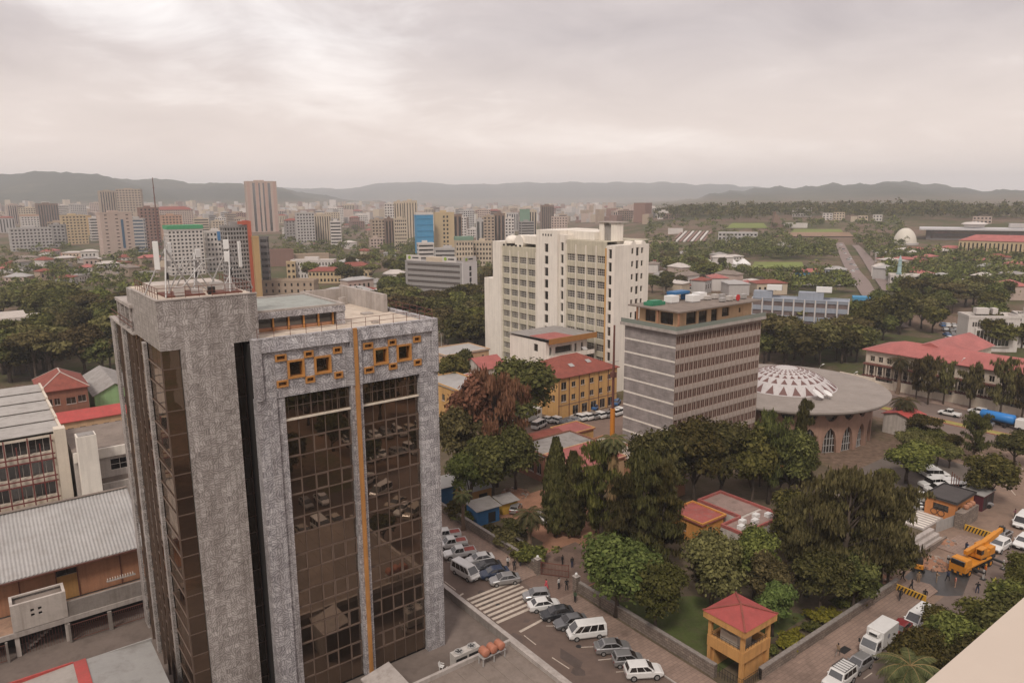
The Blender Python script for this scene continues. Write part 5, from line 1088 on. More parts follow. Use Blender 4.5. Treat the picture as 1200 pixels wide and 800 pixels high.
def sec(x, w, zb, zt, sh=.12): return [(x, -w * .92, zb), (x, -w, zb + .16), (x, -w, zt - sh), (x, -w * .88, zt), (x, w * .88, zt), (x, w, zt - sh), (x, w, zb + .16), (x, w * .92, zb)]
SPECS = {
 # body stations (x, half width, bottom, top), cabin base x0,x1 / roof x0,x1, z belt, z roof, half widths, wheel x, wheel r, side window splits
 'sedan': dict(st=[(-2.15, .72, .42, .86), (-2.05, .82, .28, .98), (-1.2, .86, .22, 1.0), (.8, .86, .22, .95), (1.75, .82, .22, .80), (2.08, .72, .32, .62)], cab=(-1.75, 1.1, -1.05, .25, .95, 1.42), hw=(.80, .62), wx=(-1.28, 1.3), wr=.31, split=[.52]),
 'hatchback': dict(st=[(-1.75, .72, .42, .9), (-1.68, .80, .28, 1.0), (-.9, .82, .22, 1.0), (.7, .82, .22, .98), (1.5, .79, .22, .84), (1.78, .70, .32, .66)], cab=(-1.66, 1.05, -1.42, .25, .97, 1.48), hw=(.77, .62), wx=(-1.1, 1.12), wr=.29, split=[.52]),
 'suv': dict(st=[(-2.1, .78, .48, 1.0), (-2.02, .88, .36, 1.12), (-1.2, .91, .3, 1.14), (.8, .91, .3, 1.1), (1.75, .88, .3, .98), (2.1, .78, .42, .8)], cab=(-2.0, 1.1, -1.7, .3, 1.1, 1.68), hw=(.86, .70), wx=(-1.28, 1.3), wr=.37, split=[.36, .68]),
 'jeep': dict(st=[(-2.25, .84, .5, 1.08), (-2.2, .88, .42, 1.16), (-1.2, .9, .38, 1.18), (.8, .9, .38, 1.16), (1.95, .88, .38, 1.08), (2.15, .84, .46, .92)], cab=(-2.2, .95, -2.14, .55, 1.15, 1.92), hw=(.86, .79), wx=(-1.35, 1.35), wr=.4, split=[.36, .68], rack=True),
 'minibus': dict(st=[(-2.35, .80, .42, 1.02), (-2.32, .86, .32, 1.08), (-1.2, .87, .28, 1.1), (1.1, .87, .28, 1.08), (2.05, .84, .28, .98), (2.38, .76, .36, .72)], cab=(-2.32, 2.12, -2.24, 1.15, 1.06, 1.98), hw=(.85, .74), wx=(-1.35, 1.45), wr=.33, split=[.28, .52, .76]),
 'pickup': dict(st=[(-2.5, .82, .52, .98), (-2.46, .86, .42, 1.02), (-.7, .87, .38, 1.04), (.8, .87, .38, 1.06), (2.0, .84, .38, .98), (2.3, .78, .46, .80)], cab=(-.75, 1.15, -.6, .45, 1.04, 1.72), hw=(.82, .68), wx=(-1.5, 1.5), wr=.38, split=[.5], bed=True),
}
def car_meshes(kind, color, bedmat=None):
    S = SPECS[kind]; P_ = PAINTS[color]; out = []
    b = MB(); b.loft([sec(*s) for s in S['st']])
    x0, x1, r0, r1, zb, zr = S['cab']; hb, hr = S['hw']
    def cabring(f, inset=0.0):
        z = zb + (zr - zb) * f; a = x0 + (r0 - x0) * f; c = x1 + (r1 - x1) * f; h = hb + (hr - hb) * f
        return [(a + inset, -h + inset, z), (c - inset, -h + inset, z), (c - inset, h - inset, z), (a + inset, h - inset, z)]
    rr = [[(p[0], p[1], p[2] - .03) for p in cabring(0)], cabring(.93), cabring(1.0, .07)]
    b.loft(rr)
    if S.get('bed'):
        for y in (-.8, .72): b.box(-2.44, -.8, y, y + .08, 1.0, 1.16)
        b.box(-2.46, -2.38, -.72, .72, 1.0, 1.16)
    me = b.mesh('body', P_)
    out.append(('body', me, None, (0, 0, 0)))
    def pane(name, pts, nrm, off=.012):
        n = Vector(nrm).normalized() * off; q = [Vector(p) + n for p in pts]; r = [Vector(p) - n * .3 for p in pts]
        g = MB(); g.loft([r, q]); out.append((name, g.mesh(name, CARGL), None, (0, 0, 0)))
    lo, hi = .08, .86
    def cp(u, y, f):  # u 0..1 along length at level f, y sign
        z = zb + (zr - zb) * f; a = x0 + (r0 - x0) * f; c = x1 + (r1 - x1) * f; h = hb + (hr - hb) * f
        return (a + (c - a) * u, y * h, z)
    sl = hr - hb
    pane('windshield', [cp(1, -.86, lo), cp(1, .86, lo), cp(1, .84, hi), cp(1, -.84, hi)], (zr - zb, 0, x1 - r1))
    pane('rear_window', [cp(0, .84, lo + .1), cp(0, -.84, lo + .1), cp(0, -.8, hi), cp(0, .8, hi)], (-(zr - zb), 0, r0 - x0))
    ed = [.06] + S['split'] + [.95]
    for sgn in (-1, 1):
        for i in range(len(ed) - 1):
            a, c = ed[i] + .015, ed[i + 1] - .015
            pts = [cp(a, sgn, lo), cp(c, sgn, lo), cp(c - (.02 if i == len(ed) - 2 else 0), sgn, hi), cp(a + (.03 if i == 0 else 0), sgn, hi)]
            if sgn > 0: pts = pts[::-1]
            pane('side_window', pts, (0, sgn * (zr - zb), -sl))
    xf, xr = S['st'][-1][0], S['st'][0][0]; w = S['st'][-1][1]; wr_ = S['st'][0][1]; zt = S['st'][-1][3]; ztr = S['st'][0][3]
    for sgn in (-1, 1):
        y = sgn * w * .72
        out.append(('headlight', MB().bevbox(xf - .10, xf + .03, y - .17, y + .17, zt - .16, zt - .02, .02).mesh('headlight', HEADL), None, (0, 0, 0)))
        y = sgn * wr_ * .82
        out.append(('taillight', MB().bevbox(xr - .02, xr + .06, y - .12, y + .12, ztr - .26, ztr - .06, .015).mesh('taillight', TAILL), None, (0, 0, 0)))
        out.append(('mirror', MB().bevbox(x1 - .42, x1 - .24, sgn * (hb + .08) - .09, sgn * (hb + .08) + .09, zb + .05, zb + .2, .03).mesh('mirror', P_), None, (0, 0, 0)))
    out.append(('bumper', MB().bevbox(xf - .06, xf + .05, -w * .95, w * .95, S['st'][-1][2] + .02, S['st'][-1][2] + .2, .03).mesh('bumper', TRIM), None, (0, 0, 0)))
    out.append(('number_plate', MB().box(xf + .051, xf + .06, -.25, .25, S['st'][-1][2] + .06, S['st'][-1][2] + .17).mesh('number_plate', WPAINT), None, (0, 0, 0)))
    if S.get('rack'):
        r = MB(); [r.bar((r0 + .2 + i * .45, -hr + .05, zr + .1), (r0 + .2 + i * .45, hr - .05, zr + .1), .04) for i in range(6)]; r.bar((r0 + .2, -hr + .05, zr + .1), (r1 - .2, -hr + .05, zr + .1), .05); r.bar((r0 + .2, hr - .05, zr + .1), (r1 - .2, hr - .05, zr + .1), .05)
        out.append(('roof_rack', r.mesh('roof_rack', TRIM), None, (0, 0, 0)))
    if S.get('bed'):
        out.append(('bed_cover', MB().bevbox(-2.36, -.82, -.7, .7, .98, 1.06, .02).mesh('bed_cover', bedmat or TRIM), None, (0, 0, 0)))
    ty = MB().lathe([(S['wr'] * .62, -.09), (S['wr'] * .95, -.1), (S['wr'], -.06), (S['wr'], .06), (S['wr'] * .95, .1), (S['wr'] * .62, .09)], 16).mesh('tyre', TYRE)
    rm = MB().lathe([(.02, -.085), (S['wr'] * .35, -.075), (S['wr'] * .62, -.085), (S['wr'] * .62, .085), (S['wr'] * .35, .075), (.02, .085)], 12).mesh('rim', RIM)
    hwm = S['st'][2][1] - .06
    for x in S['wx']:
        for sgn in (-1, 1): out.append(('wheel', ty, rm, (x, sgn * hwm, S['wr'])))
    return out
_CARS = {}
def vehicle_from(parts, name, label, cat, x, y, z, head, group):
    o = thing(name, label, cat, (x, y, z), head, group)
    for n, me, sub, loc in parts:
        p = put(n, me, o, loc, rot=(R(90), 0, 0) if n == 'wheel' else None)
        if sub is not None: put('rim', sub, p)
    return o
NAMES = {'sedan': 'sedan', 'hatchback': 'hatchback', 'suv': 'sport_utility_car', 'jeep': 'off_road_car', 'minibus': 'minibus', 'pickup': 'pickup_truck'}
def car(kind, color, label, u, v, head, group=None, z=.016, xy=None, bed=None):
    key = (kind, color, bed.name if bed else '')
    if key not in _CARS: _CARS[key] = car_meshes(kind, color, bed)
    x, y = XY(u, v) if xy is None else xy
    return vehicle_from(_CARS[key], NAMES[kind], label, {'minibus': 'minibus', 'pickup': 'pickup truck'}.get(kind, 'car'), x, y, z, GRID + R(head), group)
ROW = 'cars parked along the near street'
car('suv', 'white', 'white sport utility car at the bottom end of the street row', 54.5, 48.6, -32, ROW)
car('hatchback', 'silver', 'small silver hatchback beside the white sport utility car', 54.7, 51.2, -30, ROW)
car('sedan', 'silver', 'silver-grey sedan parked to the right of the white minibus', 55.0, 53.9, -30, ROW)
car('minibus', 'white', 'white minibus parked side-on with its nose towards the road', 54.6, 57.9, 154, ROW)
car('sedan', 'grey', 'dark grey sedan parked just left of the side-on minibus', 54.5, 60.7, 160, ROW)
car('sedan', 'black', 'black sedan parked between the dark grey and the white sedans', 54.4, 63.2, 158, ROW)
car('sedan', 'white', 'white sedan parked next to the right edge of the crossing', 54.4, 65.7, -22, ROW)
car('hatchback', 'silver', 'silver station car parked touching the zebra crossing, right side', 55.0, 68.0, 150, ROW)
car('sedan', 'silver', 'pale silver sedan parked at the left edge of the zebra crossing', 54.1, 73.9, 157, ROW)
car('sedan', 'dark blue', 'dark blue sedan parked between the silver and the black sedans', 54.0, 76.2, 160, ROW)
car('sedan', 'black', 'black sedan half hidden behind the facing minibus', 54.2, 78.3, 160, ROW)
car('sedan', 'white', 'white sedan parked behind the facing minibus by the pavement', 54.6, 80.7, 162, ROW)
car('minibus', 'white', 'white minibus facing the crossing in the middle of the street', 50.9, 78.8, -84, ROW)
BEDR = surf('red_slat_bed', (.30, .075, .06), .2, 2, .7)
car('pickup', 'white', 'nearest white pickup truck with red slatted bed by the tower edge', 53.2, 84.0, 160, ROW, bed=BEDR)
car('pickup', 'white', 'second white pickup truck half hidden by the marble column', 53.8, 87.2, 162, ROW, bed=BEDR)
car('pickup', 'white', 'farthest white pickup truck behind the marble column', 54.6, 90.2, 160, ROW, bed=BEDR)
car('sedan', 'white', 'white sedan parked in the red earth courtyard by the palm', 70.3, 86.2, -70, 'cars in the courtyard')
car('sedan', 'grey', 'dark grey car beside the white courtyard sedan', 72.2, 85.2, -66, 'cars in the courtyard')
car('sedan', 'white', 'white sedan at the foot of the tall cypress', 71.4, 81.6, -56, 'cars in the courtyard')
car('hatchback', 'silver', 'silver car among rubble beyond the courtyard', 69.5, 91.5, 40, 'cars in the courtyard')
Q = 'vehicles queueing on the right-hand street'
car('jeep', 'white', 'white off-road car with roof rack at the bottom of the queue', 70.2, 34.7, 180, Q)
car('hatchback', 'silver', 'small silver car between the off-road car and the box truck', 74.5, 34.8, 178, Q)
car('sedan', 'red', 'dark red car between the box truck and the queueing minibus', 84.9, 35.2, 184, Q)
car('minibus', 'white', 'white minibus at the head of the queue near the roadworks', 88.9, 34.8, 181, Q)
car('suv', 'white', 'white utility car beside the yellow crane boom', 118.2, 36.4, 178, 'cars beyond the crane')
car('sedan', 'silver', 'silver sedan behind the white utility car, beyond the crane', 122.4, 37.6, 176, 'cars beyond the crane')
car('suv', 'white', 'white car at the right picture edge behind the crane', 122.2, 34.6, 181, 'cars beyond the crane')
car('minibus', 'white', 'white van at the right picture edge above the crane', 130.3, 37.4, 184, 'cars beyond the crane')
# box truck
def box_truck(label, u, v, head):
    o = gthing('box_truck', label, 'truck', u, v, .016, R(head), Q)
    MB().bevbox(-2.7, 1.0, -.98, .98, .95, 3.05, .05).build('cargo_box', PAINTS['white'], o)
    for z in (1.6, 2.3): cbox('box_rib', SHEET, o, -2.68, .98, -.995, -.983, z, z + .05)
    cab = MB().loft([[(1.03, -.92, .5), (2.55, -.92, .5), (2.55, .92, .5), (1.03, .92, .5)], [(1.03, -.93, 1.35), (2.58, -.93, 1.3), (2.58, .93, 1.3), (1.03, .93, 1.35)], [(1.03, -.86, 2.25), (2.05, -.84, 2.25), (2.05, .84, 2.25), (1.03, .86, 2.25)]]).build('cab', PAINTS['white'], o)
    MB().loft([[(2.54, -.82, 1.42), (2.54, .82, 1.42), (2.12, .78, 2.15), (2.12, -.78, 2.15)], [(2.57, -.82, 1.43), (2.57, .82, 1.43), (2.15, .78, 2.17), (2.15, -.78, 2.17)]]).build('windshield', CARGL, o)
    for s in (-1, 1):
        MB().loft([[(1.3, s * .925, 1.42), (2.35, s * .925, 1.42), (1.98, s * .868, 2.1), (1.3, s * .875, 2.1)], [(1.3, s * .945, 1.42), (2.35, s * .945, 1.42), (1.98, s * .888, 2.1), (1.3, s * .895, 2.1)]]).build('side_window', CARGL, o)
        MB().bevbox(2.5, 2.63, s * .7 - .15, s * .7 + .15, .75, .95, .02).build('headlight', HEADL, o); cbox('mirror', TRIM, o, 2.3, 2.4, s * 1.08 - .1, s * 1.08 + .1, 1.5, 1.95)
    cbox('bumper', TRIM, o, 2.45, 2.66, -.9, .9, .38, .62); cbox('chassis', TRIM, o, -2.6, 1.0, -.45, .45, .62, .93); MB().bevbox(1.0, 1.5, -.6, .6, 2.4, 2.85, .06).build('cooling_unit', PAINTS['white'], o); cbox('cooling_grille', TRIM, o, 1.501, 1.52, -.45, .45, 2.48, 2.75)
    ty = MB().lathe([(.24, -.12), (.39, -.12), (.41, -.07), (.41, .07), (.39, .12), (.24, .12)], 16).mesh('tyre', TYRE); rm = MB().lathe([(.02, -.1), (.24, -.11), (.24, .11), (.02, .1)], 12).mesh('rim', RIM)
    for x in (-1.6, 1.9):
        for s in (-1, 1): p = put('wheel', ty, o, (x, s * .82, .41), rot=(R(90), 0, 0)); put('rim', rm, p)
    t = MB(); t.lathe([(.01, 0), (.3, 0), (.3, .012), (.01, .012)], 16); e = t.build('round_emblem', surf('emblem_grey', (.25, .25, .27), .1, 1, .5), o, (-.3, .984, 2.2)); e.rotation_euler = (R(-90), 0, 0)
box_truck('white refrigerated box truck in the queue behind the silver car', 79.6, 35.2, 181)
# mobile crane at the roadworks
CY = surf('crane_yellow', (.60, .235, .025), .12, 1, .5, dirt=.25, dirtc=(.2, .1, .04))
o = gthing('mobile_crane', 'yellow mobile crane with boom and outriggers at the roadworks', 'crane', 109.5, 36.4, .016, R(-6))
cbox('chassis', TRIM, o, -4.2, 4.2, -.7, .7, .75, 1.25); MB().bevbox(-4.2, 2.2, -1.15, 1.15, 1.26, 1.55, .04).build('deck', CY, o)
MB().loft([[(-4.6, -1.1, .8), (-3.0, -1.1, .8), (-3.0, 1.1, .8), (-4.6, 1.1, .8)], [(-4.65, -1.1, 1.7), (-3.0, -1.1, 1.7), (-3.0, 1.1, 1.7), (-4.65, 1.1, 1.7)], [(-4.3, -1.0, 2.5), (-3.05, -1.0, 2.5), (-3.05, 1.0, 2.5), (-4.3, 1.0, 2.5)]]).build('cab', CY, o)
cbox('cab_window', CARGL, o, -4.69, -4.45, -.9, .9, 1.75, 2.4); MB().lathe([(1.1, 1.56), (1.1, 1.75), (.01, 1.75)], 20).build('turntable', TRIM, o, (.6, 0, 0))
MB().bevbox(-.6, 2.6, -1.05, 1.05, 1.76, 2.7, .06).build('superstructure', CY, o); MB().bevbox(1.6, 3.0, -1.1, 1.1, 1.8, 3.0, .08).build('counterweight', CY, o); MB().bevbox(-.9, .6, -1.15, -.35, 2.0, 3.4, .06).build('operator_cab', CY, o); cbox('operator_window', CARGL, o, -.93, -.3, -1.17, -.5, 2.6, 3.25)
bm = MB().bar((1.8, .15, 3.05), (5.6, .15, 3.75), .62, .72).build('boom', CY, o); MB().bar((5.2, .15, 3.68), (7.0, .15, 4.0), .46, .54).build('boom_section', CY, bm); MB().bar((-2.6, .15, 2.9), (1.9, .15, 3.15), .5, .6).build('boom_tail', CY, bm)
MB().tube([(.8, .15, 2.6), (4.2, .15, 3.3)], .12, 8).build('lift_cylinder', STEEL, o); MB().box(6.9, 7.3, -.2, .5, 3.7, 4.4).build('boom_head', TRIM, bm)
for x in (-2.4, 2.9):
    cbox('outrigger_beam', TRIM, o, x - .16, x + .16, -2.5, 2.5, .85, 1.1)
    for s in (-1, 1): cbox('outrigger_jack', STEEL, o, x - .1, x + .1, s * 2.4 - .1, s * 2.4 + .1, .12, 1.4); cbox('outrigger_pad', TRIM, o, x - .35, x + .35, s * 2.4 - .3, s * 2.4 + .3, 0, .11)
for i in range(6): cbox('hazard_plate', CY if i % 2 else TRIM, o, -4.72, -4.66, -1.1 + i * .366, -.74 + i * .366, .5, .78)
ty = MB().lathe([(.3, -.16), (.5, -.16), (.53, -.1), (.53, .1), (.5, .16), (.3, .16)], 16).mesh('tyre', TYRE); rm = MB().lathe([(.02, -.13), (.3, -.15), (.3, .15), (.02, .13)], 12).mesh('rim', CY)
for x in (-3.4, -1.2, 1.0, 2.2):
    for s in (-1, 1): p = put('wheel', ty, o, (x, s * .95, .53), rot=(R(90), 0, 0)); put('rim', rm, p)
# small loader at the pit
o = gthing('compact_loader', 'small yellow digger beside the muddy pit', 'digger', 102.6, 41.0, .016, R(30))
MB().bevbox(-1, .8, -.55, .55, .5, 1.2, .06).build('hull', CY, o); MB().bevbox(-.9, .1, -.45, .45, 1.21, 2.0, .05).build('cab', TRIM, o); MB().bar((.6, .35, 1.1), (1.7, .35, .5), .14, .2).build('arm', CY, o); MB().bar((.6, -.35, 1.1), (1.7, -.35, .5), .14, .2).build('arm', CY, o); MB().loft([[(1.6, -.7, .05), (2.2, -.7, .02), (1.7, -.7, .6)], [(1.6, .7, .05), (2.2, .7, .02), (1.7, .7, .6)]]).build('bucket', TRIM, o)
for y in (-.62, .62): MB().bevbox(-1.05, .85, y - .14, y + .14, 0, .55, .12).build('track', TYRE, o)
# distant vehicles: one mesh each
_FAR = {}
def far_car(kind, color, label, x, y, z, head, group):
    key = (kind, color)
    if key not in _FAR:
        S = SPECS[kind]; b = MB(); b.loft([sec(*s) for s in S['st']]); x0, x1, r0, r1, zb, zr = S['cab']; hb, hr = S['hw']
        b.loft([[(x0, -hb, zb - .03), (x1, -hb, zb - .03), (x1, hb, zb - .03), (x0, hb, zb - .03)], [(r0 + (x0 - r0) * .15, -hr - .02, zr - .08), (r1 + (x1 - r1) * .15, -hr - .02, zr - .08), (r1 + (x1 - r1) * .15, hr + .02, zr - .08), (r0 + (x0 - r0) * .15, hr + .02, zr - .08)]], 1, False)
        b.loft([[(r0 + (x0 - r0) * .15, -hr - .02, zr - .08), (r1 + (x1 - r1) * .15, -hr - .02, zr - .08), (r1 + (x1 - r1) * .15, hr + .02, zr - .08), (r0 + (x0 - r0) * .15, hr + .02, zr - .08)], [(r0 + .08, -hr + .05, zr), (r1 - .08, -hr + .05, zr), (r1 - .08, hr - .05, zr), (r0 + .08, hr - .05, zr)]])
        for e in S['split']:
            for s in (-1, 1): xm = x0 + (x1 - x0) * e; b.bar((xm, s * (hb + .005), zb), (xm, s * (hr + .01), zr - .06), .09, .03)
        for wx in S['wx']:
            for s in (-1, 1): b.tube([(wx, s * (S['st'][2][1] - .14), S['wr']), (wx, s * (S['st'][2][1] + .02), S['wr'])], S['wr'], 10, 2)
        _FAR[key] = b.mesh('car', [PAINTS[color], CARGL, TYRE])
    o = put(NAMES[kind], _FAR[key], None, (x, y, z), head); return tag(o, label, {'minibus': 'minibus', 'pickup': 'pickup truck'}.get(kind, 'car'), group)
def car_series(group, template, spots):
    """spots: (px,py,kind,color,heading); labels count along the picture from the left"""
    spots = sorted(spots); cnt = {}
    for px, py, k, c, h in spots: cnt[(c, k)] = cnt.get((c, k), 0) + 1
    seen = {}
    for px, py, k, c, h in spots:
        p = ground_at(px, py); i = seen.get((c, k), 0); seen[(c, k)] = i + 1
        nm = NAMES[k].replace('_', ' ')
        lead = c + ' ' + nm if cnt[(c, k)] == 1 else '%s %s %s from left' % (ordinal(i), c, nm)
        far_car(k, c, template % lead, p.x, p.y, p.z + .02, GRID + R(h + random.uniform(-4, 4)), group)
car_series('cars in the lot by the orange kiosk', '%s in the lot behind the kiosk', [(1064, 540, 'sedan', 'grey', 60), (1070, 548, 'sedan', 'silver', 62), (1081, 551, 'jeep', 'white', -40), (1090, 556, 'jeep', 'white', -40), (1097, 560, 'jeep', 'white', -38), (1103, 567, 'suv', 'white', -42), (1091, 571, 'jeep', 'white', 150), (1098, 577, 'suv', 'white', 150), (1116, 572, 'jeep', 'white', -40), (1124, 577, 'minibus', 'white', -42), (1131, 583, 'suv', 'white', -42), (1139, 587, 'jeep', 'white', -42), (1146, 593, 'suv', 'silver', -40), (1076, 587, 'suv', 'white', 120), (1071, 596, 'sedan', 'silver', 120)])
car_series('vehicles on the boulevard', '%s on the boulevard before the red-roofed block', [(1112, 487, 'pickup', 'white', 92), (1146, 485, 'suv', 'white', 90), (1156, 488, 'sedan', 'white', 90), (1162, 495, 'jeep', 'white', 91), (1152, 498, 'sedan', 'silver', 91)])
car_series('cars parked behind the ochre building', '%s parked below the ochre building', [(640, 494, 'sedan', 'white', 100), (650, 495, 'suv', 'white', 96), (657, 497, 'sedan', 'grey', 96), (663, 496, 'sedan', 'grey', 96), (670, 494, 'sedan', 'silver', 95), (678, 492, 'suv', 'white', 95), (686, 491, 'suv', 'white', 95), (693, 490, 'suv', 'silver', 95), (701, 489, 'suv', 'white', 95), (708, 488, 'suv', 'silver', 95), (718, 486, 'suv', 'white', 95), (724, 484, 'suv', 'white', 95), (698, 479, 'sedan', 'blue', 30), (722, 474, 'suv', 'blue', 30), (632, 501, 'minibus', 'white', 20)])
LOT = []
rs = random.Random(4)
for r_ in range(6):
    for c_ in range(6): LOT.append((1105 + c_ * 6.2 + r_ * 2.5 + rs.uniform(-1, 1), 383 + r_ * 5.2 + rs.uniform(-.6, .6), rs.choice(['sedan', 'suv', 'hatchback']), rs.choice(['white', 'white', 'silver', 'blue', 'grey', 'dark blue']), 40 + rs.uniform(-8, 8)))
car_series('cars in the lot by the white office', '%s in the lot left of the white office', LOT)
car_series('cars climbing the far avenue', '%s climbing the far avenue', [(985, 288, 'suv', 'white', 50), (990, 298, 'sedan', 'white', 50), (996, 304, 'suv', 'white', 50), (994, 306, 'minibus', 'white', 50), (1001, 312, 'sedan', 'white', 50), (999, 319, 'suv', 'white', 50), (1004, 317, 'sedan', 'silver', 50), (988, 293, 'sedan', 'grey', 50), (997, 311, 'sedan', 'grey', 50)])
# coach beside the rust tree, tanker on the boulevard
p = ground_at(618, 494)
o = thing('coach', 'white coach with dark windows beside the rust-coloured tree', 'bus', (p.x, p.y, .02), GRID + R(14))
MB().bevbox(-4.2, 4.2, -1.2, 1.2, .4, 3.0, .14).build('body', PAINTS['white'], o)
for s in (-1, 1):
    for i in range(6): cbox('side_window', CARGL, o, -3.9 + i * 1.28, -2.75 + i * 1.28, s * 1.205 - .012, s * 1.205 + .012, 1.55, 2.5)
for s in (-1, 1): cbox('end_window', CARGL, o, s * 4.205 - .012, s * 4.205 + .012, -1.0, 1.0, 1.4, 2.6)
tym = MB().lathe([(.25, -.14), (.45, -.14), (.45, .14), (.25, .14)], 14).mesh('tyre', TYRE)
for x in (-2.6, 2.7):
    for s in (-1, 1): put('wheel', tym, o, (x, s * 1.08, .45), rot=(R(90), 0, 0))
p = ground_at(1172, 499)
o = thing('tanker_truck', 'tanker truck with bright blue barrel on the boulevard', 'truck', (p.x, p.y, .03), GRID + R(-91))
MB().tube([(-4.2, 0, 2.05), (-4.0, 0, 2.05), (2.6, 0, 2.05), (2.8, 0, 2.05)], [.8, 1.1, 1.1, .8], 18).build('tank', surf('tank_blue', (.03, .19, .50), .08, 1, .4), o, smooth=True)
MB().bevbox(3.2, 5.1, -1.1, 1.1, .6, 2.7, .12).build('cab', PAINTS['white'], o); cbox('windshield', CARGL, o, 5.1, 5.13, -.9, .9, 1.6, 2.4); cbox('chassis', TRIM, o, -4.2, 3.2, -.45, .45, .7, 1.0)
for x in (-3.2, -2.0, 1.2, 4.2):
    for s in (-1, 1): put('wheel', tym, o, (x, s * 1.0, .47), rot=(R(90), 0, 0))
# ------------------------------------------------------------------ people, roadworks, street furniture
SKIN = surf('skin_brown', (.10, .052, .034), .1, 2, .6); HAIR = surf('hair_black', (.010, .009, .008), .2, 2, .8)
def body_mesh(pose):
    """one skinned surface per pose: pelvis root, spine, head, arms, legs with real joints"""
    v = {'pel': (0, 0, .92, .15), 'wai': (0, .0, 1.08, .135), 'che': (0, 0, 1.30, .165), 'nek': (0, .01, 1.48, .065), 'hea': (0, .02, 1.60, .10), 'top': (0, .02, 1.70, .085)}
    if pose == 'stand': arm = {1: [(.21, 0, 1.40), (.25, .0, 1.14), (.24, .06, .90), (.23, .09, .80)], -1: [(-.21, 0, 1.40), (-.26, -.02, 1.14), (-.25, .04, .90), (-.24, .07, .80)]}; leg = {1: [(.10, 0, .86), (.11, .02, .48), (.11, -.02, .09), (.12, .12, .045)], -1: [(-.10, 0, .86), (-.11, .01, .48), (-.12, -.02, .09), (-.13, .12, .045)]}
    elif pose == 'walk': arm = {1: [(.20, 0, 1.40), (.24, -.12, 1.16), (.23, -.06, .92), (.22, -.02, .83)], -1: [(-.20, 0, 1.40), (-.24, .12, 1.17), (-.22, .28, .98), (-.21, .34, .91)]}; leg = {1: [(.10, 0, .86), (.10, .24, .50), (.10, .26, .09), (.10, .39, .05)], -1: [(-.10, 0, .86), (-.10, -.06, .46), (-.10, -.36, .17), (-.10, -.26, .06)]}
    else: arm = {1: [(.21, 0, 1.40), (.28, .10, 1.16), (.12, .30, 1.14), (.05, .36, 1.15)], -1: [(-.21, 0, 1.40), (-.28, .06, 1.15), (-.20, .30, 1.08), (-.14, .38, 1.1)]}; leg = {1: [(.10, 0, .86), (.16, .06, .48), (.16, 0, .09), (.19, .13, .045)], -1: [(-.10, 0, .86), (-.15, .03, .48), (-.16, -.03, .09), (-.19, .1, .045)]}
    vs = []; rad = []; ed = []
    def addv(p): vs.append(p[:3]); rad.append(p[3]); return len(vs) - 1
    idx = [addv(v[k]) for k in ('pel', 'wai', 'che', 'nek', 'hea', 'top')]; ed += list(zip(idx, idx[1:]))
    for s in (1, -1):
        pr = idx[2]
        for p, r in zip(arm[s], (.075, .055, .042, .036)): j = addv((*p, r)); ed.append((pr, j)); pr = j
        pr = idx[0]
        for p, r in zip(leg[s], (.095, .068, .048, .045)): j = addv((*p, r)); ed.append((pr, j)); pr = j
    me = bpy.data.meshes.new('body'); me.from_pydata(vs, ed, []); ob = bpy.data.objects.new('tmp', me); col.objects.link(ob)
    sk = ob.modifiers.new('s', 'SKIN'); ob.modifiers.new('d', 'SUBSURF').levels = 1
    for i, d in enumerate(me.skin_vertices[0].data): d.radius = (rad[i], rad[i] * (.78 if i in (0, 1, 2) else 1)); d.use_root = (i == 0)
    bpy.context.view_layer.update(); dg = bpy.context.evaluated_depsgraph_get()
    out = bpy.data.meshes.new_from_object(ob.evaluated_get(dg)); bpy.data.objects.remove(ob); bpy.data.meshes.remove(me); return out
_BODY = {p: body_mesh(p) for p in ('stand', 'walk', 'hands')}
_CL = {}
def cloth(c):
    if c not in _CL: _CL[c] = surf('cloth_%d' % len(_CL), c, .12, 3, .9)
    return _CL[c]
def person(label, u, v, pose, top, legs, yaw, z=.02, h=1.0, skirt=False, helmet=None, group=None):
    me = _BODY[pose].copy()
    for m in (cloth(legs), cloth(top), SKIN, HAIR, helmet or HAIR): me.materials.append(m)
    mi = []
    for pl in me.polygons:
        x, y, zz = pl.center
        if zz > 1.62 or (zz > 1.55 and y < 0.0): k = 4 if helmet else 3
        elif zz > 1.46: k = 2
        elif abs(x) > .18 and (zz < .92 and zz > .7 or (pose == 'hands' and y > .24)): k = 2
        elif zz > .95 or abs(x) > .2 and zz > .8: k = 1
        else: k = 0
        mi.append(k)
    me.polygons.foreach_set('material_index', mi); me.polygons.foreach_set('use_smooth', [True] * len(mi))
    x, y = XY(u, v); o = put('person', me, None, (x, y, z), GRID + R(yaw)); o.scale = (h, h, h); tag(o, label, 'person', group)
    if skirt: MB().lathe([(.17, 1.02), (.2, .9), (.27, .55), (.33, .2), (.31, .19)], 14).build('skirt', cloth(legs), o, smooth=True)
    return o
BK, WH, NV, PK, TN, GN, BLU, RED_, ORG = (.02, .02, .022), (.55, .52, .49), (.03, .04, .08), (.62, .10, .12), (.28, .19, .12), (.06, .09, .05), (.12, .2, .38), (.4, .04, .03), (.6, .16, .03)
person('person in pink dress crossing at the gateway', 57.5, 69.0, 'walk', PK, PK, 80, .02, .97, True)
person('person in white top and dark trousers by the right gate post', 58.9, 68.0, 'stand', WH, BK, 10, .15)
person('person in dark suit standing at the right gate post', 59.5, 67.1, 'hands', BK, BK, 150, .15)
person('person in black standing left on the driveway inside the gate', 63.6, 72.7, 'stand', BK, BK, 200)
person('person in black standing right on the driveway inside the gate', 64.3, 71.4, 'stand', BK, NV, 170)
person('lone person in dark clothes on the pavement by the stone wall', 58.4, 64.2, 'stand', GN, BK, 90, .15)
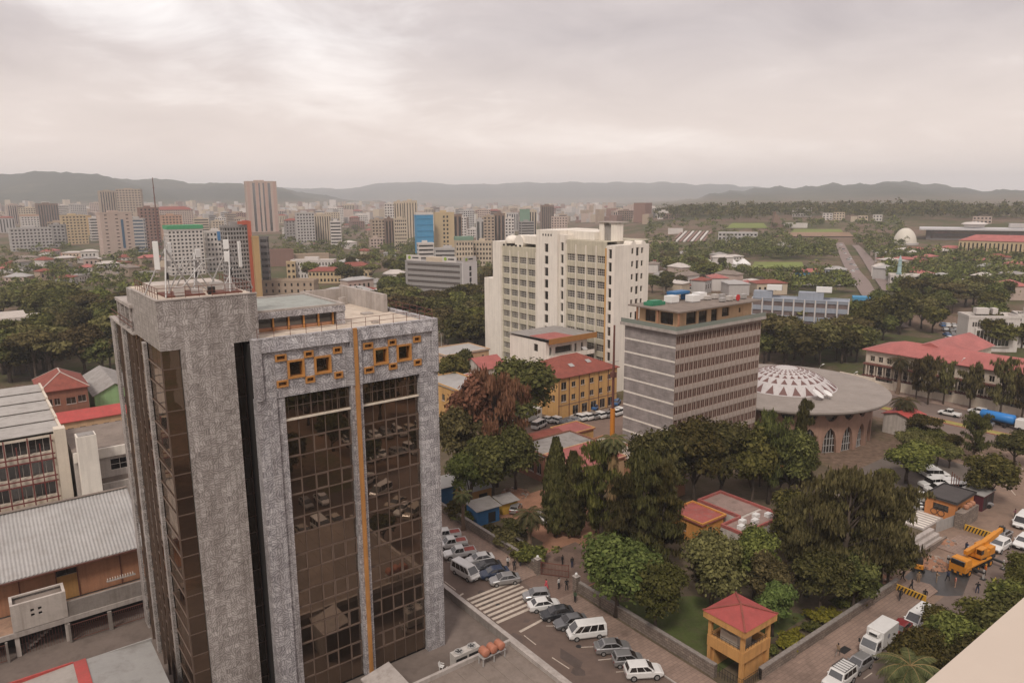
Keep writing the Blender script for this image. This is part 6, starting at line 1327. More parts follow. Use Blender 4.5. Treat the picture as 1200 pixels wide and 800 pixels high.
person('person in blue shirt on the pavement left of the gate', 58.6, 76.2, 'stand', BLU, NV, 220, .15)
person('person in white shirt between the parked black sedans', 56.9, 76.9, 'hands', WH, BK, 190, .15)
person('person in dark jacket beside the person in white shirt', 57.1, 75.6, 'stand', BK, BK, 140, .15)
person('person in tan top walking on the wide pavement', 74.6, 37.3, 'walk', TN, (.2, .17, .15), -90, .15)
person('person in black striding past the lower striped barrier', 92.2, 38.6, 'walk', BK, BK, -60, .15)
person('person in black standing at the right end of the lower barrier', 94.9, 36.7, 'stand', BK, BK, 120, .02)
person('person in blue shirt beside the queueing minibus', 86.6, 33.2, 'stand', BLU, NV, 60)
person('person in red vest beside the blue-shirted person', 87.2, 32.6, 'hands', RED_, BK, 200)
YH = surf('helmet_yellow', (.6, .4, .04), .05, 1, .4); WHH = surf('helmet_white', (.7, .68, .65), .05, 1, .4)
for i, (px, py, c, l, yaw, hm, lab) in enumerate([(1068, 692, BK, BK, 40, None, 'worker in black nearest the lower striped barrier'), (1076, 683, TN, TN, 120, YH, 'worker in tan overalls with yellow helmet left of the pit'), (1097, 682, TN, (.3, .22, .16), 200, None, 'worker in tan bending over the middle of the muddy pit'), (1110, 681, NV, BK, 260, None, 'worker in navy at the right rim of the muddy pit'), (1119, 688, (.5, .2, .14), (.4, .25, .18), 30, None, 'worker in salmon overalls right of the pit'), (1145, 695, BK, NV, 300, None, 'person in dark clothes walking right of the roadworks'), (1132, 647, NV, BK, 80, None, 'worker standing behind the crane cab on the left'), (1144, 648, WH, BK, 160, WHH, 'worker with white helmet behind the crane'), (1170, 628, BK, BK, 220, None, 'person in black left of the two near the upper barrier'), (1174, 627, NV, (.1, .1, .11), 120, None, 'person in navy right of the two near the upper barrier'), (1154, 674, ORG, BK, 40, YH, 'worker in orange vest beside the crane outrigger'), (1165, 690, (.5, .42, .05), GN, 330, YH, 'worker in yellow vest at the edge of the street trees'), (1058, 680, BK, BK, 10, YH, 'worker with yellow helmet by the park wall end'), (1112, 520, BK, BK, 10, None, 'distant person crossing the boulevard'), (1189, 607, (.2, .08, .1), BK, 10, None, 'lone person on the bare forecourt at right')]):
    q = at_z(px, py); u_, v_ = UVof(q.x, q.y); person(lab, u_, v_, ('walk', 'stand', 'hands')[i % 3], c, l, yaw, helmet=hm)
# striped concrete barriers
STR_Y = surf('barrier_yellow', (.56, .31, .035), .12, 1, .7); STR_B = surf('barrier_black', (.03, .027, .025), .15, 1, .7)
def barrier(label, u, v, L, turn):
    o = gthing('striped_barrier', label, 'barrier', u, v, .02, R(turn))
    MB().box(0, L, 0, .25, 0, .95).build('slab', STR_Y, o)
    n = int(L / .42)
    for i in range(n):
        x = .1 + i * L / n
        if x + .55 < L: MB().loft([[(x, -.012, .03), (x + .2, -.012, .03), (x + .5, -.012, .93), (x + .3, -.012, .93)], [(x, -.003, .03), (x + .2, -.003, .03), (x + .5, -.003, .93), (x + .3, -.003, .93)]]).build('black_stripe', STR_B, o)
barrier('yellow and black striped barrier at the lower edge of the roadworks', 94.4, 40.6, 4.2, -90); barrier('yellow and black striped barrier at the upper edge of the roadworks', 121.2, 42.3, 4.0, -90)
# pit, rubble, kerb island, steps
sheet('pit', [(96.8, 37.2), (99, 41.2), (104.5, 41.6), (109, 38.8), (106, 35.6), (100.2, 34.2), (98.4, 35.4)], .016, WET)
b = MB(); isl = [(0, 0), (4.2, 0), (5.2, 1.4), (4.6, 3.6), (0, 3.9)]; b.prism(isl, 0, .16); b.build('kerb_island', PAVE, None, (*XY(94.3, 36.6), .014), GRID, kind='structure')
b = MB(); b.prism([(0, 0), (6.5, -.6), (8.2, 1.2), (7, 4.2), (0, 4.6)], 0, .16); b.build('kerb_island_far', PAVE, None, (*XY(111.5, 37.8), .014), GRID, kind='structure')
_stone = [MB().loft([[(-.4, -.3, 0), (.35, -.35, 0), (.42, .3, 0), (-.3, .36, 0)], [(-.25, -.2, .35), (.2, -.28, .42), (.3, .16, .33), (-.2, .26, .4)]]).mesh('stone', m) for m in (surf('rubble_pale', (.33, .26, .21), .2, 1, .95), surf('rubble_brown', (.2, .125, .09), .2, 1, .95), CONC)]
def heap(label, u, v, r, n, hgt, s=1.0, seed=1):
    rs = random.Random(seed); o = gthing('rubble_heap', label, 'rubble', u, v, .015)
    MB().lathe([(r, 0), (r * .6, hgt * .45), (r * .2, hgt * .8), (.02, hgt * .85)], 14).build('earth_mound', REDDIRT, o)
    for i in range(n):
        a, d = rs.uniform(0, 6.28), r * math.sqrt(rs.random()); k = s * rs.uniform(.4, 1.3)
        st = put('stone', rs.choice(_stone), o, (d * math.cos(a), d * math.sin(a), hgt * .85 * max(0, 1 - d / r) - .02), rs.uniform(0, 6.28)); st.scale = (k, k, k * rs.uniform(.5, 1))
heap('heap of broken paving and earth at the edge of the pit', 106.2, 40.6, 2.6, 60, .9, .6, 2); heap('pale rubble heap at the foot of the stone pillar', 114.2, 42.2, 1.7, 36, .7, .6, 3)
heap('wide heap of reddish bricks in the courtyard by the shacks', 68.5, 95.5, 3.6, 90, .8, .7, 4); heap('smaller heap of broken planks and stones behind the courtyard', 74, 97.5, 2.6, 50, .6, .7, 5)
heap('row of stones lying along the park wall', 96.0, 43.2, 1.6, 24, .3, .7, 6)
o = gthing('terrace_steps', 'pair of long stepped stone blocks beside the pit', 'steps', 106.2, 42.6)
for i in range(3): cbox('step', CONC_L, o, 0, 8.6, i * .75, i * .75 + .72, 0, .5 + i * .45)
cbox('retaining_wall', STONE, o, 0, 8.6, -.35, -.02, 0, .9)
o = gthing('striped_ramp', 'pale ramp painted with white bars beside the kiosk', 'ramp', 115.8, 46.0)
sbox(o, 'ramp', CONC_L, 0, 8, 0, 4.0, 0, .3)
for i in range(8): cbox('painted_bar', WHITE, o, .4 + i * .95, .8 + i * .95, .3, 3.7, .303, .31)
o = gthing('site_fence', 'grey sheet metal fence between ramp and stone pillar', 'fence', 116.5, 44.6, 0, R(-8))
for i in range(7): cbox('sheet_panel', SHEET, o, i * 1.05 + .02, i * 1.05 + 1.0, -.03, .03, 0, 1.9)
o = gthing('stone_pillar', 'thick rough stone pillar wall next to the orange kiosk', 'wall', 121.0, 42.6)
sbox(o, 'masonry', STONE, 0, 6.0, 0, 1.2, 0, 2.6)
for i in range(3): MB().lathe([(.02, 3.4), (.35, 3.25), (.45, 2.95), (.35, 2.65), (.3, 2.6)], 10).build('clay_pot', surf('clay', (.36, .17, .1), .15, 1, .8), o, (2.5 + i * 1.2, .6, 0))
# orange kiosk with dark roof
o = gthing('kiosk', 'orange kiosk with dark flat roof, pipes and wheel picture on its wall', 'kiosk', 122.6, 44.4)
OK_ = surf('kiosk_orange', (.55, .22, .075), .1, .8, .8, streak=.3)
kop = [(1.2, 3.6, 1.3, 2.5)]; b = MB(); facade(b, (0, 4.6), (0, -1), 4.6, 0, 3.2, kop, .3); facade(b, (0, 0), (1, 0), 7, 0, 3.2, [(1, 2.6, 1.0, 2.4), (4, 5.6, 1.0, 2.4)], .3); facade(b, (7, 0), (0, 1), 4.6, 0, 3.2, [], .3); facade(b, (7, 4.6), (-1, 0), 7, 0, 3.2, [], .3); b.build('wall', OK_, o)
windows(o, (0, 4.6), (0, -1), kop, .3, BLACKM, DARKGL, 3, 1, .06); windows(o, (0, 0), (1, 0), [(1, 2.6, 1.0, 2.4), (4, 5.6, 1.0, 2.4)], .3, BLACKM, DARKGL, 2, 1, .06)
sbox(o, 'roof', surf('kiosk_roof', (.075, .065, .062), .2, .6, .8), -.3, 7.3, -.3, 4.9, 3.203, 3.42)
for a in ((-.3, 7.3, -.3, -.15), (-.3, 7.3, 4.75, 4.9), (-.3, -.15, -.147, 4.747), (7.15, 7.3, -.147, 4.747)): cbox('roof_lip', BLACKM, o, *a, 3.423, 3.6)
for y in (2.0, 3.1):
    w_ = MB(); w_.tube([(-.06, y + .5 * math.cos(t * .5236), 1.0 + .5 * math.sin(t * .5236)) for t in range(13)], .05, 6, cap=False); w_.build('wheel_emblem', BLACKM, o)
for i in range(4): MB().cyl(8.0 + i * .5, 4.0 - i * .2, 0, 5.6 - i * .4, .07, 8).build('pipe', RUST, o)
o = gthing('maroon_cabin', 'maroon cabin with grey roof right of the orange kiosk', 'kiosk', 130.8, 43.4)
sbox(o, 'wall', surf('maroon_sheet', (.095, .022, .03), .15, 1, .6), 0, 4.6, 0, 3.4, 0, 2.7); MB().loft([[(-.2, -.2, 2.72), (4.8, -.2, 2.72), (4.8, 3.6, 2.9), (-.2, 3.6, 2.9)], [(-.2, -.2, 2.85), (4.8, -.2, 2.85), (4.8, 3.6, 3.03), (-.2, 3.6, 3.03)]]).build('roof', SHEET, o)
for i in range(4): cbox('door_panel', BLACKM, o, .3 + i * 1.1, 1.2 + i * 1.1, -.03, -.003, .2, 2.3)
# shacks with blue tarpaulins beside the courtyard
for (u, v, w, d, h, wl, rf_, lab) in ((61.0, 90.6, 4.2, 3.4, 2.6, TARPB, ROOFGREY, 'blue boarded hut with flat grey roof beside the stone wall'), (63.5, 97.5, 5, 4, 2.8, PLY2, SHEET, 'ochre hut with grey roof behind the blue hut'), (60.8, 101.5, 5, 4, 3.0, TARPB, SHEET, 'hut with blue wall and pale roof beside the marble column'), (66.8, 91.6, 3, 2.6, 2.0, surf('yellow_tarp', (.5, .3, .05)), ROOFGREY, 'low yellow hut with a cluttered roof')):
    o = gthing('hut', lab, 'hut', u, v, .01, R(-4)); b = MB(); facade(b, (0, 0), (1, 0), w, 0, h, [(w * .5, w * .85, .1, h * .72)], .2); facade(b, (0, d), (0, -1), d, 0, h, [(d * .25, d * .6, h * .35, h * .72)], .2); b.box(.25, w, .25, d, 0, h - .02); b.build('wall', wl, o)
    MB().loft([[(-.3, -.4, h + .05), (w + .3, -.4, h + .05), (w + .3, d + .3, h + .35), (-.3, d + .3, h + .35)], [(-.3, -.4, h + .13), (w + .3, -.4, h + .13), (w + .3, d + .3, h + .43), (-.3, d + .3, h + .43)]]).build('roof', rf_, o); cbox('door', BLACKM, o, w * .52, w * .84, .12, .18, .1, h * .72)
# hedge wall of the planted bed by the gate
stone_wall('low inner stone wall around the planted bed left of the gate', 62.4, 76.5, 9.5, 'v', .8, .3)
# tall orange-footed mast near the brick office
p = at_z(717, 530); u_, v_ = UVof(p.x, p.y)
o = gthing('steel_mast', 'tall rusty steel mast with orange lower section beside the brick office', 'mast', u_, v_)
hz_ = height_at(p.x, p.y, 381); MB().tube([(0, 0, 0), (0, 0, 9.5)], .5, 10).build('orange_foot', surf('mast_orange', (.62, .23, .035), .1, 1, .6), o); MB().tube([(0, 0, 9.5), (0, 0, hz_)], [.3, .18], 8).build('shaft', RUST, o)
MB().bar((-1.4, 0, hz_ * .72), (1.4, 0, hz_ * .72), .1).build('cross_bar', STEEL, o); cbox('service_box', RUST, o, -.5, .5, -.45, .45, hz_ * .60, hz_ * .64)
# street lamps
def lamp(label, px, py, ytop, arm=1.4, yaw=0):
    p = ground_at(px, py); h = height_at(p.x, p.y, ytop); o = thing('street_lamp', label, 'street lamp', p, GRID + yaw, 'street lamps')
    MB().tube([(0, 0, 0), (0, 0, h * .9), (arm * .3, 0, h * .98), (arm, 0, h)], [.1, .06, .05, .04], 8).build('pole', STEEL, o); MB().bevbox(arm - .1, arm + .7, -.13, .13, h - .03, h + .12, .04).build('lamp_head', WPAINT, o); MB().cyl(0, 0, 0, .4, .18, 8).build('base', CONC, o)
lamp('street lamp between the palms before the red-roofed block', 1121, 470, 421); lamp('curved street lamp behind the rim of the round hall', 997, 470, 437); lamp('white curved lamp just right of the marble tower roof', 518, 430, 388, 1.2, R(180)); lamp('pole lamp behind the round hall dome', 958, 462, 428)
lamp('tall lamp post left of the white office', 1121, 388, 371)
# ------------------------------------------------------------------ trees and plants
def np_mesh(name, verts, quads, mat, mats=None, mi=None):
    me = bpy.data.meshes.new(name); nv, nq = len(verts), len(quads)
    me.vertices.add(nv); me.vertices.foreach_set('co', verts.astype(np.float32).ravel())
    me.loops.add(nq * 4); me.loops.foreach_set('vertex_index', quads.astype(np.int32).ravel())
    me.polygons.add(nq); me.polygons.foreach_set('loop_start', np.arange(0, nq * 4, 4, dtype=np.int32)); me.polygons.foreach_set('loop_total', np.full(nq, 4, dtype=np.int32))
    for m in (mats or [mat]): me.materials.append(m)
    if mi is not None: me.polygons.foreach_set('material_index', mi.astype(np.int32))
    me.update(calc_edges=True); return me
def unit(a): return a / np.maximum(1e-6, np.linalg.norm(a, axis=1, keepdims=True))
def leaf_quads(rng, pos, nrm, size, asp=.6, axis=None):
    n = len(pos); t = unit(np.cross(nrm, rng.normal(size=(n, 3)))) if axis is None else unit(axis + rng.normal(size=(n, 3)) * .15)
    b = unit(np.cross(nrm, t)); s = (size * np.clip(np.exp(rng.normal(size=n) * .42), .35, 2.2))[:, None]
    fold = nrm * s * .25
    v = np.stack([pos - t * s, pos + b * s * asp - fold, pos + t * s, pos - b * s * asp - fold], 1).reshape(-1, 3)
    return v, np.arange(n * 4).reshape(-1, 4)
def clump_leaves(rng, C, Rr, n, size, flat=.8, asp=.6, droop=0.0):
    """n leaves spread over the shells of clumps C with radii Rr"""
    w = Rr ** 2; k = rng.choice(len(C), n, p=w / w.sum()); d = unit(rng.normal(size=(n, 3)))
    d[:, 2] = np.where(d[:, 2] < -.35, -d[:, 2] * .6, d[:, 2])
    r = Rr[k] * (.45 + .55 * np.sqrt(rng.random(n))) * (1 + .12 * rng.normal(size=n))
    p = C[k] + d * r[:, None] * np.array([1, 1, flat]); nr = unit(d + rng.normal(size=(n, 3)) * .55 + np.array([0, 0, .35]))
    return leaf_quads(rng, p, nr, size, asp, axis=np.tile(np.array([0, 0, -1.0]), (n, 1)) if droop else None)
def limbs(mb, base, tips, r0, rng, bend=.25):
    for t in tips:
        t = Vector(t); b = Vector(base); m = b.lerp(t, .5) + Vector((rng.normal() * bend, rng.normal() * bend, .15 * (t - b).length))
        mb.tube([b, b.lerp(m, .6), m, t], [r0, r0 * .75, r0 * .5, r0 * .18], 6)
_TREE = {}
def tree_proto(kind, var, mat, lod):
    """crown and trunk meshes for a tree ten units tall"""
    key = (kind, var, mat.name, lod)
    if key in _TREE: return _TREE[key]
    rng = np.random.default_rng(sum(map(ord, kind)) * 31 + var * 7 + 5); tb_ = MB()
    q = {0: 1.0, 1: .34, 2: .12}[lod]; ls = {0: .19, 1: .32, 2: .52}[lod]
    if kind in ('broad', 'round', 'tall', 'umbrella', 'loose'):
        P_ = {'broad': (4.4, 3.7, 5.6, 30, 1.75, 12500, .8), 'round': (3.6, 4.1, 5.4, 26, 1.7, 11500, .9), 'tall': (2.8, 4.6, 5.3, 28, 1.5, 11000, 1.0), 'umbrella': (5.2, 1.5, 8.0, 28, 1.5, 9000, .45), 'loose': (3.6, 4.0, 5.7, 20, 1.4, 8000, .9)}[kind]
        rx, rz, cz, nc, cr, nl, flat = P_
        d = unit(rng.normal(size=(nc, 3))); d[:, 2] = np.where(d[:, 2] < -.5, -d[:, 2], d[:, 2]); rr = rng.uniform(.45, 1.0, nc) ** .6
        C = d * rr[:, None] * np.array([rx - cr * .6, rx - cr * .6, rz - cr * .5]) + np.array([0, 0, cz]) + rng.normal(size=(nc, 3)) * .3
        C = np.vstack([C, [[0, 0, cz]], [[rx * .3, 0, cz - .5]], [[-rx * .3, .4, cz - .3]]]); Rr = cr * rng.uniform(.6, 1.25, len(C))
        v, f = clump_leaves(rng, C, Rr, int(nl * q), ls, flat)
        top = cz - rz * .35; tb_.tube([(0, 0, -.1), (.1, .05, 1.2), (.05, -.1, top * .6), (0, 0, top)], [.34, .26, .2, .12], 8)
        limbs(tb_, (0, 0, top * .55), [tuple(C[i] - np.array([0, 0, .3])) for i in range(0, min(nc, 14), 2)], .13, rng)
    elif kind == 'cypress':
        n = int(9000 * q); z = rng.random(n) ** .85 * 9.4 + .6; prof = 1.25 * np.sin(np.clip((z / 10) ** .75, 0, 1) * 2.75 + .25) ** .8 * (1 + .10 * np.sin(z * 4) * np.sin(z * 9.7))
        a = rng.uniform(0, 6.283, n); lump = 1 + .16 * np.sin(a * 5 + z * 2.2) + .1 * np.sin(a * 9 - z * 3.1); r = prof * lump * (.7 + .32 * np.sqrt(rng.random(n)))
        p = np.stack([r * np.cos(a), r * np.sin(a), z], 1); nr = unit(np.stack([np.cos(a), np.sin(a), np.full(n, .35)], 1) + rng.normal(size=(n, 3)) * .4)
        v, f = leaf_quads(rng, p, nr, ls * .85, .45, np.tile(np.array([0, 0, 1.0]), (n, 1))); tb_.tube([(0, 0, -.1), (0, 0, 8)], [.22, .06], 7)
    elif kind == 'conifer':
        C = []; nb_ = 46
        for i in range(nb_):
            z = 1.6 + 8.2 * (i / nb_); L_ = (2.5 * (1 - (z / 10.6) ** 1.6) + .35) * rng.uniform(.65, 1.15); a = rng.uniform(0, 6.283)
            tb_.tube([(0, 0, z), (L_ * .9 * math.cos(a), L_ * .9 * math.sin(a), z + L_ * .12)], [.05, .015], 5)
            for t in (.35, .6, .85, 1.0): C.append((L_ * t * math.cos(a), L_ * t * math.sin(a), z + L_ * .14 * t - .1 * t))
        C = np.array(C); v, f = clump_leaves(rng, C, rng.uniform(.35, .62, len(C)), int(9500 * q), ls * .95, .75, .28, 1); tb_.tube([(0, 0, -.1), (.05, 0, 5), (0, .05, 9.7)], [.24, .15, .03], 7)
    elif kind == 'feathery':
        C = []
        for i in range(40):
            z = rng.uniform(2.6, 9.4); L_ = (3.4 * math.sin(min(1, (z - 1.2) / 8.8) * 2.6) + .5) * rng.uniform(.35, 1.0); a = rng.uniform(0, 6.283)
            tb_.tube([(0, 0, z * .7), (L_ * .5 * math.cos(a), L_ * .5 * math.sin(a), z * .9), (L_ * math.cos(a), L_ * math.sin(a), z)], [.09, .05, .015], 5)
            for t in (.5, .8, 1.0): C.append((L_ * t * math.cos(a), L_ * t * math.sin(a), z * (.85 + .15 * t)))
        C = np.array(C); v, f = clump_leaves(rng, C, rng.uniform(.45, .95, len(C)), int(9500 * q), ls * .9, .85, .34, 1); tb_.tube([(0, 0, -.1), (.1, 0, 3), (0, .1, 8)], [.3, .22, .05], 7)
    elif kind == 'shrub':
        C = rng.normal(size=(14, 3)) * np.array([2.6, 2.6, 1.2]) + np.array([0, 0, 4.6]); Rr = rng.uniform(1.6, 2.8, 14); v, f = clump_leaves(rng, C, Rr, int(3600 * q), ls * 1.5, .9); tb_.tube([(0, 0, -.1), (0, 0, 4)], [.3, .15], 6)
    out = (np_mesh('crown', v, f, mat), tb_.mesh('trunk', BARK, True)); _TREE[key] = out; return out
WORDS = {'broad': 'broad', 'round': 'round', 'tall': 'tall leafy', 'umbrella': 'flat-topped', 'loose': 'loose', 'cypress': 'cypress', 'conifer': 'tiered conifer', 'feathery': 'feathery', 'shrub': 'low bushy'}
NM = {'cypress': 'cypress_tree', 'conifer': 'conifer_tree', 'shrub': 'shrub'}
def tree_at(kind, p, h, mat, label, wide=1.0, lod=0, var=None, group=None, rz=None):
    v = random.randrange(3 if lod == 0 else 4) if var is None else var
    cr, tr = tree_proto(kind, v, mat, lod); s = h / 10.0
    o = thing(NM.get(kind, 'tree'), label, 'shrub' if kind == 'shrub' else 'tree', p, random.uniform(0, 6.28) if rz is None else rz, group)
    o.scale = (s * wide, s * wide, s); put('crown', cr, o); put('trunk', tr, o); return o
def tree(kind, px, py, ytop, mat, label, wide=1.0, lod=0, var=None, z=0.0, group=None):
    p = at_z(px, py, z) if py > 330 else ground_at(px, py); return tree_at(kind, p, height_at(p.x, p.y, ytop) - p.z, mat, label, wide, lod, var, group)
# palms
def palm_crown(mb, n, L, rng, droop=1.0, up=.6):
    for i in range(n):
        a = i * 2.39996; e = up - (i / n) * 1.25 + rng.uniform(-.1, .1); pts = []; x = z = 0.0; ang = e; st = L / 7
        for k in range(8): pts.append((x, z)); x += st * math.cos(ang); z += st * math.sin(ang); ang -= .20 * droop
        P3 = [Vector((px_ * math.cos(a), px_ * math.sin(a), pz_)) for px_, pz_ in pts]; side = Vector((-math.sin(a), math.cos(a), 0))
        mb.tube(P3, [.05, .045, .04, .035, .03, .02, .015, .01], 4, 1)
        for k in range(1, 8):
            for j in range(5):
                q = P3[k - 1].lerp(P3[k], j / 5); w = L * .17 * math.sin(min(1, (k + j / 5) / 7.6) * 2.9 + .15) + .06
                for sg in (-1, 1):
                    d = (P3[k] - P3[k - 1]).normalized(); tip = q + side * sg * w + d * w * .55 - Vector((0, 0, w * .38)); mb.quad(q - d * .04, q + d * .05, tip + d * .01, tip - d * .02)
def palm(label, px, py, ytop, crown=3.4, n=34, skirt=False, group=None, trunk_r=.3, green=LEAF_P, z=0.0):
    rng = random.Random(int(px * 7 + py)); p = at_z(px, py, z) if py > 330 else ground_at(px, py); h = max(1.5, height_at(p.x, p.y, ytop) - crown * .45)
    o = thing('palm_tree', label, 'palm tree', p, rng.uniform(0, 6), group); tr = MB(); k = max(4, int(h / .5)); tr.tube([(.06 * math.sin(i * 1.1), .06 * math.cos(i * .7), h * i / k) for i in range(k + 1)], [trunk_r * (1.3 - .45 * min(1, i / k * 2.5)) * (1 + .07 * (i % 2)) for i in range(k + 1)], 9); tr.build('trunk', BARK2, o)
    c = MB(); palm_crown(c, n, crown, rng); c.build('crown', [green, LEAF_T], o, (0, 0, h))
    if skirt:
        s = MB()
        for i in range(150): a = rng.uniform(0, 6.28); t = rng.random(); zt = h - .3 - t * h * .45; r = trunk_r + .25; L = rng.uniform(1.0, 1.9); x, y = math.cos(a), math.sin(a); w = rng.uniform(.1, .22); s.quad((x * r - y * w, y * r + x * w, zt), (x * r + y * w, y * r - x * w, zt), (x * (r + .35) + y * w * .3, y * (r + .35) - x * w * .3, zt - L), (x * (r + .35) - y * w * .3, y * (r + .35) + x * w * .3, zt - L))
        s.build('dry_skirt', LEAF_T, o)
    return o
# --- park inside the stone wall
tree('broad', 722, 722, 628, LEAF_L, 'broad bright green tree leaning over the wall right of the gate', 1.06, 0, 0)
tree('broad', 768, 742, 655, LEAF_L, 'second bright green tree behind the wall, nearer the guard tower', .9, 0, 1)
tree('cypress', 651, 628, 514, LEAF_D, 'taller left one of the twin dark cypresses in the courtyard', 1.0, 0, 0); tree('cypress', 671, 628, 530, LEAF_D, 'shorter right one of the twin dark cypresses in the courtyard', 1.2, 0, 1)
palm('fan palm with a long skirt of dry brown leaves', 716, 652, 505, 2.6, 40, True)
palm('short date palm beside the courtyard drive', 621, 648, 590, 3.1, 40, False, None, .35); palm('small thin palm beside the blue hut', 543, 622, 572, 2.0, 22)
tree('feathery', 704, 640, 512, LEAF_M, 'dark feathery tree behind the skirted palm', .75, 0, 0); tree('conifer', 752, 668, 528, LEAF_D, 'tall dark conifer left of the orange cabin', 1.0, 0, 0); tree('conifer', 776, 662, 545, LEAF_M, 'second tall conifer nearest the orange cabin', .9, 0, 1); tree('conifer', 728, 672, 560, LEAF_D, 'lower conifer between the palm and the tall conifer', 1.0, 0, 2); tree('feathery', 770, 640, 532, LEAF_O, 'olive feathery tree behind the tall conifers', .8, 0, 1)
tree('round', 834, 716, 620, LEAF_O, 'olive round-crowned tree in front of the L-shaped building', .95, 0, 0); tree('round', 884, 700, 612, LEAF_M, 'mid green round tree right of the L-shaped building', .9, 0, 1); tree('loose', 900, 722, 650, LEAF_O, 'loose olive tree behind the small light green tree', 1.0, 0, 1); tree('round', 905, 745, 682, LEAF_L, 'small light green ball-shaped tree behind the guard tower', .95, 0, 2)
tree('feathery', 985, 700, 545, LEAF_O, 'huge dark feathery tree above the wide pavement', 1.0, 0, 0); tree('feathery', 1030, 690, 560, LEAF_O, 'second huge feathery tree beside the pit', .95, 0, 1); tree('broad', 1040, 690, 620, LEAF_D, 'dark broad tree hanging over the park wall end', .9, 0, 2); tree('feathery', 945, 698, 575, LEAF_O, 'brownish feathery tree left of the huge one', .9, 0, 2); tree('broad', 960, 722, 645, LEAF_D, 'dark tree low behind the park wall', .9, 0, 0); tree('round', 1000, 715, 640, LEAF_D, 'dark round tree close behind the park wall', .9, 0, 1); tree('tall', 925, 655, 575, LEAF_M, 'tall tree left behind the brownish feathery tree', .9, 0, 1)
tree('broad', 770, 600, 497, LEAF_D, 'dark broad tree at the left front of the brick office', .8, 0, 1); tree('broad', 812, 592, 488, LEAF_M, 'broad tree in the middle before the brick office', .85, 0, 0); tree('round', 845, 590, 492, LEAF_D, 'dark round tree at the right front of the brick office', .9, 0, 2); tree('feathery', 900, 590, 483, LEAF_D, 'dark feathery tree before the round hall', .7, 0, 1); tree('broad', 925, 590, 500, LEAF_D, 'dark broad tree hiding the left arches of the round hall', .8, 0, 0); tree('tall', 880, 595, 500, LEAF_M, 'tall tree between brick office and round hall', .8, 0, 2); tree('conifer', 937, 585, 468, LEAF_D, 'slim pointed conifer rising before the round hall rim', .55, 0, 0)
tree('loose', 1062, 566, 512, LEAF_M, 'spreading tree at the right foot of the round hall', 1.4, 0, 0); tree('umbrella', 1066, 548, 503, LEAF_O, 'flat-topped olive tree right of the arches of the round hall', .8, 0, 0); tree('umbrella', 1080, 525, 485, LEAF_M, 'flat-topped tree beside the boulevard pavilion', .9, 0, 1); tree('feathery', 1140, 545, 482, LEAF_D, 'dark feathery tree standing by the boulevard kerb', .8, 0, 1); tree('round', 1158, 592, 528, LEAF_M, 'drooping round tree beside the maroon cabin', 1.15, 0, 1); tree('broad', 1188, 545, 505, LEAF_D, 'dark broad tree at the right edge by the boulevard', 1.3, 0, 2); tree('broad', 1098, 545, 512, LEAF_M, 'broad tree above the parked white cars', 1.0, 0, 1); tree('round', 1070, 535, 500, LEAF_D, 'dark round tree left above the parked white cars', 1.0, 0, 0)
palm('large date palm in front of the red-roofed block', 1052, 462, 413, 4.2, 40, False, None, .45); palm('large date palm at the right of the round hall rim', 1057, 505, 460, 3.8, 40, False, None, .45)
for i, (x, yb, yt) in enumerate([(1073, 468, 418), (1087, 474, 415), (1105, 474, 420), (1136, 480, 420), (1152, 474, 438), (1171, 490, 418), (1187, 482, 430), (1197, 492, 425)]):
    p = at_z(x, yb); h = height_at(p.x, p.y, yt)
    o = tree_at('feathery', p, h, LEAF_O, '%s from left in the row of tall thin trees along the boulevard' % ordinal(i), .62, 1, i % 4, 'row of trees along the boulevard')
for i, (x, y, t, m) in enumerate([(1072, 520, 494, LEAF_O), (1092, 528, 500, LEAF_M), (1112, 548, 520, LEAF_O), (1036, 575, 548, LEAF_M), (1118, 530, 508, LEAF_M)]): tree('broad', x, y, t, m, '%s from left among low trees between round hall and boulevard' % ordinal([1, 2, 3, 0, 4][i]), 1.1, 0, i % 3, 0, 'low trees by the round hall')
# --- between the tower and the ochre building
tree('feathery', 582, 570, 430, LEAF_R, 'large rust-brown tree right of the marble tower', .72, 0, 0); tree('loose', 560, 560, 440, LEAF_R, 'thinner rust-brown tree beside the ochre house', .9, 0, 1); tree('round', 612, 520, 415, LEAF_D, 'big dark round tree before the white balcony block', 1.05, 0, 0)
tree('broad', 578, 590, 505, LEAF_D, 'dark low spreading tree below the rust-brown tree', .9, 0, 1); tree('round', 604, 575, 495, LEAF_D, 'dark rounded tree left of the brown hall', .85, 0, 2); tree('loose', 540, 570, 470, LEAF_O, 'loose dry-leaved tree touching the marble column', .8, 0, 2); tree('loose', 552, 600, 525, LEAF_L, 'light green tree above the blue hut', .9, 0, 0); tree('round', 530, 470, 412, LEAF_M, 'green bush-like tree below the tan house', 1.0, 1, 1); tree('round', 546, 452, 408, LEAF_D, 'dark small tree beside the tan house wall', .8, 1, 2); tree('shrub', 533, 606, 585, LEAF_M, 'green shrub by the stone wall near the marble column', 1.3, 0)
for i, (x, y, t, m) in enumerate([(549, 612, 596, LEAF_M), (575, 628, 612, LEAF_M), (590, 640, 618, LEAF_O), (607, 652, 634, LEAF_M), (622, 662, 636, LEAF_M), (597, 622, 606, LEAF_D), (608, 628, 610, LEAF_D)]): tree('shrub', x, y, t, m, '%s from left among the shrubs in the bed left of the gate' % ordinal(i), 1.4, 1, i % 3, 0, 'shrubs in the planted bed')
for i, (u, v) in enumerate([(66.5 + k * 2.6, 42.0 + (k % 2) * .5) for k in range(11)]):
    x, y = XY(u, v); tree_at('shrub', (x, y, 0), 1.2 + .3 * (i % 3), LEAF_Y if i % 3 != 1 else LEAF_L, '%s yellow-green hedge bush from the guard tower along the park wall' % ordinal(i), 1.6, 1, i % 3, 'hedge along the park wall')
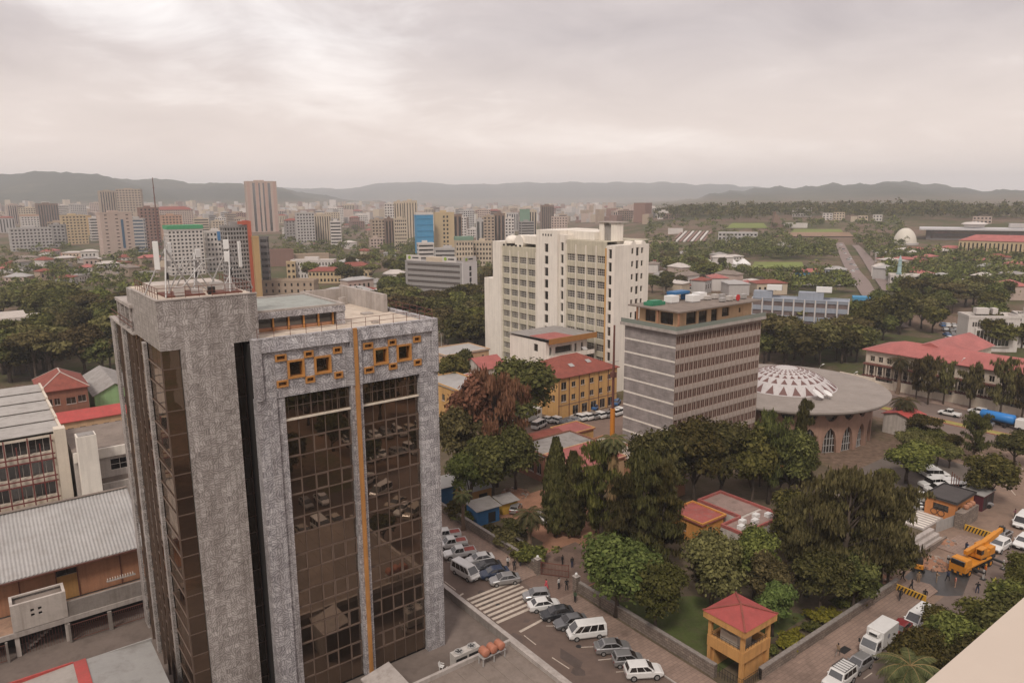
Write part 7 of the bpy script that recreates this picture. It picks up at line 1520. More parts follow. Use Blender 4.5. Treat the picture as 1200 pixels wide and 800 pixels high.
# --- street trees at the bottom right
for i, (x, y, t, k, w, m) in enumerate([(1075, 812, 738, 'broad', 1.0, LEAF_M), (1120, 800, 722, 'broad', 1.05, LEAF_M), (1150, 770, 705, 'round', 1.2, LEAF_M), (1100, 760, 712, 'broad', 1.1, LEAF_M), (1180, 745, 680, 'broad', 1.1, LEAF_M), (1195, 700, 648, 'round', 1.1, LEAF_M), (1150, 835, 745, 'broad', 1.0, LEAF_D), (1195, 790, 700, 'broad', 1.1, LEAF_D)]): tree(k, x, y, t, m, '%s from left in the leafy street trees at bottom right' % ordinal(sorted([1075, 1120, 1150, 1100, 1180, 1195, 1150.5, 1195.5]).index(x + (.5 if i > 5 else 0))), w, 0, i % 3, 0, 'street trees at bottom right')
palm('date palm crown at the bottom edge beside the street', 1058, 860, 762, 3.6, 44, False, None, .35)
# --- belts of trees further off
def belt(zones, n, kinds, hr, template, group, lod=1, seed=1):
    rs = random.Random(seed); items = []
    for i in range(n):
        x0, x1, y0, y1 = rs.choice(zones); px, py = rs.uniform(x0, x1), rs.uniform(y0, y1); p = ground_at(px, py)
        items.append((px, p, rs.choice(kinds), rs.uniform(*hr), rs.uniform(.85, 1.25)))
    items.sort(key=lambda t: t[0]); cnt = {}
    for px, p, (k, m), h, w in items:
        kk = WORDS[k]; i = cnt.get((kk, m.name), 0); cnt[(kk, m.name)] = i + 1
        cw = {'leaf_dark': 'dark', 'leaf_mid': 'green', 'leaf_olive': 'olive', 'leaf_light': 'light', 'leaf_rust': 'rust'}[m.name]
        tree_at(k, p, h, m, template % ('%s %s %s tree' % (ordinal(i), cw, kk)), w, lod, None, group)
DK = [('broad', LEAF_D), ('broad', LEAF_M), ('umbrella', LEAF_O), ('round', LEAF_D), ('broad', LEAF_O)]
belt([(0, 60, 425, 450), (55, 150, 400, 440), (60, 150, 375, 400), (0, 150, 365, 385), (100, 200, 365, 400)], 74, DK, (11, 17), '%s from left in the wood behind the marble tower', 'wood left of the marble tower', 1, 11)
belt([(300, 420, 372, 385), (400, 470, 372, 395), (505, 580, 380, 405), (440, 560, 368, 385), (540, 582, 395, 418)], 56, DK + [('round', LEAF_M)], (10, 15), '%s from left in the wood behind the tower roof', 'wood right of the marble tower', 1, 12)
belt([(330, 420, 318, 335), (420, 480, 318, 345), (540, 585, 335, 365), (440, 500, 345, 362)], 38, DK + [('tall', LEAF_O)], (9, 15), '%s from left among trees around the grey sign-topped slab', 'trees around the grey slab', 1, 13)
belt([(895, 1000, 412, 432), (900, 960, 400, 425), (985, 1010, 395, 425), (960, 1010, 405, 425)], 34, DK, (9, 15), '%s from left between the blue-grey office and round hall', 'trees behind the round hall', 1, 14)
belt([(1010, 1060, 375, 400), (1040, 1100, 372, 395), (1060, 1120, 352, 372), (1110, 1200, 345, 372), (1150, 1200, 398, 412)], 42, DK + [('tall', LEAF_D)], (9, 16), '%s from left in the wood around the white office', 'trees near the white office', 1, 15)
belt([(757, 800, 335, 352), (757, 870, 312, 330), (760, 830, 300, 315)], 18, DK, (8, 13), '%s from left behind the roof of the brick office', 'trees behind the brick office', 1, 16)
FK = [('broad', LEAF_D), ('round', LEAF_M), ('loose', LEAF_O), ('broad', LEAF_M), ('feathery', LEAF_O), ('round', LEAF_D)]
belt([(908, 1010, 605, 640), (870, 950, 560, 592), (935, 1045, 652, 690), (1000, 1050, 610, 650)], 20, FK, (4.5, 7.5), '%s from left deep in the park beside the round hall', 'trees deep in the park', 0, 17)
belt([(690, 745, 650, 690), (690, 760, 610, 640), (800, 840, 690, 705), (870, 905, 660, 690)], 12, FK, (3.5, 6), '%s from left in the park undergrowth near the gate', 'park undergrowth', 0, 18)
# --- far woodland that reads as one mass
AVENUE = [(285, 980, 988), (288, 979.5, 990), (304, 985, 999), (319, 992, 1008), (331, 1000, 1019), (345, 1008, 1027), (360, 1020, 1036)]; AVENUE2 = [(288, 998, 1006), (292, 1002, 1011), (304, 1010, 1022), (316, 1017, 1030), (328, 1025, 1038), (342, 1034, 1046)]
FIELDS = [(878, 944, 306, 316), (925, 990, 268, 279), (850, 900, 261, 269), (785, 832, 270, 285), (835, 872, 304, 314)]
def on_avenue(x, y):
    """keep the road and the open fields clear of trees that would stand before them"""
    for a, b, c, d in FIELDS:
        if a < x < b and c < y < d + 8: return True
    for tab in (AVENUE, AVENUE2):
        for dy in (0, 4, 8, 11):
            if tab[0][0] <= y - dy <= tab[-1][0] and np.interp(y - dy, [t[0] for t in tab], [t[1] for t in tab]) - 3 < x < np.interp(y - dy, [t[0] for t in tab], [t[2] for t in tab]) + 3: return True
    return False
def woodland(name, zones, seed, mats, size=(5, 10), nl=84, ls=.62):
    rng = np.random.default_rng(seed); Vs = []; Ms = []; tot = 0
    for (x0, x1, y0, y1, n) in zones:
        for i in range(n):
            bx, by = rng.uniform(x0, x1), rng.uniform(y0, y1)
            if on_avenue(bx, by): continue
            p = ground_at(bx, by); h = rng.uniform(*size); w = h * rng.uniform(.38, .6); far = math.hypot(p.x, p.y)
            k = nl if far < 900 else nl // 2; s = ls * (1 if far < 900 else 1.5) * h / 8
            C = rng.normal(size=(5, 3)) * np.array([w * .45, w * .45, h * .14]) + np.array([p.x, p.y, p.z + h * .62]); v, f = clump_leaves(rng, C, np.full(5, w * .62), k, s, .85)
            Vs.append(v); Ms.append(np.full(k, rng.integers(len(mats))))
    V = np.vstack(Vs); M_ = np.concatenate(Ms); o = put(name, np_mesh(name, V, np.arange(len(V)).reshape(-1, 4), None, mats, M_)); return o
WM = [LEAF_D, LEAF_D, LEAF_M, LEAF_O]
o = woodland('woodland', [(0, 90, 290, 330, 90), (60, 180, 318, 350, 80), (0, 60, 340, 365, 40), (130, 200, 292, 315, 40), (320, 400, 285, 305, 70), (395, 490, 285, 315, 110), (455, 490, 275, 300, 40), (400, 430, 255, 285, 40), (330, 345, 268, 285, 15), (540, 585, 300, 330, 40)], 21, WM); tag(o, 'hazy dark green tree masses between the far city blocks', 'woodland'); o['kind'] = 'stuff'
o = woodland('park_woodland', [(757, 905, 285, 302, 190), (757, 830, 302, 318, 80), (790, 900, 318, 332, 70), (870, 985, 283, 305, 230), (900, 1005, 322, 345, 90), (990, 1003, 300, 345, 60), (1012, 1022, 318, 350, 40), (1003, 1060, 285, 310, 110), (1030, 1110, 300, 330, 190), (1020, 1060, 330, 352, 70), (1090, 1200, 310, 335, 190), (1080, 1200, 335, 352, 130), (757, 900, 262, 285, 120), (900, 1060, 262, 285, 150), (1100, 1200, 300, 312, 60)], 22, WM); tag(o, 'scattered dark park trees on the far slope at right', 'woodland'); o['kind'] = 'stuff'
o = woodland('ridge_woodland', [(800, 1200, 246, 258, 520), (900, 1120, 245, 252, 220), (757, 900, 247, 260, 160)], 23, [LEAF_D, LEAF_D, LEAF_O], (7, 16), 130, .42); tag(o, 'dark tree line along the low ridge at right', 'woodland'); o['kind'] = 'stuff'
# ------------------------------------------------------------------ ground below the viewpoint; its cars, trees and blocks are added for the glass reflection
sheet('lower_car_park', rect(-20, 46.3, .7, 35.6), .010, surf('dark_lot_asphalt', (.11, .075, .056), .3, .15, .9, dirt=.5, dirtc=(.20, .13, .09), world=True))
sheet('side_lot', rect(56.3, 100, -40, 13.8), .009, surf('brown_lot', (.17, .105, .07), .3, .1, .9, dirt=.5, dirtc=(.09, .07, .05), world=True))
rs = random.Random(9); it = []  # car rows added out of view for the tower glass to reflect
for row, (u0, v0, du, dv, n, h) in enumerate(((35, 29.5, 2.8, 0, 4, 88), (34, 20.0, 2.8, 0, 5, 92), (54.6, 14.5, 0, 2.9, 9, 155), (58, 6.0, 2.9, .1, 9, 86), (62, -6.0, 2.9, .2, 10, 94))):
    for i in range(n):
        if rs.random() < .88: it.append((row, u0 + du * i + rs.uniform(-.2, .2), v0 + dv * i + rs.uniform(-.3, .3), rs.choice(['sedan', 'suv', 'jeep', 'minibus']), rs.choice(['white', 'white', 'white', 'silver', 'white', 'beige']), h))
cnt = {}
for row, u, v, k, c, h in it:
    i = cnt.get(row, 0); cnt[row] = i + 1; x, y = XY(u, v)
    far_car(k, c, '%s %s, number %s in the %s added car row mirrored in tower glass' % (c, NAMES[k].replace('_', ' '), ('one', 'two', 'three', 'four', 'five', 'six', 'seven', 'eight', 'nine', 'ten')[i], ('first', 'second', 'third', 'fourth', 'fifth')[row]), x, y, .02, GRID + R(h), 'added cars mirrored in the tower glass')
sp = [(41, 11, 8), (45, 3, 9), (58, 11, 7), (70, 12, 8), (80, 10, 9), (57, -3, 9), (66, -14, 11), (76, -18, 12), (86, -14, 10), (60, -24, 12), (70, -34, 12), (84, -34, 13), (56, -44, 13), (95, -30, 12), (100, -48, 14), (72, -56, 14), (30, 33.5, 6), (46.5, 40, 5)]  # trees added out of view to darken and fill the glass reflection
for i, (u, v, hh) in enumerate(sp):
    x, y = XY(u, v); tree_at('broad', (x, y, 0), hh, (LEAF_D, LEAF_M, LEAF_D)[i % 3], '%s added tree outward from the tower, mirrored in its glass' % ordinal(i), 1.0, 1, i % 4, 'added trees mirrored in the tower glass')
for u, v, W, D, zt, wl, l in ((62, -75, 26, 14, 15, WHITE2, 'added pale slab with window bands mirrored at the top of the glass'), (100, -62, 18, 16, 22, PEACH, 'added peach block mirrored at the top right of the glass'), (40, -60, 16, 14, 26, CONC_L, 'added grey block mirrored at the top left of the glass')):
    o = gthing('added_mirror_block', l, 'building', u, v); b = MB(); ops = grid_ops(W, 1, int(zt / 3.4), 3.4, int(W / 3), 1.9, 1.6, .8); facade(b, (W, D), (-1, 0), W, 0, zt, ops, .2); b.box(0, W, 0, D - .25, 0, zt - .05); b.build('wall', wl, o); windows(o, (W, D), (-1, 0), ops, .2, WHITE2, DARKGL, 2, 1, .08); MB().box(-.3, W + .3, -.3, D + .3, zt, zt + .4).build('roof_slab', ROOFGREY, o)  # blocks added behind the viewpoint to appear in the upper glass
vb = [o_ for o_ in bpy.data.objects if o_.name == 'viewpoint_building'][0]
for k in range(11):  # windows added on the unseen wall, for its mirror image
    for i in range(12): cbox('window', DARKGL, vb, -24 + i * 3.8, -21.6 + i * 3.8, .402, .44, 3 + k * 4.2, 5.4 + k * 4.2)
# ------------------------------------------------------------------ far city
def fm(name, c, **k): return surf('far_' + name, c, .08, .15, .9, streak=.25, dirtc=tuple(x * .5 for x in c), **k)
FM = {'white': fm('white', (.58, .53, .49)), 'pale grey': fm('pale_grey', (.44, .41, .39)), 'grey': fm('grey', (.30, .275, .26)), 'dark grey': fm('dark_grey', (.17, .155, .15)), 'beige': fm('beige', (.50, .41, .31)), 'tan': fm('tan', (.38, .29, .215)), 'brown': fm('brown', (.22, .15, .115)), 'pink': fm('pink', (.47, .365, .31)), 'orange': fm('orange', (.46, .28, .19)), 'red-brown': fm('red_brown', (.25, .15, .12)), 'yellow': fm('yellow', (.50, .38, .23)), 'blue': fm('blue', (.07, .26, .44)), 'blue-grey': fm('blue_grey', (.30, .32, .36)), 'green': fm('green', (.18, .27, .20)), 'gold': fm('gold', (.46, .30, .14))}
PLACED = []
def block(x0, x1, yt, yb, wall, label, style='grid', nx=None, floors=None, turn=0.0, ratio=.7, roof='clutter', group=None, glassm=DARKGL, ww=.55, wh=.5, name='apartment_block', cat='building', par=.9, side=None):
    """a building standing at base pixel row yb between columns x0 and x1, its roof at row yt"""
    p = ground_at((x0 + x1) / 2, yb); dep = (p - Vector((0, 0, CAM_H))).dot(FWD); vis = (x1 - x0) / FPX * dep; t = R(turn)
    W = vis / (math.cos(t) + ratio * abs(math.sin(t))); D = W * ratio; Hh = max(3.0, height_at(p.x, p.y, yt) - p.z)
    az = math.atan2(p.x, p.y); rz = -az + t; c, s = math.cos(rz), math.sin(rz)
    o = thing(name, label, cat, (p.x, p.y, p.z), rz, group); PLACED.append((p.x, p.y, max(W, D) * .6))
    if floors is None: floors = max(1, round(Hh / 3.4))
    fh = Hh / floors; m = FM[wall] if isinstance(wall, str) else wall; b = MB(); X, Y = -W / 2, 0.0
    def ops(L):
        n = nx if nx and L == W else max(1, round(L / 3.6)); q = L / n
        if style == 'grid': return [(i * q + q * (1 - ww) / 2, (i + 1) * q - q * (1 - ww) / 2, k * fh + fh * (1 - wh) * .55, k * fh + fh * (1 - wh) * .55 + fh * wh) for k in range(floors) for i in range(n)]
        if style == 'band': return [(L * .04, L * .96, k * fh + fh * .32, k * fh + fh * .78) for k in range(floors)]
        if style == 'vert': return [(i * q + q * (1 - ww) / 2, (i + 1) * q - q * (1 - ww) / 2, fh * .3, Hh - fh * .5) for i in range(n)]
        return []
    Lz = [((X, Y), (1, 0), W), ((X, Y + D), (0, -1), D), ((X + W, Y), (0, 1), D), ((X + W, Y + D), (-1, 0), W)]
    for i, (oo, ex, L) in enumerate(Lz): facade(b, oo, ex, L, -1.0, Hh, ops(L) if i < 3 else [], .3)
    b.quad((X, Y, Hh), (X + W, Y, Hh), (X + W, Y + D, Hh), (X, Y + D, Hh)); b.build('wall', m, o)
    if style != 'blank': MB().box(X + .28, X + W - .28, Y + .28, Y + D - .28, 0, Hh - .3).build('glazing', glassm, o)
    if par: MB().box(X - .15, X + W + .15, Y - .15, Y + .25, Hh + .003, Hh + par).box(X - .15, X + W + .15, Y + D - .25, Y + D + .15, Hh + .003, Hh + par).box(X - .15, X + .25, Y + .253, Y + D - .253, Hh + .003, Hh + par).box(X + W - .25, X + W + .15, Y + .253, Y + D - .253, Hh + .003, Hh + par).build('parapet', m, o)
    if roof == 'clutter':
        MB().box(X + W * .3, X + W * .62, Y + D * .35, Y + D * .75, Hh + .01, Hh + 2.6).build('roof_house', m, o)
    elif roof in ('red', 'rust', 'pink', 'sheet'):
        rm = MB(); hip(rm, X, X + W, Y, Y + D, Hh + (par or 0) + .2, min(W, D) * .22, .5); rm.build('roof', {'red': REDROOF, 'rust': TILEROOF, 'pink': PINKROOF, 'sheet': SHEET}[roof], o)
    elif isinstance(roof, str) and roof in FM: MB().box(X - .3, X + W + .3, Y - .3, Y + D + .3, Hh + (par or 0) + .01, Hh + (par or 0) + fh * .7).build('roof_storey', FM[roof], o)
    o['_w'] = W; o['_d'] = D; o['_h'] = Hh
    return o
def dims(o): return o['_w'], o['_d'], o['_h']
# --- named buildings, left to right
block(12, 24, 240, 263, 'pink', 'pale pink tower at the far left below the hill', 'vert', turn=12); block(24, 32, 242, 263, 'brown', 'dull brown tower touching the pale pink one at far left', turn=12)
block(26, 48, 244, 266, 'beige', 'wide cream block behind the red-topped building at left'); block(48, 71, 239, 268, 'brown', 'dark striped concrete frame tower under construction at left', 'vert', nx=8, turn=10, glassm=DARKGL)
block(70, 83, 241, 266, 'white', 'white banded block right of the dark striped frame', 'band'); block(28, 47, 254, 272, 'white', 'white block with bright red-orange roof storey', roof='orange', turn=6); block(18, 61, 268, 294, 'pale grey', 'long pale low block with rows of windows at left', nx=11, turn=8, ratio=.4); block(60, 78, 264, 290, 'grey', 'grey unfinished block right of the long pale one', turn=-10)
block(84, 102, 240, 262, 'pale grey', 'pale block with dark glass top behind the peach hotel'); block(77, 104, 253, 286, 'yellow', 'peach-coloured hotel block with two window rows', nx=7, turn=8, wh=.45); block(103, 109, 253, 276, 'gold', 'thin orange slab beside the white banded block', 'blank', roof=''); block(108, 121, 256, 282, 'white', 'white block of stacked balcony bands', 'band', turn=10)
block(108, 123, 238, 258, 'pink', 'faded rose block left of the twin brown towers'); block(121, 141, 224, 262, 'tan', 'left one of the twin brown striped towers', 'vert', nx=7, turn=10, ww=.45); block(140, 168, 222, 262, 'tan', 'right one of the twin brown striped towers', 'grid', nx=8, turn=-8, floors=14, ww=.6)
o = block(123, 160, 250, 301, 'pink', 'large blank rose-white slab with vertical blue glass strip', 'grid', nx=3, turn=14, ratio=.5, ww=.25, wh=.25); W, D, Hh = dims(o); MB().box(W * .12, W * .2, -.25, -.02, Hh * .2, Hh * .86).build('blue_strip', glass('blue_glass', (.5, .6, .7), .25, .08, (.05, .12, .2)), o)
block(155, 172, 257, 296, 'pale grey', 'banded block with dark blue end behind the rose-white slab', 'band', turn=-12, glassm=glass('blue_glass2', (.5, .6, .7), .25, .08, (.05, .1, .16)))
block(168, 191, 244, 292, 'red-brown', 'dull red-brown stepped block behind the leftmost antenna', turn=10, ww=.4); block(192, 216, 253, 281, 'orange', 'salmon orange block left of the green-roofed tower', nx=6, turn=10); block(183, 226, 246, 266, 'pink', 'long block with faded red roof behind the salmon block', roof='rust', ratio=.4, par=0)
o = block(201, 243, 270, 322, 'white', 'white tower with green top storey behind the antennas', 'grid', nx=9, turn=12, floors=12, ratio=.6); W, D, Hh = dims(o); MB().box(-W / 2 - .4, W / 2 + .4, -.4, D + .4, Hh + 1, Hh + 3.6).build('green_roof', surf('far_green_roof', (.07, .30, .14)), o)
o = block(245, 271, 272, 318, 'white', 'white block with square blue sign on top', nx=6, turn=10); W, D, Hh = dims(o); MB().box(.0, W * .36, -.6, -.2, Hh - 6, Hh + .5).build('blue_sign', surf('far_blue_sign', (.05, .17, .36)), o)
o = block(268, 301, 266, 350, 'grey', 'grey gridded tower framed in bright red-orange steel', 'grid', nx=9, turn=16, floors=17, ww=.7, wh=.6, ratio=.6); W, D, Hh = dims(o); RO = surf('far_red_frame', (.46, .11, .06), .1, 1, .6)
MB().box(W / 2 - 1.6, W / 2 + .3, -1.0, -.2, 0, Hh + 1.4).build('red_frame_post', RO, o); MB().box(W * .02, W / 2 + .3, -1.0, -.2, Hh + 1.41, Hh + 3.0).build('red_frame_beam', RO, o); MB().box(W * .3, W / 2, 1.0, D * .6, Hh + .9, Hh + 3.2).build('red_roof_room', REDROOF, o)
block(301, 309, 279, 350, 'gold', 'narrow golden yellow slab tower beside the red-framed tower', 'blank', turn=10, roof='', ratio=1.6); block(308, 318, 279, 345, 'dark grey', 'dark blue-grey glass face joined to the golden slab', 'band', turn=-20, glassm=PALEGL, roof='')
o = block(292, 328, 213, 272, 'pink', 'tall rose and white striped tower rising above the skyline', 'vert', nx=6, turn=6, ratio=.6, ww=.5, glassm=PALEGL); W, D, Hh = dims(o)
for k in (-.42, -.14, .14, .42): MB().box(W * k - W * .045, W * k + W * .045, -.5, -.1, 0, Hh).build('red_stripe', fm('rose_stripe', (.44, .30, .25)), o)
block(317, 347, 294, 312, 'red-brown', 'low red-brown hall with long flat roof', 'blank', roof='', turn=14, ratio=.8); block(330, 385, 299, 310, 'tan', 'long low brown wall-like building behind the white school', 'blank', roof='', ratio=.25)
block(341, 393, 306, 327, 'white', 'long white two-storey school with yellow end', nx=14, turn=-14, ratio=.3, ww=.4); block(337, 347, 308, 328, 'yellow', 'small yellow end house of the white school', roof='')
block(360, 402, 318, 332, 'yellow', 'left ochre house with dark red roof in the centre distance', roof='rust', par=0, turn=-16, nx=9, ratio=.5); block(398, 438, 312, 326, 'yellow', 'right ochre house with dark red roof in the centre distance', roof='rust', par=0, turn=14, nx=8, ratio=.5); block(300, 370, 330, 345, 'tan', 'long low terrace of tan sheds before the white school', 'grid', roof='', ratio=.3, turn=-18, ww=.3); block(380, 440, 342, 352, 'pale grey', 'long pale low shed roofs among the trees', roof='sheet', par=0, ratio=.4, turn=12)
block(349, 371, 250, 288, 'pale grey', 'pale grey block left of the beige twin in mid distance', nx=6, turn=8); block(367, 390, 252, 286, 'beige', 'beige-grey block with fine window columns', 'vert', nx=8, turn=6, ww=.4); block(388, 401, 260, 290, 'white', 'white block striped with dark bands in mid distance', 'band', turn=-6); block(385, 403, 244, 262, 'white', 'pale block behind the striped white one'); block(403, 416, 240, 258, 'beige', 'pair-like pale tower right of the far pale block', 'vert')
block(436, 453, 258, 287, 'tan', 'tan block at the left foot of the pale twin towers', turn=10); block(452, 464, 239, 280, 'white', 'left low member of the pale tower trio'); block(463, 475, 237, 282, 'beige', 'middle member of the pale tower trio', 'vert', ww=.35); block(474, 490, 236, 284, 'beige', 'right tallest member of the pale tower trio', 'vert', ww=.3); block(452, 464, 257, 292, 'brown', 'brown slab in front of the pale tower trio', 'vert', turn=10); block(463, 478, 257, 294, 'beige', 'cream slab with fine windows before the pale tower trio', nx=6, turn=8); block(434, 450, 280, 294, 'pink', 'small pink block low in the trees', turn=8)
o = block(488, 510, 253, 302, 'blue', 'tower wrapped in bright blue construction netting', 'blank', turn=10, roof=''); W, D, Hh = dims(o); MB().box(-W / 2 - .1, W / 2 + .1, -.2, D * .5, Hh + .95, Hh + 3).build('bare_top', FM['white'], o)
for k in range(7): MB().box(-W / 2 - .3, W / 2 + .3, -.35, -.1, Hh * (k + .5) / 7, Hh * (k + .5) / 7 + .3).build('scaffold_lift', FM['blue'], o)
o = block(510, 534, 250, 300, 'yellow', 'sand-coloured tower with two columns of dark windows', 'blank', turn=6); W, D, Hh = dims(o)
for k in range(10):
    for x in (-.08, .1): MB().box(W * x, W * x + 1.6, -.06, -.003, Hh * (k + .3) / 10.4, Hh * (k + .3) / 10.4 + 2).build('window', DARK, o)
block(532, 542, 252, 295, 'brown', 'brown tower joined to the sand-coloured one', 'vert', roof=''); block(537, 547, 255, 280, 'white', 'slim white block right of the brown tower'); block(558, 569, 258, 288, 'pale grey', 'pale block with one dark window strip', 'vert', nx=2, glassm=PALEGL); block(567, 580, 254, 290, 'tan', 'tan block left of the brown ribbed block'); block(579, 592, 251, 288, 'brown', 'brown ribbed block near the cream tower', 'vert'); block(592, 603, 256, 285, 'white', 'white block hidden behind the dome of the cream tower', nx=3)  # narrow brown tower: one even wall colour on every face
block(609, 621, 246, 278, 'green', 'narrow tower wrapped in dull green netting', 'blank', roof=''); block(620, 629, 247, 276, 'beige', 'beige slab touching the green-netted tower', 'vert'); block(634, 650, 241, 270, 'brown', 'brown tower standing above the cream tower roof', 'vert', turn=10); block(560, 575, 246, 270, 'pink', 'rose block far behind the sand tower'); block(538, 556, 247, 268, 'pale grey', 'long pale block far behind the slim white one')
block(490, 510, 286, 310, 'white', 'white terrace block below the blue netting', 'band', turn=8); block(509, 542, 292, 312, 'pale grey', 'grey glass-banded block behind the slab roof signs', 'band', turn=-6, ratio=.4, glassm=PALEGL); block(534, 556, 283, 318, 'beige', 'left pale yellow apartment slab behind the slab signs', nx=6, turn=8, roof='green'); block(554, 577, 284, 316, 'beige', 'right pale yellow apartment slab next to the cream tower', nx=6, turn=-6)
# grey slab with roof signs
o = block(467, 550, 308, 354, 'grey', 'grey banded slab with white end wall and roof signs', 'band', turn=-38, ratio=.34, roof='', floors=7, glassm=surf('brown_blind', (.12, .10, .09)), par=.6, name='office_slab'); W, D, Hh = dims(o)
MB().box(W / 2 + .02, W / 2 + .35, -.2, D + .2, -1, Hh + .7).build('white_end_wall', surf('far_end_white', (.62, .58, .56), .05, .3, .8), o)
for k in range(6): cbox('end_window', DARK, o, W / 2 + .352, W / 2 + .38, D * .46, D * .60, Hh - 3.6 - k * Hh / 7, Hh - 1.4 - k * Hh / 7)
SG = surf('sign_green', (.25, .36, .03), .05, 1, .5)
for x0, x1 in ((-.48, -.22), (.16, .40)):
    s_ = MB().box(W * x0, W * x1, .3, .5, Hh + .7, Hh + 3.6).build('roof_sign', FM['white'], o); e = MB().lathe([(.01, 0), (.9, 0), (.9, .06), (.01, .06)], 14).build('green_emblem', SG, s_, (W * (x0 + (x1 - x0) * .22), .29, Hh + 2.2)); e.rotation_euler = (R(90), 0, 0); cbox('dark_lettering', BLACKM, s_, W * (x0 + (x1 - x0) * .42), W * (x0 + (x1 - x0) * .85), .26, .296, Hh + 1.8, Hh + 2.5)
s_ = MB().box(W / 2 + .1, W / 2 + .3, .5, D - .5, Hh + .75, Hh + 3.4).build('roof_sign', FM['white'], o); cbox('green_emblem', SG, s_, W / 2 + .303, W / 2 + .36, D * .2, D * .34, Hh + 1.4, Hh + 2.8); cbox('dark_lettering', BLACKM, s_, W / 2 + .303, W / 2 + .34, D * .42, D * .72, Hh + 1.8, Hh + 2.5)
MB().box(-W * .2, W * .14, D * .3, D * .7, Hh + .1, Hh + 2.4).build('roof_house', FM['beige'], o)
# blue-grey office behind the brick office, with its annex
o = block(880, 986, 352, 405, 'blue-grey', 'four-storey blue-grey office with white posts behind the brick office', 'grid', nx=9, floors=5, turn=-4, ratio=.25, ww=.82, wh=.5, roof='', par=.4, glassm=surf('mixed_blinds', (.16, .12, .11), .4, .4, .6)); W, D, Hh = dims(o)
for k in range(10): cbox('white_post', FM['white'], o, -W / 2 + k * W / 9 - .2, -W / 2 + k * W / 9 + .2, -.35, -.02, 0, Hh + .3)
MB().box(-W * .02, W * .24, D * .3, D * .8, Hh + .1, Hh + 2.6).build('roof_house', FM['blue-grey'], o); MB().box(-W * .5, -W * .3, D * .3, D * .8, Hh + .1, Hh + 2.4).build('roof_house', FM['blue-grey'], o)
for x in (-.36, .16): cbox('water_tank', WPAINT, o, W * x, W * x + 5, D * .4, D * .4 + 2, Hh + 2.8, Hh + 4.6)
block(984, 1012, 382, 400, 'pale grey', 'small grey annex with blue roof beside the blue-grey office', nx=3, roof='', turn=8, ratio=.8); block(999, 1025, 360, 373, 'white', 'little white pavilion with blue striped top by the avenue', 'vert', nx=7, roof='blue', turn=4, ratio=.6)
# white office at the right edge
o = block(1130, 1192, 373, 412, 'white', 'white office with framed dark window bay at the right', 'blank', turn=26, ratio=.5, roof=''); W, D, Hh = dims(o)
MB().box(-W * .36, W * .34, -.5, -.02, Hh * .15, Hh * .7).build('bay_frame', FM['white'], o); b = MB(); ops_ = [(-W * .33 + i * W * .072, -W * .27 + i * W * .072, Hh * .19, Hh * .64) for i in range(9)]
for q in ops_: cbox('bay_window', DARKGL, o, q[0], q[1], -.56, -.503, q[2], q[3])
for i in range(16): cbox('top_window', PALEGL, o, -W * .42 + i * W * .05, -W * .385 + i * W * .05, -.08, -.003, Hh * .75, Hh * .88)
for k, (a, b_) in enumerate(((-.3, -.05), (.02, .12))): cbox('roof_plant', FM['white'], o, W * a, W * b_, D * .3, D * .6, Hh + 1, Hh + 3)
block(1188, 1225, 371, 408, 'white', 'white block with small paired windows at the right edge', nx=5, floors=4, turn=16, ratio=.7, ww=.4, wh=.35)
# dome, conference hall, hotel, minaret on the right-hand slope
p = ground_at(1060, 286); dep = (p - Vector((0, 0, CAM_H))).dot(FWD); r = 12.5 / FPX * dep
o = thing('dome_hall', 'pale round dome on the wooded slope at right', 'building', p); MB().lathe([(r * math.cos(t), r * 1.5 * math.sin(t)) for t in [i * .157 for i in range(10)]] + [(.05, r * 1.5)], 32).build('dome', surf('far_dome', (.60, .55, .47), .05, .3, .6), o, smooth=True); MB().lathe([(r * 1.15, -1), (r * 1.15, r * .12), (r, r * .14)], 32).build('base_ring', FM['pale grey'], o)
o = block(1092, 1206, 270, 282, 'dark grey', 'very long low dark conference hall with thin pale roof', 'band', floors=2, nx=20, turn=4, ratio=.3, roof='', par=0, glassm=PALEGL); W, D, Hh = dims(o); MB().box(-W / 2 - 6, W / 2 + 2, -6, D + 5, Hh + .05, Hh + 1.7).build('roof_plate', surf('far_roof_pale', (.52, .50, .50), .05, .3, .5), o); MB().lathe([(.1, Hh + 7.5), (W * .09, Hh + 6.8), (W * .125, Hh + 5.4), (W * .10, Hh + 4.6), (W * .09, Hh + 2.7)], 28).build('oval_roof', FM['white'], o, (-W * .06, D * .5, 0)); MB().box(W * .25, W * .46, D * .4, D * .8, Hh + 2.7, Hh + 6).build('roof_house', FM['pale grey'], o)
o = block(1127, 1215, 283, 303, 'yellow', 'long cream hotel with pink-red hipped roofs at right', 'vert', nx=20, turn=-6, ratio=.35, roof='pink', par=0, ww=.4); W, D, Hh = dims(o); block(1127, 1142, 281, 301, 'yellow', 'left end pavilion of the cream hotel', nx=4, roof='pink', par=0)
for i, (a, b_, t_, bb) in enumerate([(1058, 1085, 293, 299), (1084, 1104, 294, 300), (1103, 1128, 291, 300)]): block(a, b_, t_, bb, 'pink', '%s long low house with faded red roof left of the hotel' % ('left', 'middle', 'right')[i], roof='pink', par=0, ratio=.5, turn=6)
for a, b_, t_, bb, l in [(1103, 1118, 303, 311, 'small pink-roofed house left of the two below the hotel'), (1136, 1155, 305, 317, 'small pink-roofed house right of the two below the hotel'), (1067, 1077, 302, 314, 'narrow pale house with pink roof beside the minaret')]: block(a, b_, t_, bb, 'beige', l, roof='pink', par=0, ratio=.8, turn=-14, nx=3)
p = ground_at(1052, 336); ht = height_at(p.x, p.y, 299) - p.z; s = ht / 20
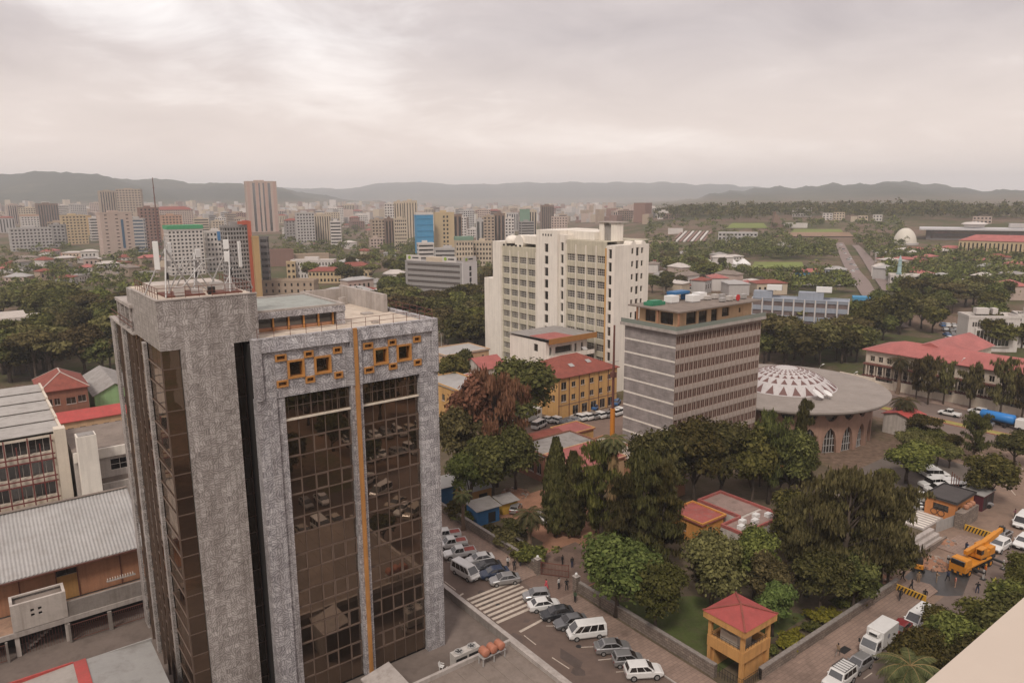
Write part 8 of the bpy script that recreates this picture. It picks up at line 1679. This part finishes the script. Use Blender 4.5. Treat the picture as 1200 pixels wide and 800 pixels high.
o = thing('minaret', 'slim pale turquoise minaret standing above the trees', 'minaret', p); TQ = surf('far_turquoise', (.34, .46, .46), .08, .5, .7)
for z0, z1, r0 in ((0, 9, 1.5), (9, 14, 1.2), (14, 17, 1.0)): MB().lathe([(r0 * s, z0 * s), (r0 * s * .95, (z1 - .5) * s), (r0 * s * 1.3, (z1 - .2) * s), (r0 * s * 1.3, z1 * s)], 12).build('shaft', TQ, o)
MB().lathe([(.95 * s, 17 * s), (.6 * s, 18.5 * s), (.05, 20 * s)], 12).build('spire', TQ, o)
block(1043, 1080, 324, 338, 'white', 'low white mosque hall beside the minaret', nx=8, roof='', turn=8, ratio=.6); block(1078, 1092, 322, 334, 'beige', 'pale hall with sloping sheet roof behind the mosque', 'blank', roof='sheet', par=0, turn=-8); block(1094, 1112, 323, 338, 'white', 'pale building with sheet roof right of the mosque', nx=4, roof='sheet', par=0)
block(1068, 1118, 338, 348, 'orange', 'long low building with orange and red roof below the mosque', nx=10, roof='red', par=0, ratio=.4, turn=8)
block(932, 964, 319, 328, 'blue', 'low blue-walled hall with salmon roof by the avenue', 'grid', nx=6, roof='pink', par=0, ratio=.5, turn=4); block(966, 989, 316, 330, 'blue-grey', 'pale blue-roofed depot beside the avenue', 'grid', nx=5, roof='sheet', par=0, turn=-6, ratio=.7)
o = thing('white_tent', 'row of white peaked marquee tents in the park', 'tent', ground_at(852, 313)); dep = o.location.y
for i in range(4):
    b = MB(); w_ = 8.6; x = -17 + i * w_; b.loft([[(x, 0, 2.2), (x + w_, 0, 2.2), (x + w_, 9, 2.2), (x, 9, 2.2)], [(x + w_ * .42, 4, 5.6), (x + w_ * .58, 4, 5.6), (x + w_ * .58, 5, 5.6), (x + w_ * .42, 5, 5.6)]]); b.box(x + .2, x + w_ - .2, .2, 8.8, 0, 2.19); b.build('tent_roof', WPAINT, o)
p = ground_at(912, 268); o = thing('stepped_monument', 'rough brown stepped monument rising on the far ridge', 'monument', p); k_ = (p.length) / 850
for i in range(6): MB().box(-7 * k_ + i * .5 * k_, (8 - i * 2.2) * k_, 0, 6 * k_, i * 3.0 * k_, (i + 1) * 3.0 * k_ - .02).build('tier', FM['brown'], o)
for a, b_, t_, bb, w_, l in [(783, 800, 268, 274, 'white', 'small white-roofed stand above the terraced seats'), (842, 886, 273, 286, 'pale grey', 'long pale greenhouse on the far slope'), (895, 943, 285, 289, 'white', 'thin long white wall on the far slope'), (929, 950, 244, 254, 'white', 'white villa on the ridge among trees'), (964, 975, 250, 258, 'white', 'small pale house left of the rounded one on the ridge'), (977, 989, 249, 258, 'beige', 'small rounded pale house on the ridge'), (997, 1004, 254, 260, 'beige', 'left cream cottage on the ridge slope'), (1006, 1016, 253, 261, 'beige', 'right cream cottage on the ridge slope'), (1023, 1033, 252, 259, 'white', 'white cottage farther right on the ridge slope'), (918, 945, 262, 267, 'white', 'low white building at the foot of the monument'), (760, 782, 283, 290, 'tan', 'low tan hall left below the terraced seats'), (1141, 1160, 254, 262, 'pink', 'pale building peeping over trees behind the conference hall')]: block(a, b_, t_, bb, w_, l, 'grid' if bb - t_ > 6 else 'blank', roof='', par=.3, ratio=.5)
# terraced seats on the far slope
for i in range(9):
    a, b_ = ground_at(788 + i * 4.5, 284), ground_at(800 + i * 4.2, 272); d = (b_ - a); m_ = MB(); m_.bar((0, 0, 0), d, 2.2, 1.2); o = m_.build('seat_row', FM['white'] if i % 2 else FM['red-brown'], None, (a.x, a.y, a.z + .8)); tag(o, '%s from left of the slanting seat rows on the far slope' % ordinal(i), 'terrace', 'terraced seat rows')
# avenue climbing the slope, cross road, fields
def strip(name, rows, m, lift=.7):
    b = MB(); pts = []
    for (y, xa, xb), (y2, xa2, xb2) in zip(rows, rows[1:]):
        for t in (0, .25, .5, .75): pts.append((y + (y2 - y) * t, xa + (xa2 - xa) * t, xb + (xb2 - xb) * t))
    pts.append(rows[-1]); L_ = [ground_at(xa, y) for y, xa, xb in pts]; R_ = [ground_at(xb, y) for y, xa, xb in pts]; up = Vector((0, 0, lift))
    for i in range(len(pts) - 1): b.quad(R_[i] + up, L_[i] + up, L_[i + 1] + up, R_[i + 1] + up)
    o = b.build(name, m, kind='structure'); return o
FARROAD = surf('far_road', (.235, .18, .16), .15, .05, .9, world=True)
strip('avenue', AVENUE + [(372, 1034, 1046), (385, 1044, 1066)], FARROAD); strip('avenue_far_side', AVENUE2, FARROAD)
strip('cross_road', [(333.5, 800, 1002), (336.5, 800, 1004)], surf('pale_far_road', (.42, .37, .33), .1, .05, .9, world=True), 1.0)
strip('sports_field', [(307.5, 884, 940), (311, 882, 941), (315, 878, 944)], FIELD, .5); strip('grass_bank', [(269, 930, 985), (275, 925, 990)], FIELD, .6); strip('earth_bank', [(273, 930, 995), (278, 900, 1000)], surf('far_earth', (.27, .17, .11), .2, .03, .95, world=True), .9); strip('grass_slope', [(262, 858, 895), (268, 850, 900)], FIELD, .6); strip('dry_slope', [(284, 880, 915), (294, 872, 900)], FIELD, .6); strip('bare_ground', [(318, 1140, 1180), (330, 1138, 1200)], surf('far_earth', (.27, .17, .11)), .5); strip('red_bank', [(296, 60, 100), (303, 50, 95)], surf('far_red_earth', (.28, .12, .08), .2, .05, .95, world=True), .4)
# --- filling the city: mid-rise blocks, counted along the picture by zone
def fill(zone, n, xr, yr, hr, wr, phrase, group, seed, cols, nmax=200):
    rs = random.Random(seed); items = []; tries = 0
    while len(items) < n and tries < n * 40:
        tries += 1; px = rs.uniform(*xr); py = yr[0] + (yr[1] - yr[0]) * rs.random() ** 1.3; p = ground_at(px, py); w = rs.uniform(*wr)
        if any((p.x - a) ** 2 + (p.y - b) ** 2 < (c + w * .6) ** 2 for a, b, c in PLACED): continue
        h = rs.uniform(*hr); PLACED.append((p.x, p.y, w * .6)); items.append((px, p, w, h, rs.choice(cols), rs.choice(['grid', 'grid', 'band', 'vert']), rs.uniform(-20, 20), rs.random()))
    items.sort(key=lambda t: t[0]); cnt = {}
    for px, p, w, h, c, st, tn, rr in items:
        i = cnt.get(c, 0); cnt[c] = i + 1; dep = (p - Vector((0, 0, CAM_H))).dot(FWD); pw = w / dep * FPX; y = project(p.x, p.y, p.z)[1]; yt = project(p.x, p.y, p.z + h)[1]
        block(px - pw / 2, px + pw / 2, yt, y, c, phrase % ('%s %s' % (ordinal(i), c)), st, turn=tn, ratio=.5 + .4 * rr, group=group, roof='clutter' if rr > .35 else ('rust' if rr < .12 else ''), ww=.4 + .25 * rr, par=.8 if rr > .12 else 0)
C1 = ['white', 'pale grey', 'beige', 'tan', 'pink', 'grey', 'brown', 'beige', 'white', 'pale grey', 'red-brown']
fill('a', 26, (0, 175), (256, 288), (9, 24), (14, 26), '%s block from left in the far rows around the peach hotel', 'far blocks at left', 31, C1)
fill('b', 24, (172, 300), (250, 280), (8, 22), (14, 28), '%s block from left in the hazy rows behind the antennas', 'far blocks behind the antennas', 32, C1)
fill('c', 34, (328, 490), (250, 284), (8, 26), (14, 30), '%s block from left in the hazy rows behind the white school', 'far blocks in the centre', 33, C1)
fill('d', 40, (490, 660), (247, 282), (9, 30), (14, 30), '%s block from left in the hazy rows behind the blue-netted tower', 'far blocks behind the blue tower', 34, C1)
fill('e', 22, (650, 790), (246, 262), (6, 16), (16, 34), '%s block from left in the faint rows right of the cream tower', 'faint blocks beside the cream tower', 35, C1)
# low houses with pitched roofs
_H = {}
def low_house(p, w, d, h, rh, wall, roof, rz, label, group):
    key = (round(w), round(d), round(h), wall, roof.name)
    if key not in _H:
        b = MB(); w_, d_, h_ = key[:3]; b.box(-w_ / 2, w_ / 2, -d_ / 2, d_ / 2, -1, h_); hip(b, -w_ / 2, w_ / 2, -d_ / 2, d_ / 2, h_ + .2, rh, .5, 1)
        for i in range(max(1, int(w_ / 3))):
            x = -w_ / 2 + 1 + i * 3; b.box(x, x + 1.2, -d_ / 2 - .02, -d_ / 2 + .1, h_ * .35, h_ * .7, 2)
        _H[key] = b.mesh('house', [FM[wall], roof, DARKGL])
    o = put('house', _H[key], None, p, rz); return tag(o, label, 'house', group)
def houses(n, zones, phrase, group, seed, roofs):
    rs = random.Random(seed); it = []
    for i in range(n * 6):
        if len(it) >= n: break
        x0, x1, y0, y1 = rs.choice(zones); px, py = rs.uniform(x0, x1), rs.uniform(y0, y1); p = ground_at(px, py)
        if any((p.x - a) ** 2 + (p.y - b) ** 2 < (c + 7) ** 2 for a, b, c in PLACED): continue
        PLACED.append((p.x, p.y, 6)); it.append((px, p))
    it.sort(key=lambda t: t[0]); cnt = {}
    for px, p in it:
        rn, rm_ = rs.choice(roofs); i = cnt.get(rn, 0); cnt[rn] = i + 1
        low_house(p, rs.choice((9, 11, 14, 17)), rs.choice((8, 9, 11)), rs.choice((3, 4, 6, 7)), rs.uniform(1.2, 2.4), rs.choice(['white', 'beige', 'tan', 'pink', 'pale grey']), rm_, rs.uniform(0, 3.1), phrase % ('%s %s-roofed house' % (ordinal(i), rn)), group)
RF = [('rust', TILEROOF), ('grey', SHEET), ('brown', ROOFBROWN), ('red', PINKROOF), ('grey', ROOFGREY), ('pale', surf('far_pale_roof', (.5, .45, .41)))]
houses(34, [(0, 130, 312, 336), (20, 120, 300, 315), (100, 200, 300, 330)], '%s from left among the low houses at far left', 'low houses at far left', 41, RF)
houses(30, [(330, 480, 262, 300), (400, 470, 300, 345), (440, 560, 330, 352)], '%s from left among the low houses in the centre', 'low houses in the centre', 42, RF)
houses(26, [(790, 900, 332, 346), (760, 860, 300, 332)], '%s from left among the low houses behind the brick office', 'low houses behind the brick office', 43, RF)
houses(34, [(1085, 1200, 312, 350), (1030, 1110, 300, 332)], '%s from left among the low houses on the right slope', 'low houses on the right slope', 44, RF)
# the rest of the city, too far to tell apart
rs = random.Random(50); b = MB()
for i in range(1500):
    px = rs.choice([rs.uniform(-60, 760), rs.uniform(120, 700)]); py = rs.uniform(242.5, 262); p = ground_at(px, py)
    if p.length > 3800: continue
    w, d, h, a = rs.uniform(9, 26), rs.uniform(9, 18), rs.choice([4, 6, 8, 11, 15, 20, 26]) * rs.uniform(.8, 1.2), rs.uniform(0, 3.14); c, s = math.cos(a), math.sin(a)
    q = [(p.x + x * c - y * s, p.y + x * s + y * c) for x, y in ((-w / 2, -d / 2), (w / 2, -d / 2), (w / 2, d / 2), (-w / 2, d / 2))]; b.prism(q, p.z - 1, p.z + h, rs.randrange(6))
o = b.build('distant_city', [FM['white'], FM['pale grey'], FM['beige'], FM['pink'], FM['tan'], FM['red-brown']]); tag(o, 'faint mass of small buildings spreading to the foot of the hills', 'city'); o['kind'] = 'stuff'
p = ground_at(187, 292); o = thing('lattice_mast', 'thin lattice radio mast rising above the left skyline', 'mast', p); ht = height_at(p.x, p.y, 208) - p.z; MB().tube([(0, 0, 0), (0, 0, ht)], [1.1, .4], 4).build('shaft', RUST, o)
for k in range(6): MB().box(-1.4, 1.4, -.15, .15, ht * (k + 1) / 7, ht * (k + 1) / 7 + .3).build('cross_member', RUST, o)
# ------------------------------------------------------------------ the hazy air
hm = bpy.data.materials.new('haze_air'); hm.use_nodes = True; nt = hm.node_tree; nt.nodes.clear(); vo = nt.nodes.new('ShaderNodeVolumePrincipled'); oo = nt.nodes.new('ShaderNodeOutputMaterial'); nt.links.new(vo.outputs[0], oo.inputs['Volume'])
vo.inputs['Color'].default_value = (.915, .94, .99, 1); vo.inputs['Density'].default_value = 0.00017; vo.inputs['Anisotropy'].default_value = 0.0
o = MB().box(-10500, 10500, -10500, 10500, -3, 300).build('haze', hm, kind='stuff')
